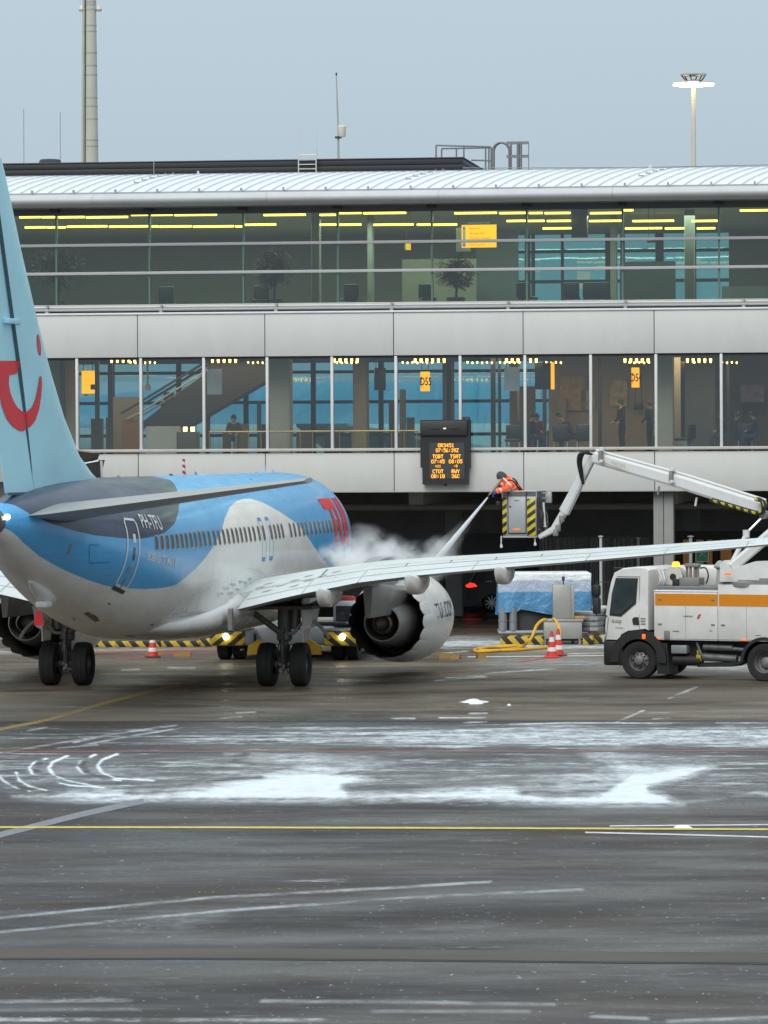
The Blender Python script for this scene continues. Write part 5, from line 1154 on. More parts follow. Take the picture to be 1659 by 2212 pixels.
# ================================================================== BLUE JET BEYOND THE PIER
JB = thing('distant_jet', 'light blue jet seen through both glazed sides of the pier', 'aircraft', (2.0, 186, 0), R(-88))
SB = mat('jet_sky_blue', (.045, .30, .46), .35, var=.05); SW = mat('jet_white', (.55, .60, .62), .35, var=.05); DBL = mat('jet_dark_blue', (.02, .08, .2), .4)
q = MB(); rings = []
for y, r_, zo in ((-20, .5, 1.2), (-16, 1.4, .7), (-10, 2.6, .1), (-4, 2.82, 0), (14, 2.82, 0), (19, 2.3, -.2), (23, .4, -.6)):
    rings.append([(math.sin(a) * r_, y, 6.2 + zo + math.cos(a) * r_) for a in np.linspace(0, 2 * math.pi, 36, endpoint=False)])
q.loft(rings)
for i, f in enumerate(q.f):
    z = sum(q.v[k][2] for k in f) / len(f); q.mi[i] = 0 if z > 7.1 else 1
q.build('fuselage', [SB, SW, DBL], JB)
q = MB(); q.prism([(-12, 9.2), (-17.0, 14.5), (-20, 14.5), (-18, 8.6)], -.15, .15, 'x'); q.build('fin', SW, JB)
for s in (-1, 1):
    q = MB(); q.add([(s * 2.2, 4, 5.6), (s * 2.2, -4, 5.6), (s * 16, -6, 7.0), (s * 16, -4, 7.0), (s * 2.2, 4, 5.9), (s * 2.2, -4, 5.7), (s * 16, -6, 7.1), (s * 16, -4, 7.1)], [(0, 1, 2, 3), (4, 5, 6, 7), (0, 3, 7, 4), (1, 2, 6, 5), (2, 3, 7, 6)]); q.build('wing', SW, JB)
    q = MB(); q.lathe([(0, -1.5), (.9, -1.5), (1.5, .5), (1.5, 2.5), (1.3, 3.2)], 'Y', (s * 8, 2, 3.6), 18); q.build('engine', SW, JB)
for y, x in ((14, 0), (-2, -3), (-2, 3)):
    q = MB(); q.cyl((x, y, .5), (x, y, 5), .2, n=8); q.cyl((x - .5, y, .6), (x + .5, y, .6), .6, n=16); q.build('landing_gear', DARKM, JB)
# ================================================================== THE AIRLINER
TH = R(9.9)
pg = gnd(382, 1477); PO_ = Vector((pg.x, 111.0, 0))
AC = thing('airliner', 'blue, white and navy twin-engine passenger jet seen from behind while being de-iced', 'aircraft', PO_, -TH)
AM = Matrix.Translation(PO_) @ Matrix.Rotation(-TH, 4, 'Z')
AMn = np.array(AM)
# fuselage sections: y forward of the main gear, half width, belly z, crown z
SEC = np.array([(-18.95, .26, 4.24, 4.80), (-18.0, .48, 3.95, 4.95), (-16.9, .74, 3.58, 5.08), (-15.4, 1.04, 3.13, 5.22), (-13.4, 1.36, 2.62, 5.34), (-11.4, 1.60, 2.17, 5.39), (-9.4, 1.76, 1.80, 5.41), (-7.2, 1.85, 1.52, 5.41), (-4.4, 1.88, 1.40, 5.41), (0, 1.88, 1.38, 5.41), (8, 1.88, 1.38, 5.41), (13.0, 1.88, 1.40, 5.41), (14.8, 1.84, 1.44, 5.38), (16.3, 1.66, 1.58, 5.20), (17.4, 1.40, 1.78, 4.82), (18.4, 1.02, 2.05, 4.20), (19.1, .62, 2.35, 3.62), (19.5, .25, 2.68, 3.20), (19.6, .03, 2.9, 2.96)])
_k = SEC[:, 0] < -4.4; SEC[_k, 0] = -4.4 + (SEC[_k, 0] + 4.4) * .932
def smooth_interp(y):
    """monotone cubic through the sections"""
    X = SEC[:, 0]; h = np.diff(X); outp = []
    for c in (1, 2, 3):
        Y = SEC[:, c]; d = np.diff(Y) / h; m_ = np.zeros(len(X)); m_[0], m_[-1] = d[0], d[-1]
        for i in range(1, len(X) - 1): m_[i] = 0 if d[i - 1] * d[i] <= 0 else 2 * d[i - 1] * d[i] / (d[i - 1] + d[i])
        i = np.clip(np.searchsorted(X, y) - 1, 0, len(h) - 1); t = (y - X[i]) / h[i]
        outp.append((2 * t**3 - 3 * t**2 + 1) * Y[i] + (t**3 - 2 * t**2 + t) * h[i] * m_[i] + (-2 * t**3 + 3 * t**2) * Y[i + 1] + (t**3 - t**2) * h[i] * m_[i + 1])
    return outp
def fus(y, a, off=0.0):
    """surface point: a = 0 crown, +pi/2 right side"""
    y = np.asarray(y, float); a = np.asarray(a, float); w_, zb, zt_ = smooth_interp(y); zc_ = zb + (zt_ - zb) * .531
    c = np.cos(a); return np.stack([(w_ + off) * np.sin(a), y, zc_ + np.where(c > 0, zt_ - zc_ + off, zc_ - zb + off) * c], -1)
# map picture points to (y, a) on the right side, to lay the livery out
GY, GA = np.meshgrid(np.linspace(-17.9, 18.5, 700), np.linspace(0.02, math.pi - .02, 260), indexing='ij')
GP_ = fus(GY, GA); W4 = GP_ @ AMn[:3, :3].T + AMn[:3, 3]
e1 = np.gradient(W4, axis=0); e2 = np.gradient(W4, axis=1); nrm = np.cross(e2, e1); view = W4 - np.array((0, 0, CAM_H)); facing = (nrm * view).sum(-1)
if np.median(np.sign((nrm[350, 130] * (AMn[:3, :3] @ np.array((1, 0, 0)))).sum())) < 0: facing = -facing
GPX, GPY = pix(W4); GPXv = np.where(facing < 0, GPX, 1e6)
def onf(px_, py_):
    i = np.argmin((GPXv - px_) ** 2 + (GPY - py_) ** 2); return GY.ravel()[i], GA.ravel()[i]
QS = 1.9
white_edge = [(20, 1145), (50, 1172), (83, 1201), (132, 1228), (185, 1251), (231, 1266), (281, 1271), (314, 1272.5), (347, 1271), (380, 1262.6), (413, 1238), (440, 1208), (460, 1181.5), (476, 1152), (486, 1119), (496, 1095.5), (509, 1083), (524, 1077.5), (540.7, 1076.6), (566, 1084), (595, 1100), (621, 1117), (642.6, 1133), (660.8, 1155), (675, 1176.7), (690, 1198.5), (700.8, 1213), (715, 1227.6)]
we = [onf(*p_) for p_ in white_edge]; we = [(y, a * QS) for y, a in we]
blue_poly = [(-22, -1), (-22, we[0][1])] + we + [(we[-1][0] + 3, 2.4 * QS), (22, 2.5 * QS), (22, -1)]
dark_edge = [(45, 1098), (66, 1112), (110, 1132), (162, 1147), (205, 1157), (265, 1163), (298, 1164), (331, 1159), (357, 1150), (377, 1132), (385, 1105), (387, 1079), (380, 1052), (369, 1038)]
de = [onf(*p_) for p_ in dark_edge]; de = [(y, a * QS) for y, a in de]
dark_poly = [(-17.3, -1), (-17.3, .3)] + de + [(de[-1][0], -1)]
ny_, na_ = 300, 120
Y_, A_ = np.meshgrid(np.linspace(SEC[0, 0], 19.6, ny_), np.linspace(0, 2 * math.pi, na_, endpoint=False), indexing='ij')
FP = fus(Y_, A_).reshape(-1, 3); am_ = np.minimum(A_, 2 * math.pi - A_).ravel() * QS
fme = bpy.data.meshes.new('fuselage'); idx = np.arange(ny_ * na_).reshape(ny_, na_); nxt = np.roll(idx, -1, 1)
F4 = np.stack([idx[:-1], idx[1:], nxt[1:], nxt[:-1]], -1).reshape(-1, 4)
fme.from_pydata(FP.tolist(), [], F4.tolist() + [list(map(int, idx[0])), list(map(int, idx[-1][::-1]))]); fme.polygons.foreach_set('use_smooth', [True] * len(fme.polygons))
for nm, poly in (('blue', blue_poly), ('navy', dark_poly)):
    at_ = fme.attributes.new(nm, 'FLOAT', 'POINT'); at_.data.foreach_set('value', sdf(Y_.ravel(), am_, poly).astype(np.float32))
def paint_nodes(m, t, b, colour_fn, rough=.28):
    n = t.nodes.new; l = t.links.new
    c = n('ShaderNodeTexCoord'); z = n('ShaderNodeTexNoise'); z.inputs['Scale'].default_value = 1.1; z.inputs['Detail'].default_value = 7; z.inputs['Roughness'].default_value = .65
    mp_ = n('ShaderNodeMapping'); mp_.inputs['Scale'].default_value = (2.2, .5, 1.0); l(c.outputs['Object'], mp_.inputs[0]); l(mp_.outputs[0], z.inputs['Vector'])
    col_ = colour_fn(n, l)
    r_ = n('ShaderNodeMapRange'); r_.inputs['From Min'].default_value = .35; r_.inputs['From Max'].default_value = .75; r_.inputs['To Min'].default_value = 1.04; r_.inputs['To Max'].default_value = .84; l(z.outputs[0], r_.inputs['Value'])
    sy = n('ShaderNodeSeparateXYZ'); l(c.outputs['Object'], sy.inputs[0]); facs = r_.outputs[0]
    for ax, per, wd in (('Y', 1.92, .008), ('Z', .93, .010)):
        dv = n('ShaderNodeMath'); dv.operation = 'DIVIDE'; dv.inputs[1].default_value = per; l(sy.outputs[ax], dv.inputs[0]); fr = n('ShaderNodeMath'); fr.operation = 'FRACT'; l(dv.outputs[0], fr.inputs[0])
        ls = n('ShaderNodeMapRange'); ls.inputs['From Min'].default_value = wd; ls.inputs['From Max'].default_value = wd * 1.6; ls.inputs['To Min'].default_value = .80; ls.inputs['To Max'].default_value = 1.0; l(fr.outputs[0], ls.inputs['Value'])
        mu_ = n('ShaderNodeMath'); mu_.operation = 'MULTIPLY'; l(facs, mu_.inputs[0]); l(ls.outputs[0], mu_.inputs[1]); facs = mu_.outputs[0]
    v = n('ShaderNodeVectorMath'); v.operation = 'SCALE'; l(col_, v.inputs[0]); l(facs, v.inputs['Scale']); l(v.outputs[0], b.inputs['Base Color'])
    b.inputs['Roughness'].default_value = rough; b.inputs['Coat Weight'].default_value = .14; b.inputs['Specular IOR Level'].default_value = .36; b.inputs['Coat Roughness'].default_value = .08
    rr_ = n('ShaderNodeMapRange'); rr_.inputs['To Min'].default_value = rough - .1; rr_.inputs['To Max'].default_value = rough + .2; l(z.outputs[0], rr_.inputs['Value']); l(rr_.outputs[0], b.inputs['Roughness'])
    bn_ = n('ShaderNodeTexNoise'); bn_.inputs['Scale'].default_value = .9; bn_.inputs['Detail'].default_value = 3; l(c.outputs['Object'], bn_.inputs['Vector'])
    bp_ = n('ShaderNodeBump'); bp_.inputs['Strength'].default_value = .12; bp_.inputs['Distance'].default_value = .12; l(bn_.outputs[0], bp_.inputs['Height']); l(bp_.outputs[0], b.inputs['Normal'])
m, t, b = new_mat('livery')
def liv(n, l):
    cur = None; base = (.86, .845, .80, 1)
    mx = n('ShaderNodeMix'); mx.data_type = 'RGBA'; mx.inputs['A'].default_value = base; mx.inputs['B'].default_value = (.075, .41, .78, 1)
    for nm in ('blue', 'navy'):
        a = n('ShaderNodeAttribute'); a.attribute_name = nm; r_ = n('ShaderNodeMapRange'); r_.inputs['From Min'].default_value = -.012; r_.inputs['From Max'].default_value = .012; l(a.outputs['Fac'], r_.inputs['Value'])
        if nm == 'blue': l(r_.outputs[0], mx.inputs['Factor'])
        else:
            m2 = n('ShaderNodeMix'); m2.data_type = 'RGBA'; m2.inputs['B'].default_value = (.020, .034, .080, 1); l(r_.outputs[0], m2.inputs['Factor']); l(mx.outputs['Result'], m2.inputs['A'])
    return m2.outputs['Result']
paint_nodes(m, t, b, liv); fme.materials.append(m)
fus_o = link('fuselage', fme, AC)
ACW = mat('aircraft_white', (.80, .79, .76), .3, var=.06, scale=1.4, coat=.3, bump=.05, bscale=2, rvar=.1)
ACG = mat('aircraft_grey', (.30, .30, .30), .4, var=.12, scale=1.5, metal=.2); ACD = mat('aircraft_dark', (.055, .053, .050), .55, var=.25, scale=3); LINE_ = mat('panel_line', (.10, .10, .10), .6, var=0)
WBL = mat('wing_white', (.61, .66, .665), .36, var=.07, scale=1.0, rvar=.12, bump=.05, bscale=3)

# strips, outlines and lettering laid on the skin
def on_skin(poly2, faces, name, m_, off=.008, parent=AC, sub=.12):
    bm = bmesh.new(); vs_ = [bm.verts.new((p_[0], p_[1] * QS, 0)) for p_ in poly2]
    for f in faces:
        try: bm.faces.new([vs_[i] for i in f])
        except ValueError: pass
    for _ in range(5):
        long_ = [e_ for e_ in bm.edges if e_.calc_length() > sub]
        if not long_: break
        bmesh.ops.subdivide_edges(bm, edges=long_, cuts=1, use_grid_fill=True)
    bmesh.ops.triangulate(bm, faces=bm.faces)
    bm.verts.index_update(); P_ = fus(np.array([v.co.x for v in bm.verts]), np.array([v.co.y / QS for v in bm.verts]), off)
    q = MB(); q.add(P_.tolist(), [[v.index for v in f.verts] for f in bm.faces], 0, True); bm.free(); return q.build(name, m_, parent)
def strip(path, hw, name, m_, off=.008, closed=False):
    pts = path + [path[0]] if closed else path; poly, faces = [], []
    P_ = [np.array((y, a * QS)) for y, a in pts]; k = len(P_)
    for i in range(k):
        d = P_[min(i + 1, k - 1)] - P_[max(i - 1, 0)]
        if closed and i in (0, k - 1): d = P_[1] - P_[-2]
        d = d / (np.linalg.norm(d) + 1e-9); n_ = np.array((-d[1], d[0])) * hw; poly += [tuple(P_[i] + n_), tuple(P_[i] - n_)]
    poly = [(a, b_ / QS) for a, b_ in poly]; faces = [(2 * i, 2 * i + 1, 2 * i + 3, 2 * i + 2) for i in range(k - 1)]
    return on_skin(poly, faces, name, m_, off)
# cabin windows
wx = [617.1, 638.8, 659.6, 679.8, 698.4, 716.9, 734.6, 753, 770.2, 788, 805.5, 824.5, 844.9, 862.8, 881.5, 899.3, 917.2, 933.7, 950.3, 967.1, 984.1, 1000.9, 1019.6, 1038.2, 1067.3, 1083.2, 1098, 1112.5, 1144.3, 1160.6, 1177.4, 1193.5, 1208, 1225.1, 1242, 1257.3, 1273.6, 1288.4, 1302.5, 1315.2, 1328.7, 1340.5]
wa = np.interp(wx, [617.1, 805.5, 984.1, 1112.5, 1302.5, 1340.5], [2148.4, 2128.5, 2111.3, 2099.4, 2082, 2077.5])
wy0, wa0 = onf(617.1 * .54861, 2148.4 * .54861); wy1, wa1 = onf(1038.2 * .54861, 2105.5 * .54861); wy2, _a = onf(1302.5 * .54861, 2082 * .54861)
WIN = mat('cabin_window', (.055, .05, .045), .25, var=.3, scale=1.2); WFR = mat('window_surround', (.42, .38, .33), .4)
zwin = 3.88
def a_at_z(y, z):
    w_, zb, zt_ = [float(v) for v in smooth_interp(np.array([y]))]; zc_ = zb + (zt_ - zb) * .531; k = (z - zc_) / (zt_ - zc_ if z > zc_ else zc_ - zb); return math.acos(max(-1, min(1, k)))
_yy = np.linspace(-13, 16, 3000); _ww = fus(_yy, np.array([a_at_z(y, zwin) for y in _yy])) @ AMn[:3, :3].T + AMn[:3, 3]; _px = np.maximum.accumulate(pix(_ww)[0] + np.arange(3000) * 1e-6)
y_of = lambda px_: float(np.interp(px_, _px, _yy))
stations = [y_of(x * .54861) for x in wx] + [y_of(741), y_of(746)]
for y in stations:
    if y > 14.6: break
    a0 = a_at_z(y, zwin); pl = []; pf = []
    for k in range(14):
        t_ = 2 * math.pi * k / 14; sx_, sz_ = abs(math.cos(t_)) ** .6 * math.copysign(1, math.cos(t_)), abs(math.sin(t_)) ** .6 * math.copysign(1, math.sin(t_))
        pl.append((y + .118 * sx_, a0 + .185 * sz_ / QS)); pf.append((y + .150 * sx_, a0 + .218 * sz_ / QS))
    fr = on_skin(pf, [tuple(range(14))], 'cabin_window', WFR, .006, sub=.3); on_skin(pl, [tuple(range(14))], 'pane', WIN, .010, fr, sub=.3)
# aft service door outline, sill and window
DL = mat('door_line_white', (.72, .72, .70), .4, var=0)
dpx = [(258, 1122.5), (268, 1147), (272, 1176), (272, 1203), (269, 1228), (262, 1252), (256, 1268), (279, 1266), (288, 1250), (294, 1225), (297, 1190), (294, 1160), (288, 1138), (279, 1121)]
dy = [onf(*p_) for p_ in dpx]; y0d = np.mean([p_[0] for p_ in dy[:7]]); y1d = y0d + .80
a_top, a_bot = a_at_z(y0d, 4.48), a_at_z(y0d, 2.98)
rect = [(y0d + .08, a_top), (y0d, a_top + .06)] + [(y0d, a_top + (a_bot - a_top) * k / 8) for k in range(1, 8)] + [(y0d + .0, a_bot - .05), (y0d + .08, a_bot)] + [(y1d - .08, a_bot), (y1d, a_bot - .05)] + [(y1d, a_bot - (a_bot - a_top) * k / 8) for k in range(1, 8)] + [(y1d, a_top + .06), (y1d - .08, a_top)]
door = strip(rect, .038, 'service_door', DL, closed=True)
on_skin([(y0d - .02, a_bot + .03), (y1d + .02, a_bot + .03), (y1d + .02, a_bot + .09), (y0d - .02, a_bot + .09)], [(0, 1, 2, 3)], 'door_sill', ACD, .012, door)
def blot(y, z, wy_, wz_, name, m_, parent=AC): a = a_at_z(y, z); return on_skin([(y - wy_, a - wz_ / QS), (y + wy_, a - wz_ / QS), (y + wy_, a + wz_ / QS), (y - wy_, a + wz_ / QS)], [(0, 1, 2, 3)], name, m_, .010, parent)
ym = (y0d + y1d) / 2
blot(ym + .05, 4.02, .10, .13, 'door_window', DL, door); blot(ym + .08, 3.66, .07, .17, 'door_window', WIN, door); blot(ym + .02, 3.30, .13, .07, 'door_handle', ACG, door); blot(ym, 2.95, .05, .22, 'door_placard', ACG, door)
# access panel lines aft of the door
for p_ in ([(193, 1177), (192, 1196), (193, 1217), (236, 1213)], [(194, 1176.5), (216, 1177)]): strip([onf(*x) for x in p_], .012, 'panel_line', mat('panel_line_blue', (.02, .13, .30), .5, var=0))
blot(y0d - 3.15, 3.85, .05, .22, 'drain_mast', ACG)
# overwing exits
BLN = mat('exit_line_blue', (.12, .30, .60), .4, var=0)
for k in (568, 584):
    y = y_of(k); at0, at1 = a_at_z(y, 4.27), a_at_z(y, 3.15)
    r_ = [(y - .17, at0), (y - .25, at0 + .05), (y - .25, (at0 + at1) / 2), (y - .25, at1 - .05), (y - .17, at1), (y + .17, at1), (y + .25, at1 - .05), (y + .25, (at0 + at1) / 2), (y + .25, at0 + .05), (y + .17, at0)]
    ex = strip(r_, .014, 'overwing_exit', BLN, closed=True)
    for a, s in ((at0, 1), (at1, -1)): on_skin([(y - .2, a), (y + .2, a), (y + .16, a + s * .045), (y - .16, a + s * .045)], [(0, 1, 2, 3)], 'exit_mark', BLN, .011, ex)
# writing
def fus_text(body, yc, z, h_, m_, sx=1.0, bold=0.0, name='lettering'):
    vs_, fs_ = text2d(body, h_, bold); a0 = a_at_z(yc, z); return on_skin([(yc + a * sx, a0 - b_ / QS) for a, b_ in vs_], fs_, name, m_, .011, sub=.25)
yr, ar = onf(323, 1127); zr_ = float(fus(yr, ar)[2])
fus_text('PH-TFU', yr + .12, zr_, .42, DL, .84, 0.01, 'registration')
yb, ab = onf(351, 1209); fus_text('BOEING 737 MAX 8', yb, float(fus(yb, ab)[2]), .20, DL, 1.0, .01, 'type_lettering')
RED = mat('logo_red', (.72, .015, .03), .45, var=.03)
# three tall red letters near the nose
yt0, at0 = onf(697, 1084); yt1, _ = onf(722, 1100)
ztop_, zbot_ = 5.02, 3.02
def zz(z, y): return a_at_z(y, z)
def vbar(y, w_, z1_, z0_, name='logo_letter'):
    n_ = 8; pl = []
    for k in range(n_ + 1): a = a_at_z(y, z1_) + (a_at_z(y, z0_) - a_at_z(y, z1_)) * k / n_; pl += [(y - w_ / 2, a), (y + w_ / 2, a)]
    return on_skin(pl, [(2 * k, 2 * k + 1, 2 * k + 3, 2 * k + 2) for k in range(n_)], name, RED, .0125)
yT, yU0, yU1, yI = y_of(724), y_of(734), y_of(743), y_of(749)
LT, LB = 4.66, 3.28
vbar(yT, .36, LT - .28, LB)
on_skin([(yT - .95, zz(LT, yT)), (yT + .62, zz(LT, yT)), (yT + .62, zz(LT - .30, yT)), (yT - .85, zz(LT - .30, yT))], [(0, 1, 2, 3)], 'logo_letter', RED, .012)
vbar(yU0, .36, LT, LB + .25); vbar(yU1, .36, LT, LB + .25); vbar(yI, .36, LT, LB)
on_skin([(yU0 - .18, zz(LB + .26, yU0)), (yU1 + .18, zz(LB + .26, yU0)), (yU1 - .2, zz(LB, yU0)), (yU0 + .2, zz(LB, yU0))], [(0, 1, 2, 3)], 'logo_letter', RED, .012)
# belly details
def belly(px_, py_, wy_, wz_, m_, name): y, a = onf(px_, py_); return on_skin([(y - wy_, a - wz_), (y + wy_, a - wz_ * .7), (y + wy_, a + wz_), (y - wy_, a + wz_ * .7)], [(0, 1, 2, 3)], name, m_, .010)
belly(199, 1332, .55, .045, mat('outflow_brown', (.22, .13, .09), .5), 'outflow_valve'); belly(203, 1331.5, .25, .035, ACD, 'outflow_valve'); belly(236, 1304, .10, .012, ACD, 'drain_port'); belly(156, 1340, .12, .012, ACD, 'drain_port'); belly(328, 1348.5, .14, .012, ACD, 'drain_port'); belly(284, 1374, .5, .02, ACG, 'vent_grille')

# tail skid with its red ribbon
s0 = Vector(fus(*onf(52, 1268))); s1 = Vector(fus(*onf(102, 1313))); tl = s0.lerp(s1, .55) + Vector((.0, 0, -.02))
q = MB(); q.tube([s0, s0.lerp(s1, .2) + Vector((0, 0, -.02)), s0.lerp(s1, .5) + Vector((.02, 0, -.05)), s0.lerp(s1, .8) + Vector((.02, 0, -.03)), s1], [.06, .15, .20, .17, .03], 16); q.build('tail_skid', ACW, AC)
q = MB(); q.bevbox(tl.x - .10, tl.x + .16, tl.y - .35, tl.y + .25, tl.z - .32, tl.z - .17, .04); q.build('skid_shoe', DL, AC)
q = MB(); q.add([(tl.x + .02 + .07 * s * (1 + .3 * k), tl.y - .5, tl.z - .38 - .11 * k) for k in range(4) for s in (-.3 * (k == 0) - .8, .9)], [(2 * k, 2 * k + 1, 2 * k + 3, 2 * k + 2) for k in range(3)]); q.build('red_ribbon', RED, AC)
# antennas on the crown
for px_, h_, w_, m_, lab in ((237, .42, .2, DL, 'antenna'), (605, .24, .16, DL, 'antenna'), (630, .09, .3, DL, 'antenna'), (275, .06, .2, DL, 'antenna'), (585, .06, .2, DL, 'antenna'), (395, .06, .5, ACD, 'antenna'), (450, .1, .35, mat('radome_blue', (.25, .45, .65), .4), 'antenna')):
    y = -9.0 + (px_ - 211) / (830 - 211) * 24; y = float(np.interp(px_, [211, 330, 430, 520, 600, 650], [-9.0, -3.6, 1.6, 6.5, 11.5, 14.0]))
    zc_ = float(fus(y, 0)[2]); q = MB(); q.loft([[(dx, y + dy_ - s * w_ * .35, zc_ - .02 + s * h_) for dx, dy_ in ((0, w_ * .5 * (1 - .4 * s)), (.03, 0), (0, -w_ * .5 * (1 - .4 * s)), (-.03, 0))] for s in (0, .5, 1)]); q.build(lab, m_, AC)
y = 1.2; zc_ = 5.41; q = MB(); q.cyl((.0, y, zc_ - .02), (0, y - .05, zc_ + .42), .05, .035, 8); q.build('striped_marker', stripe_mat('red_white_stripe', (.6, .03, .03), (.75, .75, .73), .16, (.5, 0, 1)), AC)
# tail cone exhaust and white light
q = MB(); q.lathe([(.30, .06), (.31, -.28), (.28, -.30), (.22, -.25), (.20, .0), (0, .05)], 'Y', (0, SEC[0, 0], 4.52), 24); q.build('exhaust', mat('exhaust_bronze', (.12, .10, .085), .4, metal=.6, var=.2), AC)
q = MB(); q.lathe([(0, -.05), (.05, -.03), (.06, .03), (0, .06)], 'Y', (.31, SEC[0, 0] + .15, 4.62), 12); q.build('tail_light', emit_mat('tail_white', (1, .95, .85), 9), AC)
# ---- fin and rudder
HINGE = lambda z: -14.85 - (z - 5.1) * .49
def onfin(px_, py_, x_=.18):
    o = AM.inverted() @ Vector((0, 0, CAM_H)); d = AM.inverted().to_3x3() @ ray(px_, py_); t_ = (x_ - o.x) / d.x; p_ = o + d * t_; return p_.y, p_.z
LE = [onfin(x, y, 0.0)[::-1] for x, y in ((206, 1036), (192, 1022), (165, 985), (130, 900), (100, 800), (75, 700), (40, 545), (6, 380), (-2, 345))]
LE[0] = (5.36, LE[0][1]); ZT = LE[-1][0]
FINM = mat('fin_light_blue', (.42, .76, .87), .36, var=.05, scale=.8, coat=.05, spec=.3, bump=.05, bscale=2, rvar=.08)
def finring(z, y0_, y1_, th, n_=16, blunt0=True):
    c = y0_ - y1_; ring = []
    for k in range(n_ + 1): x = 1 - math.cos(math.pi / 2 * k / n_); ring.append((th(x), y0_ - c * x, z))
    return ring + [(-x_, y_, z_) for x_, y_, z_ in ring[::-1][0:-1]]
def thick(z): return lambda x: max(.006, (.30 - .018 * (z - 5)) * (1.45 * math.sqrt(max(x, 0)) * (1 - x * .0) - .62 * x))
q = MB(); rings = []
for z, y in LE:
    hy = HINGE(z) + .03; tt = thick(z); te = HINGE(z) - 1.95
    full = (y - te); rings.append(finring(z, y, hy, lambda x, y=y, hy=hy, full=full, tt=tt: min(.30, max(.004, .085 * min(full, 5.2) * (2.969 * math.sqrt(x * (y - hy) / full) - 1.26 * (x * (y - hy) / full) - 3.516 * (x * (y - hy) / full) ** 2 + 2.843 * (x * (y - hy) / full) ** 3 - 1.015 * (x * (y - hy) / full) ** 4) * .62))))
low = [(x, y, 4.9) for x, y, z in rings[0]]
q.loft([low] + rings); q.build('fin', FINM, AC)
q = MB(); rings = []
for z in (5.12, 7, 9, 11, ZT - .01):
    hy, te = HINGE(z) - .03, HINGE(z) - 1.95 + .12 * (z - 5) / 7; w_ = .16 - .008 * (z - 5); rings.append([(w_, hy, z), (w_ * .6, (hy + te) / 2, z), (.01, te, z), (-.01, te, z), (-w_ * .6, (hy + te) / 2, z), (-w_, hy, z)])
q.loft(rings); q.build('rudder', FINM, AC)
# red smile on the fin: outline traced in the plane of the fin
def onfin(px_, py_, x_=.18):
    o = AM.inverted() @ Vector((0, 0, CAM_H)); d = AM.inverted().to_3x3() @ ray(px_, py_); t_ = (x_ - o.x) / d.x; p_ = o + d * t_; return p_.y, p_.z
sm = [(-60, 420), (165, 418), (180, 425), (185, 500), (178, 545), (120, 560), (118, 640), (130, 720), (155, 800), (190, 870), (230, 910), (255, 908), (290, 870), (315, 790), (335, 660), (345, 570), (352, 563), (360, 580), (365, 650), (358, 780), (345, 900), (320, 1000), (285, 1060), (240, 1100), (210, 1098), (160, 1060), (110, 980), (70, 850), (50, 720), (40, 600), (38, 568), (-60, 565)]
def finx(y, z):
    """right-hand half thickness of fin or rudder at (y, z)"""
    hy = HINGE(z)
    if y < hy: te = hy - 1.95 + .12 * (z - 5) / 7; w_ = .16 - .008 * (z - 5); m2 = (hy + te) / 2; return np.interp(-y, [-hy, -m2, -te], [w_, w_ * .6, .01])
    ly = float(np.interp(z, [a for a, _ in LE], [b_ for _, b_ in LE])); full = min(ly - (hy - 1.95), 99); x = (ly - y) / full
    if x <= 0: return .01
    return min(.30, max(.004, .085 * min(full, 5.2) * (2.969 * math.sqrt(x) - 1.26 * x - 3.516 * x * x + 2.843 * x ** 3 - 1.015 * x ** 4) * .62))
def fin_decal(poly, name):
    pts = [onfin(x * .2232, 685.8 + y * .2232) for x, y in poly]; bm = bmesh.new(); vs_ = [bm.verts.new((y, z, 0)) for y, z in pts]; bm.faces.new(vs_); bmesh.ops.triangulate(bm, faces=bm.faces)
    for _ in range(5):
        lg = [e_ for e_ in bm.edges if e_.calc_length() > .22]
        if not lg: break
        bmesh.ops.subdivide_edges(bm, edges=lg, cuts=1); bmesh.ops.triangulate(bm, faces=bm.faces)
    bm.verts.index_update(); q = MB(); q.add([(finx(v.co.x, v.co.y) + .014, v.co.x, v.co.y) for v in bm.verts], [[v.index for v in f.verts] for f in bm.faces], 0, True); bm.free(); return q.build(name, RED, AC)
q = MB(); hz = np.linspace(5.15, ZT - .1, 20); q.add([(finx(HINGE(z) + dy_ * .9, z) + .012, HINGE(z) + dy_, z) for z in hz for dy_ in (-.03, .03)], [(2 * i, 2 * i + 1, 2 * i + 3, 2 * i + 2) for i in range(19)]); q.build('hinge_line', mat('panel_line_fin', (.05, .10, .12), .6, var=0), AC)
q = MB(); q.add([(finx(y, 5.13) + .016, y, 5.10 + dz) for y in np.linspace(-14.9, -16.7, 10) for dz in (-.025, .035)], [(2 * i, 2 * i + 1, 2 * i + 3, 2 * i + 2) for i in range(9)]); q.build('hinge_line', mat('panel_line_fin', (.05, .10, .12), .6, var=0), AC)
fin_decal(sm, 'fin_logo')
fin_decal([(347 + 19 * math.cos(t_) + 6 * math.sin(t_), 264 + 104 * math.sin(t_)) for t_ in np.linspace(0, 2 * math.pi, 20, endpoint=False)], 'fin_logo')
q = MB(); yv, zv = onfin(27, 694); q.bevbox(.1, .24, yv - .5, yv + .5, zv - .06, zv + .06, .02); q.build('rudder_fairing', FINM, AC)
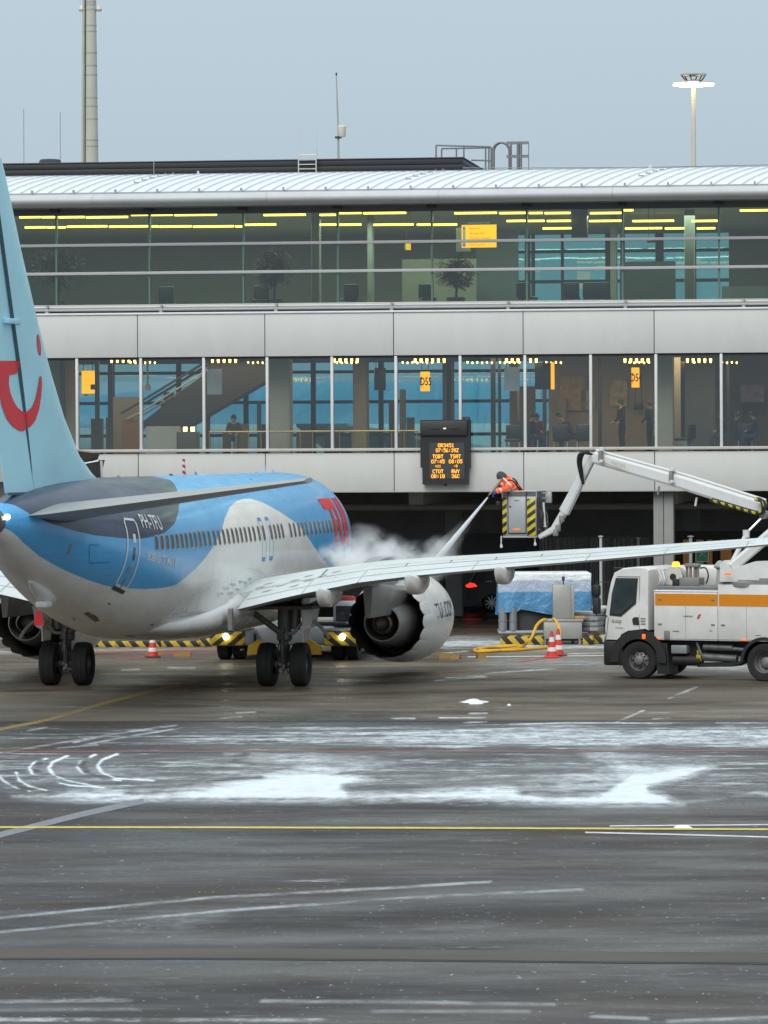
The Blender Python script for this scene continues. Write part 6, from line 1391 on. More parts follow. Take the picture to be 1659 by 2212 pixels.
# ---- aerofoil surfaces
def foil(x, t_): return 5 * t_ * (.2969 * math.sqrt(max(x, 0)) - .126 * x - .3516 * x * x + .2843 * x ** 3 - .1036 * x ** 4)
def section(Y, le, te, zte, inc, tc_, x0, x1, n_=14, sgn=1, camber=.012):
    c = le - te; up, lo = [], []
    for k in range(n_ + 1):
        e = (1 - math.cos(math.pi * k / n_)) / 2; x = x0 + (x1 - x0) * e; cb = camber * 4 * x * (1 - x) * c; z = zte + (1 - x) * c * math.tan(inc); up.append((sgn * Y, le - c * x, z + cb + foil(x, tc_) * c)); lo.append((sgn * Y, le - c * x, z + cb - foil(x, tc_) * c * .85))
    return up + lo[::-1]
WS = [(1.2, 4.75, -2.85, 1.80, 2.2, .130), (2.2, 4.1, -2.9, 2.06, 2.0, .128), (3.6, 3.2, -2.95, 2.40, 1.8, .124), (5.35, 2.05, -3.0, 2.75, 1.6, .118), (7.0, 1.15, -3.35, 2.95, 1.3, .112), (9.5, -.18, -4.02, 3.18, 1.0, .108), (12.5, -1.76, -4.82, 3.44, .7, .104), (15.6, -3.38, -5.62, 3.73, .4, .10), (17.1, -4.2, -6.0, 3.87, .3, .10)]
def wsec(Y, x0, x1, sgn=1, dz=0.0):
    A_w = np.array(WS); v = [np.interp(Y, A_w[:, 0], A_w[:, k]) for k in range(1, 6)]; return section(Y, v[0], v[1], v[2] + dz, R(v[3]), v[4], x0, x1, 14, sgn)
def wpt(Y, x, sgn=1, off=.008):
    A_w = np.array(WS); le, te, z, inc, tc_ = [np.interp(Y, A_w[:, 0], A_w[:, k]) for k in range(1, 6)]; c = le - te; return (sgn * Y, le - c * x, z + (1 - x) * c * math.tan(R(inc)) + .012 * 4 * x * (1 - x) * c + foil(x, tc_) * c + off)
for sg in (1, -1):
    q = MB(); q.loft([wsec(Y, 0, .70, sg) for Y in (1.2, 1.8, 2.2, 2.9, 3.6, 4.5, 5.35, 6.2, 7, 8.2, 9.5, 11, 12.5, 14, 15.6, 17.1)]); q.build('wing', WBL, AC)
    for nm, a, b_, x0 in (('inboard_flap', 2.25, 5.30, .703), ('outboard_flap', 5.33, 11.2, .703), ('aileron', 11.23, 15.2, .703), ('wing_tip_edge', 15.22, 17.1, .703)):
        cut = .87 if nm != 'aileron' else 1.0
        q = MB(); q.loft([wsec(Y, x0, cut if cut < 1 else 1.0, sg) for Y in np.linspace(a, b_, 9)]); fl = q.build(nm, WBL, AC)
        if cut < 1: q = MB(); q.loft([wsec(Y, .873, 1.0, sg) for Y in np.linspace(a, b_, 9)]); q.build('flap_tail', WBL, fl)
    for x_, w_ in ((.700, .007), (.868, .006), (.60, .003)):
        Ys = np.linspace(2.3, 15.4, 30) if x_ > .65 else np.linspace(5.4, 10.8, 16)
        q = MB(); q.add([wpt(Y, x_ + k * w_, sg, .006) for Y in Ys for k in (-1, 1)], [(2 * i, 2 * i + 1, 2 * i + 3, 2 * i + 2) for i in range(len(Ys) - 1)]); q.build('panel_line', mat('panel_line_wing', (.42, .44, .45), .6, var=0), AC)
    for Y in (3.9, 5.32, 8.3, 11.22, 13.2):
        q = MB(); p_ = [wpt(Y, x, sg, .007) for x in np.linspace(.71, .995, 6)]; q.add([(a + s_ * .02, b_, c) for a, b_, c in p_ for s_ in (-1, 1)], [(2 * i, 2 * i + 1, 2 * i + 3, 2 * i + 2) for i in range(5)]); q.build('panel_line', mat('panel_line_wing', (.42, .44, .45), .6, var=0), AC)
    # spoiler edges
    for Y in (6.3, 7.5, 8.7, 9.9):
        q = MB(); p0, p1 = wpt(Y, .60, sg), wpt(Y, .697, sg); q.add([p0, p1, (p1[0] + .03, p1[1], p1[2]), (p0[0] + .03, p0[1], p0[2])], [(0, 1, 2, 3)]); q.build('spoiler_joint', LINE_, AC)
    # winglet
    q = MB(); q.loft([[(sg * (17.1 + dx), y0 - c * x, 3.95 + dz + s_) for x, s_ in ((0, 0), (.3, .05 * c), (1, .0), (.3, -.04 * c))] for dx, dz, y0, c in ((0, 0, -4.2, 1.8), (.35, .25, -4.6, 1.5), (.62, 1.2, -5.2, 1.05), (.85, 2.3, -5.9, .55))]); q.build('winglet', FINM, AC)
    # flap track fairings
    for Y, ln, hw, dp in ((4.45, 2.6, .21, .31), (6.75, 2.5, .23, .34), (9.05, 2.2, .19, .29)):
        A_w = np.array(WS); te = np.interp(Y, A_w[:, 0], A_w[:, 2]); z = np.interp(Y, A_w[:, 0], A_w[:, 3]); q = MB(); rings = []
        for y, k, dz in ((te + ln, .08, -.02), (te + ln * .75, .6, -.02), (te + ln * .4, .95, -.01), (te + .5, 1.0, 0), (te + .15, .94, .0), (te - .12, .78, .03), (te - .3, .45, .10), (te - .38, .12, .16)):
            rings.append([(sg * Y + hw * k * math.copysign(abs(math.cos(a)) ** .5, math.cos(a)) * (1 if math.sin(a) > -.3 else .88), y, z - .14 + dz + (.16 if math.sin(a) > 0 else dp) * k * math.copysign(abs(math.sin(a)) ** .6, math.sin(a))) for a in np.linspace(0, 2 * math.pi, 18, endpoint=False)])
        q.loft(rings); q.build('flap_track_fairing', ACW, AC)
    # horizontal stabiliser
    SS = [(.35, -13.3, -16.75, 4.62, .14), (.9, -13.65, -16.9, 4.66, .14), (3.5, -15.25, -17.5, 4.97, .135), (6.95, -17.35, -18.4, 5.38, .12)]
    for nm, x0, x1 in (('stabiliser', 0, .715), ('elevator', .722, 1.0)):
        q = MB(); q.loft([section(Y, le, te, z, R(.5), t_, x0, x1, 12, sg, -.004) for Y, le, te, z, t_ in SS]); q.build(nm, mat('stabiliser_grey', (.34, .35, .34), .36, var=.06, rvar=.1), AC)
# grey walkway marks on the wing root
MK = mat('walkway_mark', (.46, .47, .47), .6, var=.2)
for Y, x in ((2.7, .78), (3.0, .72), (3.3, .66), (3.6, .60), (3.45, .80), (3.75, .73), (4.05, .66), (4.35, .60), (2.35, .66), (2.5, .60)):
    q = MB(); p_ = [wpt(Y + a, x + b_, 1, .012) for a, b_ in ((-.08, -.004), (.13, -.014), (.10, .012), (-.12, .018))]; q.add(p_, [(0, 1, 2, 3)]); q.build('walkway_mark', MK, AC)
for k, Y in enumerate((3.9,)):
    q = MB(); pp = [wpt(4.15 - .35 * (1 - x) , x, 1, .010) for x in np.linspace(.45, .70, 8)]; q.add([(a + s * .02, b_, c) for a, b_, c in pp for s in (-1, 1)], [(2 * i, 2 * i + 1, 2 * i + 3, 2 * i + 2) for i in range(7)]); q.build('panel_line', LINE_, AC)
# wing-body fairing
q = MB(); rings = []
for y, hw, zt2, zb2 in ((8.2, 1.2, 2.2, 1.40), (7.0, 1.75, 2.4, 1.28), (5.0, 2.06, 2.75, 1.22), (2.0, 2.16, 2.85, 1.22), (-.5, 2.12, 2.72, 1.24), (-2.5, 1.96, 2.5, 1.28), (-3.8, 1.76, 2.3, 1.34), (-5.2, 1.35, 2.1, 1.43), (-6.6, .7, 1.95, 1.56)):
    rings.append([(hw * math.sin(a), y, (zt2 + zb2) / 2 + (zt2 - zb2) / 2 * math.copysign(abs(math.cos(a)) ** .8, math.cos(a))) for a in np.linspace(0, 2 * math.pi, 40, endpoint=False)])
q.loft(rings); q.build('belly_fairing', ACW, AC)
# upper fillet that runs from the wing root up the side
q = MB(); rings = []
for y, o_, h_ in ((3.5, .03, .3), (2.0, .22, .55), (.5, .42, .62), (-1.0, .55, .55), (-2.4, .52, .42), (-3.6, .32, .30), (-5.2, .10, .18), (-6.2, .03, .1)):
    zb_w = 2.25; ring = []
    for k in range(9): e = k / 8; a = a_at_z(y, zb_w + h_ + .15 - (h_ + .35) * e); x, _, z = fus(y, a); ring.append((float(x) + .004 + o_ * e ** 2.0, y, float(z)))
    rings.append(ring + [(1.2, y, ring[-1][2] - .1), (1.2, y, ring[0][2] + .0)])
q.loft(rings); q.build('root_fillet', ACW, AC)
for Y, z in ((-2.0, 2.55), (-1.2, 2.62), (-.3, 2.66), (-1.6, 2.42), (-.7, 2.48), (.3, 2.62), (-2.7, 2.44), (.9, 2.7)):
    a = a_at_z(Y, z + .12); x = float(fus(Y, a)[0]); e = max(0, (2.25 + .62 + .15 - z - .0) / .97); q = MB(); o_ = float(np.interp(Y, [-6.2, -5.2, -3.6, -2.4, -1, .5, 2, 3.5], [.03, .1, .32, .52, .55, .42, .22, .03])) * min(1, e) ** 2; x2 = float(fus(Y, a_at_z(Y, z))[0]) + o_ + .02; q.add([(x2, Y - .18, z), (x2 + .02, Y + .12, z - .02), (x2 + .01, Y + .16, z + .04), (x2 - .01, Y - .12, z + .06)], [(0, 1, 2, 3)]); q.build('vent_mark', MK, AC)
# ---- engines
for sg in (1, -1):
    ex, ez = sg * 4.83, 1.50
    en = bpy.data.objects.new('engine', None); COL.objects.link(en); en.parent = AC; en.location = (ex, 0, ez)
    nN = 144; prof = [(1.00, 4.12), (1.06, 4.5), (1.13, 5.0), (1.19, 5.6), (1.235, 6.3), (1.25, 7.0), (1.22, 7.7), (1.14, 8.25), (1.03, 8.55), (.95, 8.62), (.90, 8.55), (.87, 8.2), (.88, 7.7)]
    q = MB(); vs_ = []
    for j, (r_, y) in enumerate(prof):
        for k in range(nN):
            a = 2 * math.pi * k / nN; yy = y
            if j == 0: ph = (k / nN * 18) % 1; yy = y + .10 - .40 * math.sqrt(max(0, (.5 - abs(ph - .5)) * 2))
            vs_.append((math.sin(a) * r_, yy, math.cos(a) * r_ * (.965 if math.cos(a) < 0 else 1)))
    q.add(vs_, [(i * nN + k, i * nN + (k + 1) % nN, (i + 1) * nN + (k + 1) % nN, (i + 1) * nN + k) for i in range(len(prof) - 1) for k in range(nN)], 0, True)
    cowl = q.build('cowl', ACW, en)
    q = MB(); vs_ = []
    prof2 = [(.985, 4.12), (.97, 4.5), (.98, 5.4), (1.0, 6.2), (.5, 6.25)]
    for j, (r_, y) in enumerate(prof2):
        for k in range(nN):
            a = 2 * math.pi * k / nN; yy = y
            if j == 0: ph = (k / nN * 18) % 1; yy = y + .10 - .40 * math.sqrt(max(0, (.5 - abs(ph - .5)) * 2))
            vs_.append((math.sin(a) * r_, yy, math.cos(a) * r_ * (.965 if math.cos(a) < 0 else 1)))
    q.add(vs_, [(i * nN + k, i * nN + (k + 1) % nN, (i + 1) * nN + (k + 1) % nN, (i + 1) * nN + k) for i in range(len(prof2) - 1) for k in range(nN)], 0, True); q.build('fan_duct', ACD, en)
    CORE = mat('core_metal', (.32, .31, .29), .42, metal=.3, var=.15, scale=2)
    q = MB(); q.lathe([(.80, 6.2), (.76, 5.2), (.66, 4.3), (.52, 3.5), (.47, 3.32), (.445, 3.32), (.44, 3.6), (.3, 4.0)], 'Y', (0, 0, -.03), 40); q.build('core_cowl', CORE, en)
    q = MB(); q.lathe([(.40, 4.2), (.34, 3.7), (.27, 3.42), (.26, 3.30), (.22, 3.28), (.20, 3.6), (0, 3.7)], 'Y', (0, 0, -.03), 32); q.build('exhaust_plug', mat('plug_bronze', (.17, .145, .115), .4, metal=.5, var=.2), en)
    q = MB(); q.loft([[(x * k, y, z) for x, z in ((-.30, .20), (.30, .20), (.46, .5), (.62, zt3 - .12), (.5, zt3), (-.5, zt3), (-.62, zt3 - .12), (-.46, .5))] for y, k, zt3 in ((6.2, 1, .90), (4.4, 1, .92), (3.9, .92, .95), (2.9, .6, 1.0), (1.2, .2, 1.1))]); q.build('bifurcation', CORE, en)
    q = MB(); q.loft([[(x * k, y, z) for x, z in ((-.24, z0_), (.24, z0_), (.22, z1_), (-.22, z1_))] for y, k, z0_, z1_ in ((8.0, .2, 1.1, 1.25), (6.8, 1, 1.0, 1.55), (4.5, 1, .85, 1.75), (2.5, .9, .92, 1.7), (.6, .6, 1.05, 1.55), (-1.0, .2, 1.15, 1.35))]); q.build('pylon', ACG, en)
    q = MB(); q.lathe([(0, 8.0), (.15, 7.9), (.27, 7.6), (.27, 7.5)], 'Y', (0, 0, 0), 20); q.build('spinner', ACD, en)
    for k in range(18): M = Matrix.Rotation(k * math.pi / 9, 4, 'Y'); q = MB(); q.add([M @ Vector(p_) for p_ in ((-.05, 7.62, .25), (.05, 7.5, .25), (.12, 7.45, .87), (-.12, 7.62, .87))], [(0, 1, 2, 3)]); q.build('fan_blade', ACG, en)
    if sg == 1:      # web address on the outer flank of the cowl
        vs_, fs_ = text2d('TUI.COM', .42, 0.0); q = MB(); bm = bmesh.new(); vv = [bm.verts.new((a * .62, b_, 0)) for a, b_ in vs_]
        for f in fs_: bm.faces.new([vv[i] for i in f])
        bmesh.ops.triangulate(bm, faces=bm.faces)
        bm.verts.index_update(); P_ = []
        for v in bm.verts:
            y = 6.35 + v.co.x * 1.5; r_ = float(np.interp(y, [p_[1] for p_ in prof[:10]], [p_[0] for p_ in prof[:10]])) + .008; a = math.pi / 2 - .20 - v.co.y * 1.0 / 1.2; P_.append((math.sin(a) * r_, y, math.cos(a) * r_ * (.965 if math.cos(a) < 0 else 1)))
        q.add(P_, [[v.index for v in f.verts] for f in bm.faces]); bm.free(); q.build('cowl_lettering', mat('letter_navy', (.025, .03, .045), .4, var=0), en)
    # ---- main gear
    g = bpy.data.objects.new('main_gear', None); COL.objects.link(g); g.parent = AC; g.location = (sg * 2.86, 0, 0)
    GS = mat('gear_steel', (.20, .195, .185), .42, metal=.3, var=.25, scale=5); TY = mat('aircraft_tyre', (.016, .016, .017), .8, var=.25, scale=6, bump=.15, bscale=15)
    for s in (-1, 1):
        tp = [(.26, -.15), (.30, -.19), (.48, -.205), (.535, -.18), (.555, -.12), (.56, -.075), (.552, -.068), (.56, -.06), (.565, 0), (.56, .06), (.552, .068), (.56, .075), (.555, .12), (.535, .18), (.48, .205), (.30, .19), (.26, .15)]
        q = MB(); q.lathe(tp, 'X', (0, 0, 0), 40); wq = q.build('wheel', TY, g, loc=(s * .43, 0, .558))
        q = MB(); q.lathe([(0, s * .10), (.10, s * .12), (.12, s * .06), (.24, s * .05), (.265, s * .14), (.265, -s * .10), (.1, -s * .12), (0, -s * .12)], 'X', (0, 0, 0), 24); hub = link('hub', q.mesh('hub', GS), g, loc=(s * .43, 0, .558))
    q = MB(); q.cyl((-.34, 0, .558), (.34, 0, .558), .09, n=12); q.build('axle', GS, g)
    q = MB(); q.cyl((0, 0, .45), (0, .05, 1.35), .115, n=14); q.lathe([(.15, 1.15), (.20, 1.2), (.20, 1.4), (.175, 1.45), (.175, 2.4)], o=(0, .06, 0), n=18); q.build('strut', GS, g)
    q = MB(); q.cyl((sg * .27, .1, 1.45), (sg * .32, .1, 2.35), .14, n=12); q.build('retraction_cylinder', GS, g)
    q = MB(); q.tube([(-sg * .05, -.05, 1.35), (-sg * .75, .0, 1.85), (-sg * 1.25, .0, 2.2)], [.085, .08, .08], 8); q.build('side_brace', GS, g)
    q = MB(); q.tube([(0, -.12, .60), (.02, -.34, .95), (0, -.16, 1.32)], [.045, .035, .045], 6); q.build('torque_link', GS, g)
    q = MB(); q.tube(smooth([(sg * .12, -.1, 1.36), (sg * .3, -.15, 1.38), (sg * .5, -.15, 1.62), (sg * .8, -.15, 1.66), (sg * 1.05, -.15, 1.45), (sg * 1.2, -.15, 1.22)]), .045, 8); q.build('door_hoop', mat('gear_pale', (.36, .35, .33), .4, var=.1), g)
    q = MB(); q.loft([[(sg * (.55 + dx), y, z) for dx, y in ((0, -.35), (.03, -.35), (.03, .5), (0, .5))] for dx, z in ((.55, 1.15), (.45, 1.45), (.25, 1.9), (.1, 2.25))]); q.v = [(x + sg * (v2 - .35) * .35 * 0, y, z) for (x, y, z), v2 in zip(q.v, [0] * len(q.v))]; q.build('gear_door', ACW, g)
    q = MB(); q.add([(sg * .48, -.25, 2.0), (sg * .85, -.25, 2.05), (sg * .75, -.28, 1.52), (sg * .55, -.28, 1.42), (sg * .48, .5, 2.0), (sg * .85, .5, 2.05), (sg * .75, .5, 1.52), (sg * .55, .5, 1.42)], [(0, 1, 2, 3), (4, 5, 6, 7), (0, 1, 5, 4), (1, 2, 6, 5), (2, 3, 7, 6), (3, 0, 4, 7)]); q.build('gear_door', ACW, g)
    rr = random.Random(4)
    for k in range(7):
        x = rr.uniform(-.2, .2); q = MB(); q.tube(smooth([(x, -.12, rr.uniform(.3, .5)), (x + rr.uniform(-.15, .15), -.2, rr.uniform(.5, .75)), (rr.uniform(-.1, .1), -.14, rr.uniform(.9, 1.6))]), .014, 5); q.build('brake_line', DARKM, g)
    q = MB(); q.lathe([(0, -.03), (.03, 0), (0, .03)], o=(.02, -.14, .95), n=8); q.lathe([(0, -.03), (.03, 0), (0, .03)], o=(.0, -.12, .42), n=8); q.build('shiny_fitting', mat('chrome', (.6, .6, .6), .2, metal=1, var=0), g)
# wheel well and dark gap under the wing root
q = MB(); q.box(2.0, 3.9, -1.6, 1.0, 2.02, 2.10); q.build('wheel_well', ACD, AC)
q = MB(); q.prism([(-2.95, 1.55), (-2.95, 2.08), (-2.75, 2.1), (-2.6, 1.5)], 2.02, 2.12, 'x'); q.build('flap_end_plate', ACG, AC)
# nose gear
q = MB(); q.cyl((0, 15.6, .35), (0, 15.55, 1.8), .09, n=10); q.build('nose_strut', GS, AC)
for s in (-1, 1): q = MB(); q.lathe([(.12, -.09), (.3, -.1), (.34, -.06), (.345, 0), (.34, .06), (.3, .1), (.12, .09)], 'X', (s * .2, 15.6, .45), 28); q.build('nose_wheel', TY, AC)
# ================================================================== DE-ICING TRUCK
AL = R(27)
near = gnd(1384, 1466); ydir = Vector((math.sin(AL), math.cos(AL), 0))
TK = thing('deicing_truck', 'white de-icing truck with an orange stripe and raised boom', 'truck', near + ydir * 1.0, -AL)
TWH = mat('truck_white', (.66, .665, .645), .36, coat=.15, var=.10, scale=2.2, rvar=.08); TBK = mat('truck_black', (.018, .018, .018), .6, var=.2, scale=5); TGY = mat('truck_grey', (.20, .20, .19), .5, var=.15, scale=4)
ORG = mat('stripe_orange', (.62, .22, .008), .4, var=.06, scale=6); AMB = emit_mat('beacon_lit', (1.0, .26, .008), 3.2); MARK = mat('marker_orange', (.8, .16, .02), .4, var=0, emis=(1, .2, .02), estr=.4)
TGL = mat('truck_glass', (.035, .05, .055), .08, var=.35, scale=1.6)
# cab: side outline lofted across the width, corners drawn in
cabp = [(-.98, 1.02), (-1.00, 1.35), (-.97, 1.75), (-.90, 2.2), (-.83, 2.55), (-.74, 2.78), (-.50, 2.90), (-.1, 2.94), (.18, 2.93), (.27, 2.86), (.28, 1.9), (.28, 1.28), (.50, 1.28), (.42, 1.30), (.20, 1.32), (-.30, 1.26), (-.52, 1.16), (-.60, 1.02)]
cabp = [p_ for p_ in cabp if p_ not in ((.50, 1.28), (.42, 1.30))]
q = MB(); rings = []
for y, k in ((-1.12, .0), (-1.10, .5), (-1.02, 1.0), (0, 1.0), (1.02, 1.0), (1.10, .5), (1.12, 0)):
    cx_, cz_ = -.35, 1.9; rings.append([(cx_ + (x - cx_) * (.90 + .10 * k if x < -.5 else .98 + .02 * k), y * (1 if z < 2.0 else 1 - .06 * (z - 2.0)), cz_ + (z - cz_) * (.965 + .035 * k if z > 2.4 else 1)) for x, z in cabp])
q.loft(rings); q.build('cab', TWH, TK)
ys_ = lambda z: -1.125 * (1 if z < 2 else 1 - .06 * (z - 2.0)) - .006
def side(poly, name, m_, dy=0.0, th=.012): 
    q = MB(); n_ = len(poly); q.add([(x, ys_(z) - dy, z) for x, z in poly] + [(x, ys_(z) - dy - th, z) for x, z in poly], [tuple(range(n_)), tuple(range(n_, 2 * n_))[::-1]] + [(i, (i + 1) % n_, n_ + (i + 1) % n_, n_ + i) for i in range(n_)]); return q.build(name, m_, TK)
side([(-.66, 2.64), (-.03, 2.64), (-.07, 1.98), (-.50, 1.63), (-.83, 1.66), (-.76, 2.25)], 'window_seal', TBK, -.004)
win = side([(-.62, 2.58), (-.08, 2.58), (-.12, 2.00), (-.50, 1.70), (-.78, 1.71), (-.71, 2.25)], 'side_window', TGL, .010)
q = MB(); q.tube([(-.70, -1.145, 2.12), (-.60, -1.15, 2.08), (-.60, -1.15, 1.95)], .008, 5); q.build('wiper', TBK, TK)
for a, b_ in (((.02, 2.68), (.02, 1.05)), ((-.63, 2.68), (.02, 2.68)), ((-.86, 1.6), (-.93, 1.05))):
    q = MB(); q.tube([(a[0], ys_(a[1]) - .001, a[1]), (b_[0], ys_(b_[1]) - .001, b_[1])], .008, 5); q.build('door_seam', TGY, TK)
side([(-.18, 1.56), (-.12, 1.62), (.0, 1.62), (.02, 1.42), (-.15, 1.42)], 'door_handle_recess', TBK, .0)
for k in range(3): side([(.06, 1.60 - .07 * k), (.2, 1.60 - .07 * k), (.2, 1.57 - .07 * k), (.06, 1.57 - .07 * k)], 'small_print', TGY, 0, .004)
q = MB(); vs_, fs_ = text2d('Aviap', .15, 0); q.add([(-.63 + a * .8, -1.140, 1.50 + b_ + a * .05) for a, b_ in vs_], fs_); vs_, fs_ = text2d('services', .045, 0); q.add([(-.55 + a, -1.140, 1.34 + b_) for a, b_ in vs_], fs_); q.build('door_lettering', TGY, TK)
q = MB(); q.bevbox(-.78, -.52, -1.02, -.92, 2.86, 2.92, .02); q.build('roof_lamp', TBK, TK)
q = MB(); q.bevbox(-1.02, -.45, -1.13, 1.13, .34, 1.0, .06); q.bevbox(-1.05, -.95, -1.0, 1.0, .42, .62, .02); q.build('bumper', TBK, TK)
q = MB(); q.bevbox(-1.06, -1.0, -1.1, 1.1, .93, 1.14, .03); q.build('front_step', mat('snowy_step', (.55, .57, .58), .6), TK)
q = MB(); q.add([(-.93, -.9, 2.4), (-.93, .9, 2.4), (-1.0, .95, 1.75), (-1.0, -.95, 1.75)], [(0, 1, 2, 3)]); q.build('windscreen', TGL, TK)
for z0_, z1_ in ((2.18, 2.46), (1.70, 2.12)):
    q = MB(); q.bevbox(-1.20, -1.02, -1.42, -1.22, z0_, z1_, .04); q.build('mirror', TBK, TK)
q = MB(); q.tube([(-.85, -1.1, 2.52), (-1.1, -1.32, 2.54), (-1.12, -1.32, 1.66), (-.9, -1.12, 1.64)], .018, 6); q.build('mirror_arm', TBK, TK)
# front wheel arch
def arch(xc, r0, r1, a0, a1, y0, y1, name, m_):
    q = MB(); n_ = 16; rings = []
    for k in range(n_ + 1):
        a = a0 + (a1 - a0) * k / n_; rings.append([(xc + math.cos(a) * r_, y, .49 + math.sin(a) * r_) for r_, y in ((r0, y0), (r1, y0), (r1, y1), (r0, y1))])
    q.loft(rings); return q.build(name, m_, TK)
arch(0, .56, .80, R(-5), R(185), -1.17, -.6, 'front_wheel_arch', TBK); arch(0, .56, .80, R(0), R(180), .6, 1.15, 'front_wheel_arch', TBK)
q = MB(); q.bevbox(.12, .22, -1.19, -1.165, 1.05, 1.18, .01); q.build('side_marker', MARK, TK)
TYT = mat('truck_tyre', (.016, .016, .016), .8, var=.25, scale=7); RMT = mat('truck_rim', (.22, .22, .215), .5, metal=.2, var=.25, scale=6)
def twheel(x, y, s, conv=True, steer=0.0):
    q = MB(); q.lathe([(.27, -.12), (.34, -.15), (.46, -.15), (.485, -.12), (.49, 0), (.485, .12), (.46, .15), (.34, .15), (.27, .12)], 'Y', (0, 0, 0), 40); wq = q.build('wheel', TYT, TK, loc=(x, y, .49), rot=(0, 0, steer))
    q = MB(); dpt = [(.28, .13), (.265, .10), (.25, .02), (.19, .05), (.13, .09), (.11, .16), (.07, .18), (0, .18)] if conv else [(.28, .14), (.265, .10), (.24, -.06), (.16, -.08), (.14, .02), (.08, .06), (0, .06)]
    q.lathe([(r_, s * h_) for r_, h_ in dpt], 'Y', (0, 0, 0), 28); q.build('rim', RMT, wq)
    q = MB()
    for k in range(10): a = k * math.pi / 5; q.cyl((math.cos(a) * .165, s * (.06 if conv else -.07), math.sin(a) * .165), (math.cos(a) * .165, s * (.10 if conv else -.03), math.sin(a) * .165), .022, n=6)
    q.build('wheel_nuts', TBK, wq)
    if conv:
        q = MB()
        for k in range(8): a = k * math.pi / 4; q.lathe([(0, 0), (.026, 0)], 'Y', (math.cos(a) * .215, s * .052, math.sin(a) * .215), 8)
        q.build('rim_holes', TBK, wq)
twheel(0, -1.0, -1, True, R(4)); twheel(0, 1.0, 1, True, R(4)); twheel(3.54, -1.0, -1, False); twheel(3.54, .98, 1, False); twheel(3.54, -.68, -1, False); twheel(3.54, .66, 1, False)
arch(3.54, .58, .66, R(15), R(178), -1.17, -.5, 'rear_mudguard', TBK)
q = MB(); q.add([(.46, -1.1, .95), (.80, -1.1, .95), (.86, -1.1, .14), (.52, -1.1, .14), (.46, -.5, .95), (.80, -.5, .95), (.86, -.5, .14), (.52, -.5, .14)], [(0, 1, 2, 3), (4, 5, 6, 7), (0, 1, 5, 4), (1, 2, 6, 5), (2, 3, 7, 6), (0, 3, 7, 4)]); q.build('mud_flap', TBK, TK)
# chassis and the clutter between the axles
q = MB(); q.box(-.6, 5.3, -.45, -.33, .72, .98); q.box(-.6, 5.3, .33, .45, .72, .98); q.box(.5, 3.0, -.8, .8, .62, 1.0); q.build('chassis', TBK, TK)
q = MB(); q.bevbox(.9, 1.34, -1.08, -.7, .68, .90, .02); q.build('battery_box', mat('box_alu', (.30, .32, .33), .45, metal=.3, var=.15), TK)
q = MB(); q.cyl((.92, -.9, .50), (1.7, -.9, .50), .14, n=16); q.build('air_tank', TBK, TK)
q = MB(); q.cyl((1.78, -.95, .86), (2.6, -.95, .84), .085, n=14); q.cyl((2.45, -.95, .83), (2.98, -.92, .80), .06, n=12); q.cyl((1.75, -.92, .60), (2.7, -.92, .56), .10, n=14); q.build('pump', mat('pump_metal', (.16, .17, .175), .45, metal=.4, var=.4, scale=6), TK)
q = MB(); q.tube([(1.6, -1.0, .98), (1.68, -1.0, .75), (1.75, -1.0, .62)], .04, 7); q.build('hose', mat('pump_metal', (.16, .17, .175), .45), TK)
q = MB(); q.bevbox(1.58, 1.72, -1.02, -.9, .48, .66, .02); q.bevbox(1.6, 1.66, -1.02, -.9, .66, .78, .02); q.build('yellow_valve', mat('valve_yellow', (.5, .34, .02), .5, var=.2), TK)
q = MB(); q.prism([(1.55, .42), (2.95, .50), (2.6, .36), (1.6, .33)], -.98, -.4); q.build('side_guard', TBK, TK)
for x, w_ in ((.47, .18), (2.9, .15)): q = MB(); q.bevbox(x, x + w_, -1.165, -1.145, 1.04, 1.09, .008); q.build('side_marker', MARK, TK)
q = MB(); q.bevbox(.74, .90, -1.175, -1.147, 1.05, 1.28, .015); q.build('grey_socket', TGY, TK)
# body: two flush side panels, stripe, top deck
for x0, x1, zt2, nm in ((.45, 2.245, 2.30, 'body_panel'), (2.255, 5.2, 2.50, 'body_panel')):
    q = MB(); q.bevbox(x0, x1, -1.145, 1.14, 1.03, zt2, .02); q.build(nm, TWH, TK)
    q = MB(); q.box(x0 + .035, x1 - .005, -1.154, -1.147, 1.94, 2.245); q.build('stripe', ORG, TK)
q = MB(); q.box(.47, 5.2, -1.150, -1.146, 1.06, 1.072); q.build('panel_line', TGY, TK)
q = MB(); q.bevbox(.45, 2.25, -1.16, -1.0, 2.301, 2.335, .01); q.build('snow_strip', mat('snow', (.80, .85, .88), .75), TK)
for (x0, x1, y, z) in ((.5, 2.2, -.95, 2.40), (.5, 2.2, -.7, 2.43), (2.3, 5.1, -1.0, 2.58), (2.3, 5.1, -.75, 2.62)):
    q = MB(); q.bevbox(x0, x1, y - .05, y + .05, z - .03, z + .04, .012); q.build('deck_rail', TGY, TK)
q = MB(); q.box(.46, 2.24, -1.05, 1.1, 2.302, 2.37); q.box(2.27, 5.1, -1.08, 1.08, 2.502, 2.56); q.build('deck', TGY, TK)
vs_, fs_ = text2d('vestergaard', .075, .02); q = MB(); q.add([(1.42 + a * .75, -1.152, 1.66 + b_) for a, b_ in vs_], fs_); q.build('maker_lettering', TGY, TK)
q = MB(); q.prism([(1.66, 1.60), (1.73, 1.60), (1.79, 1.72), (1.72, 1.72)], -1.154, -1.149); q.build('maker_mark', mat('mark_red', (.45, .08, .04), .5, var=.1), TK)
q = MB(); q.box(.98, 1.16, -1.153, -1.148, 1.25, 1.28); q.box(2.02, 2.10, -1.153, -1.148, 1.28, 1.30); q.box(3.3, 3.45, -1.153, -1.148, 1.18, 1.20); q.build('small_print', TGY, TK)
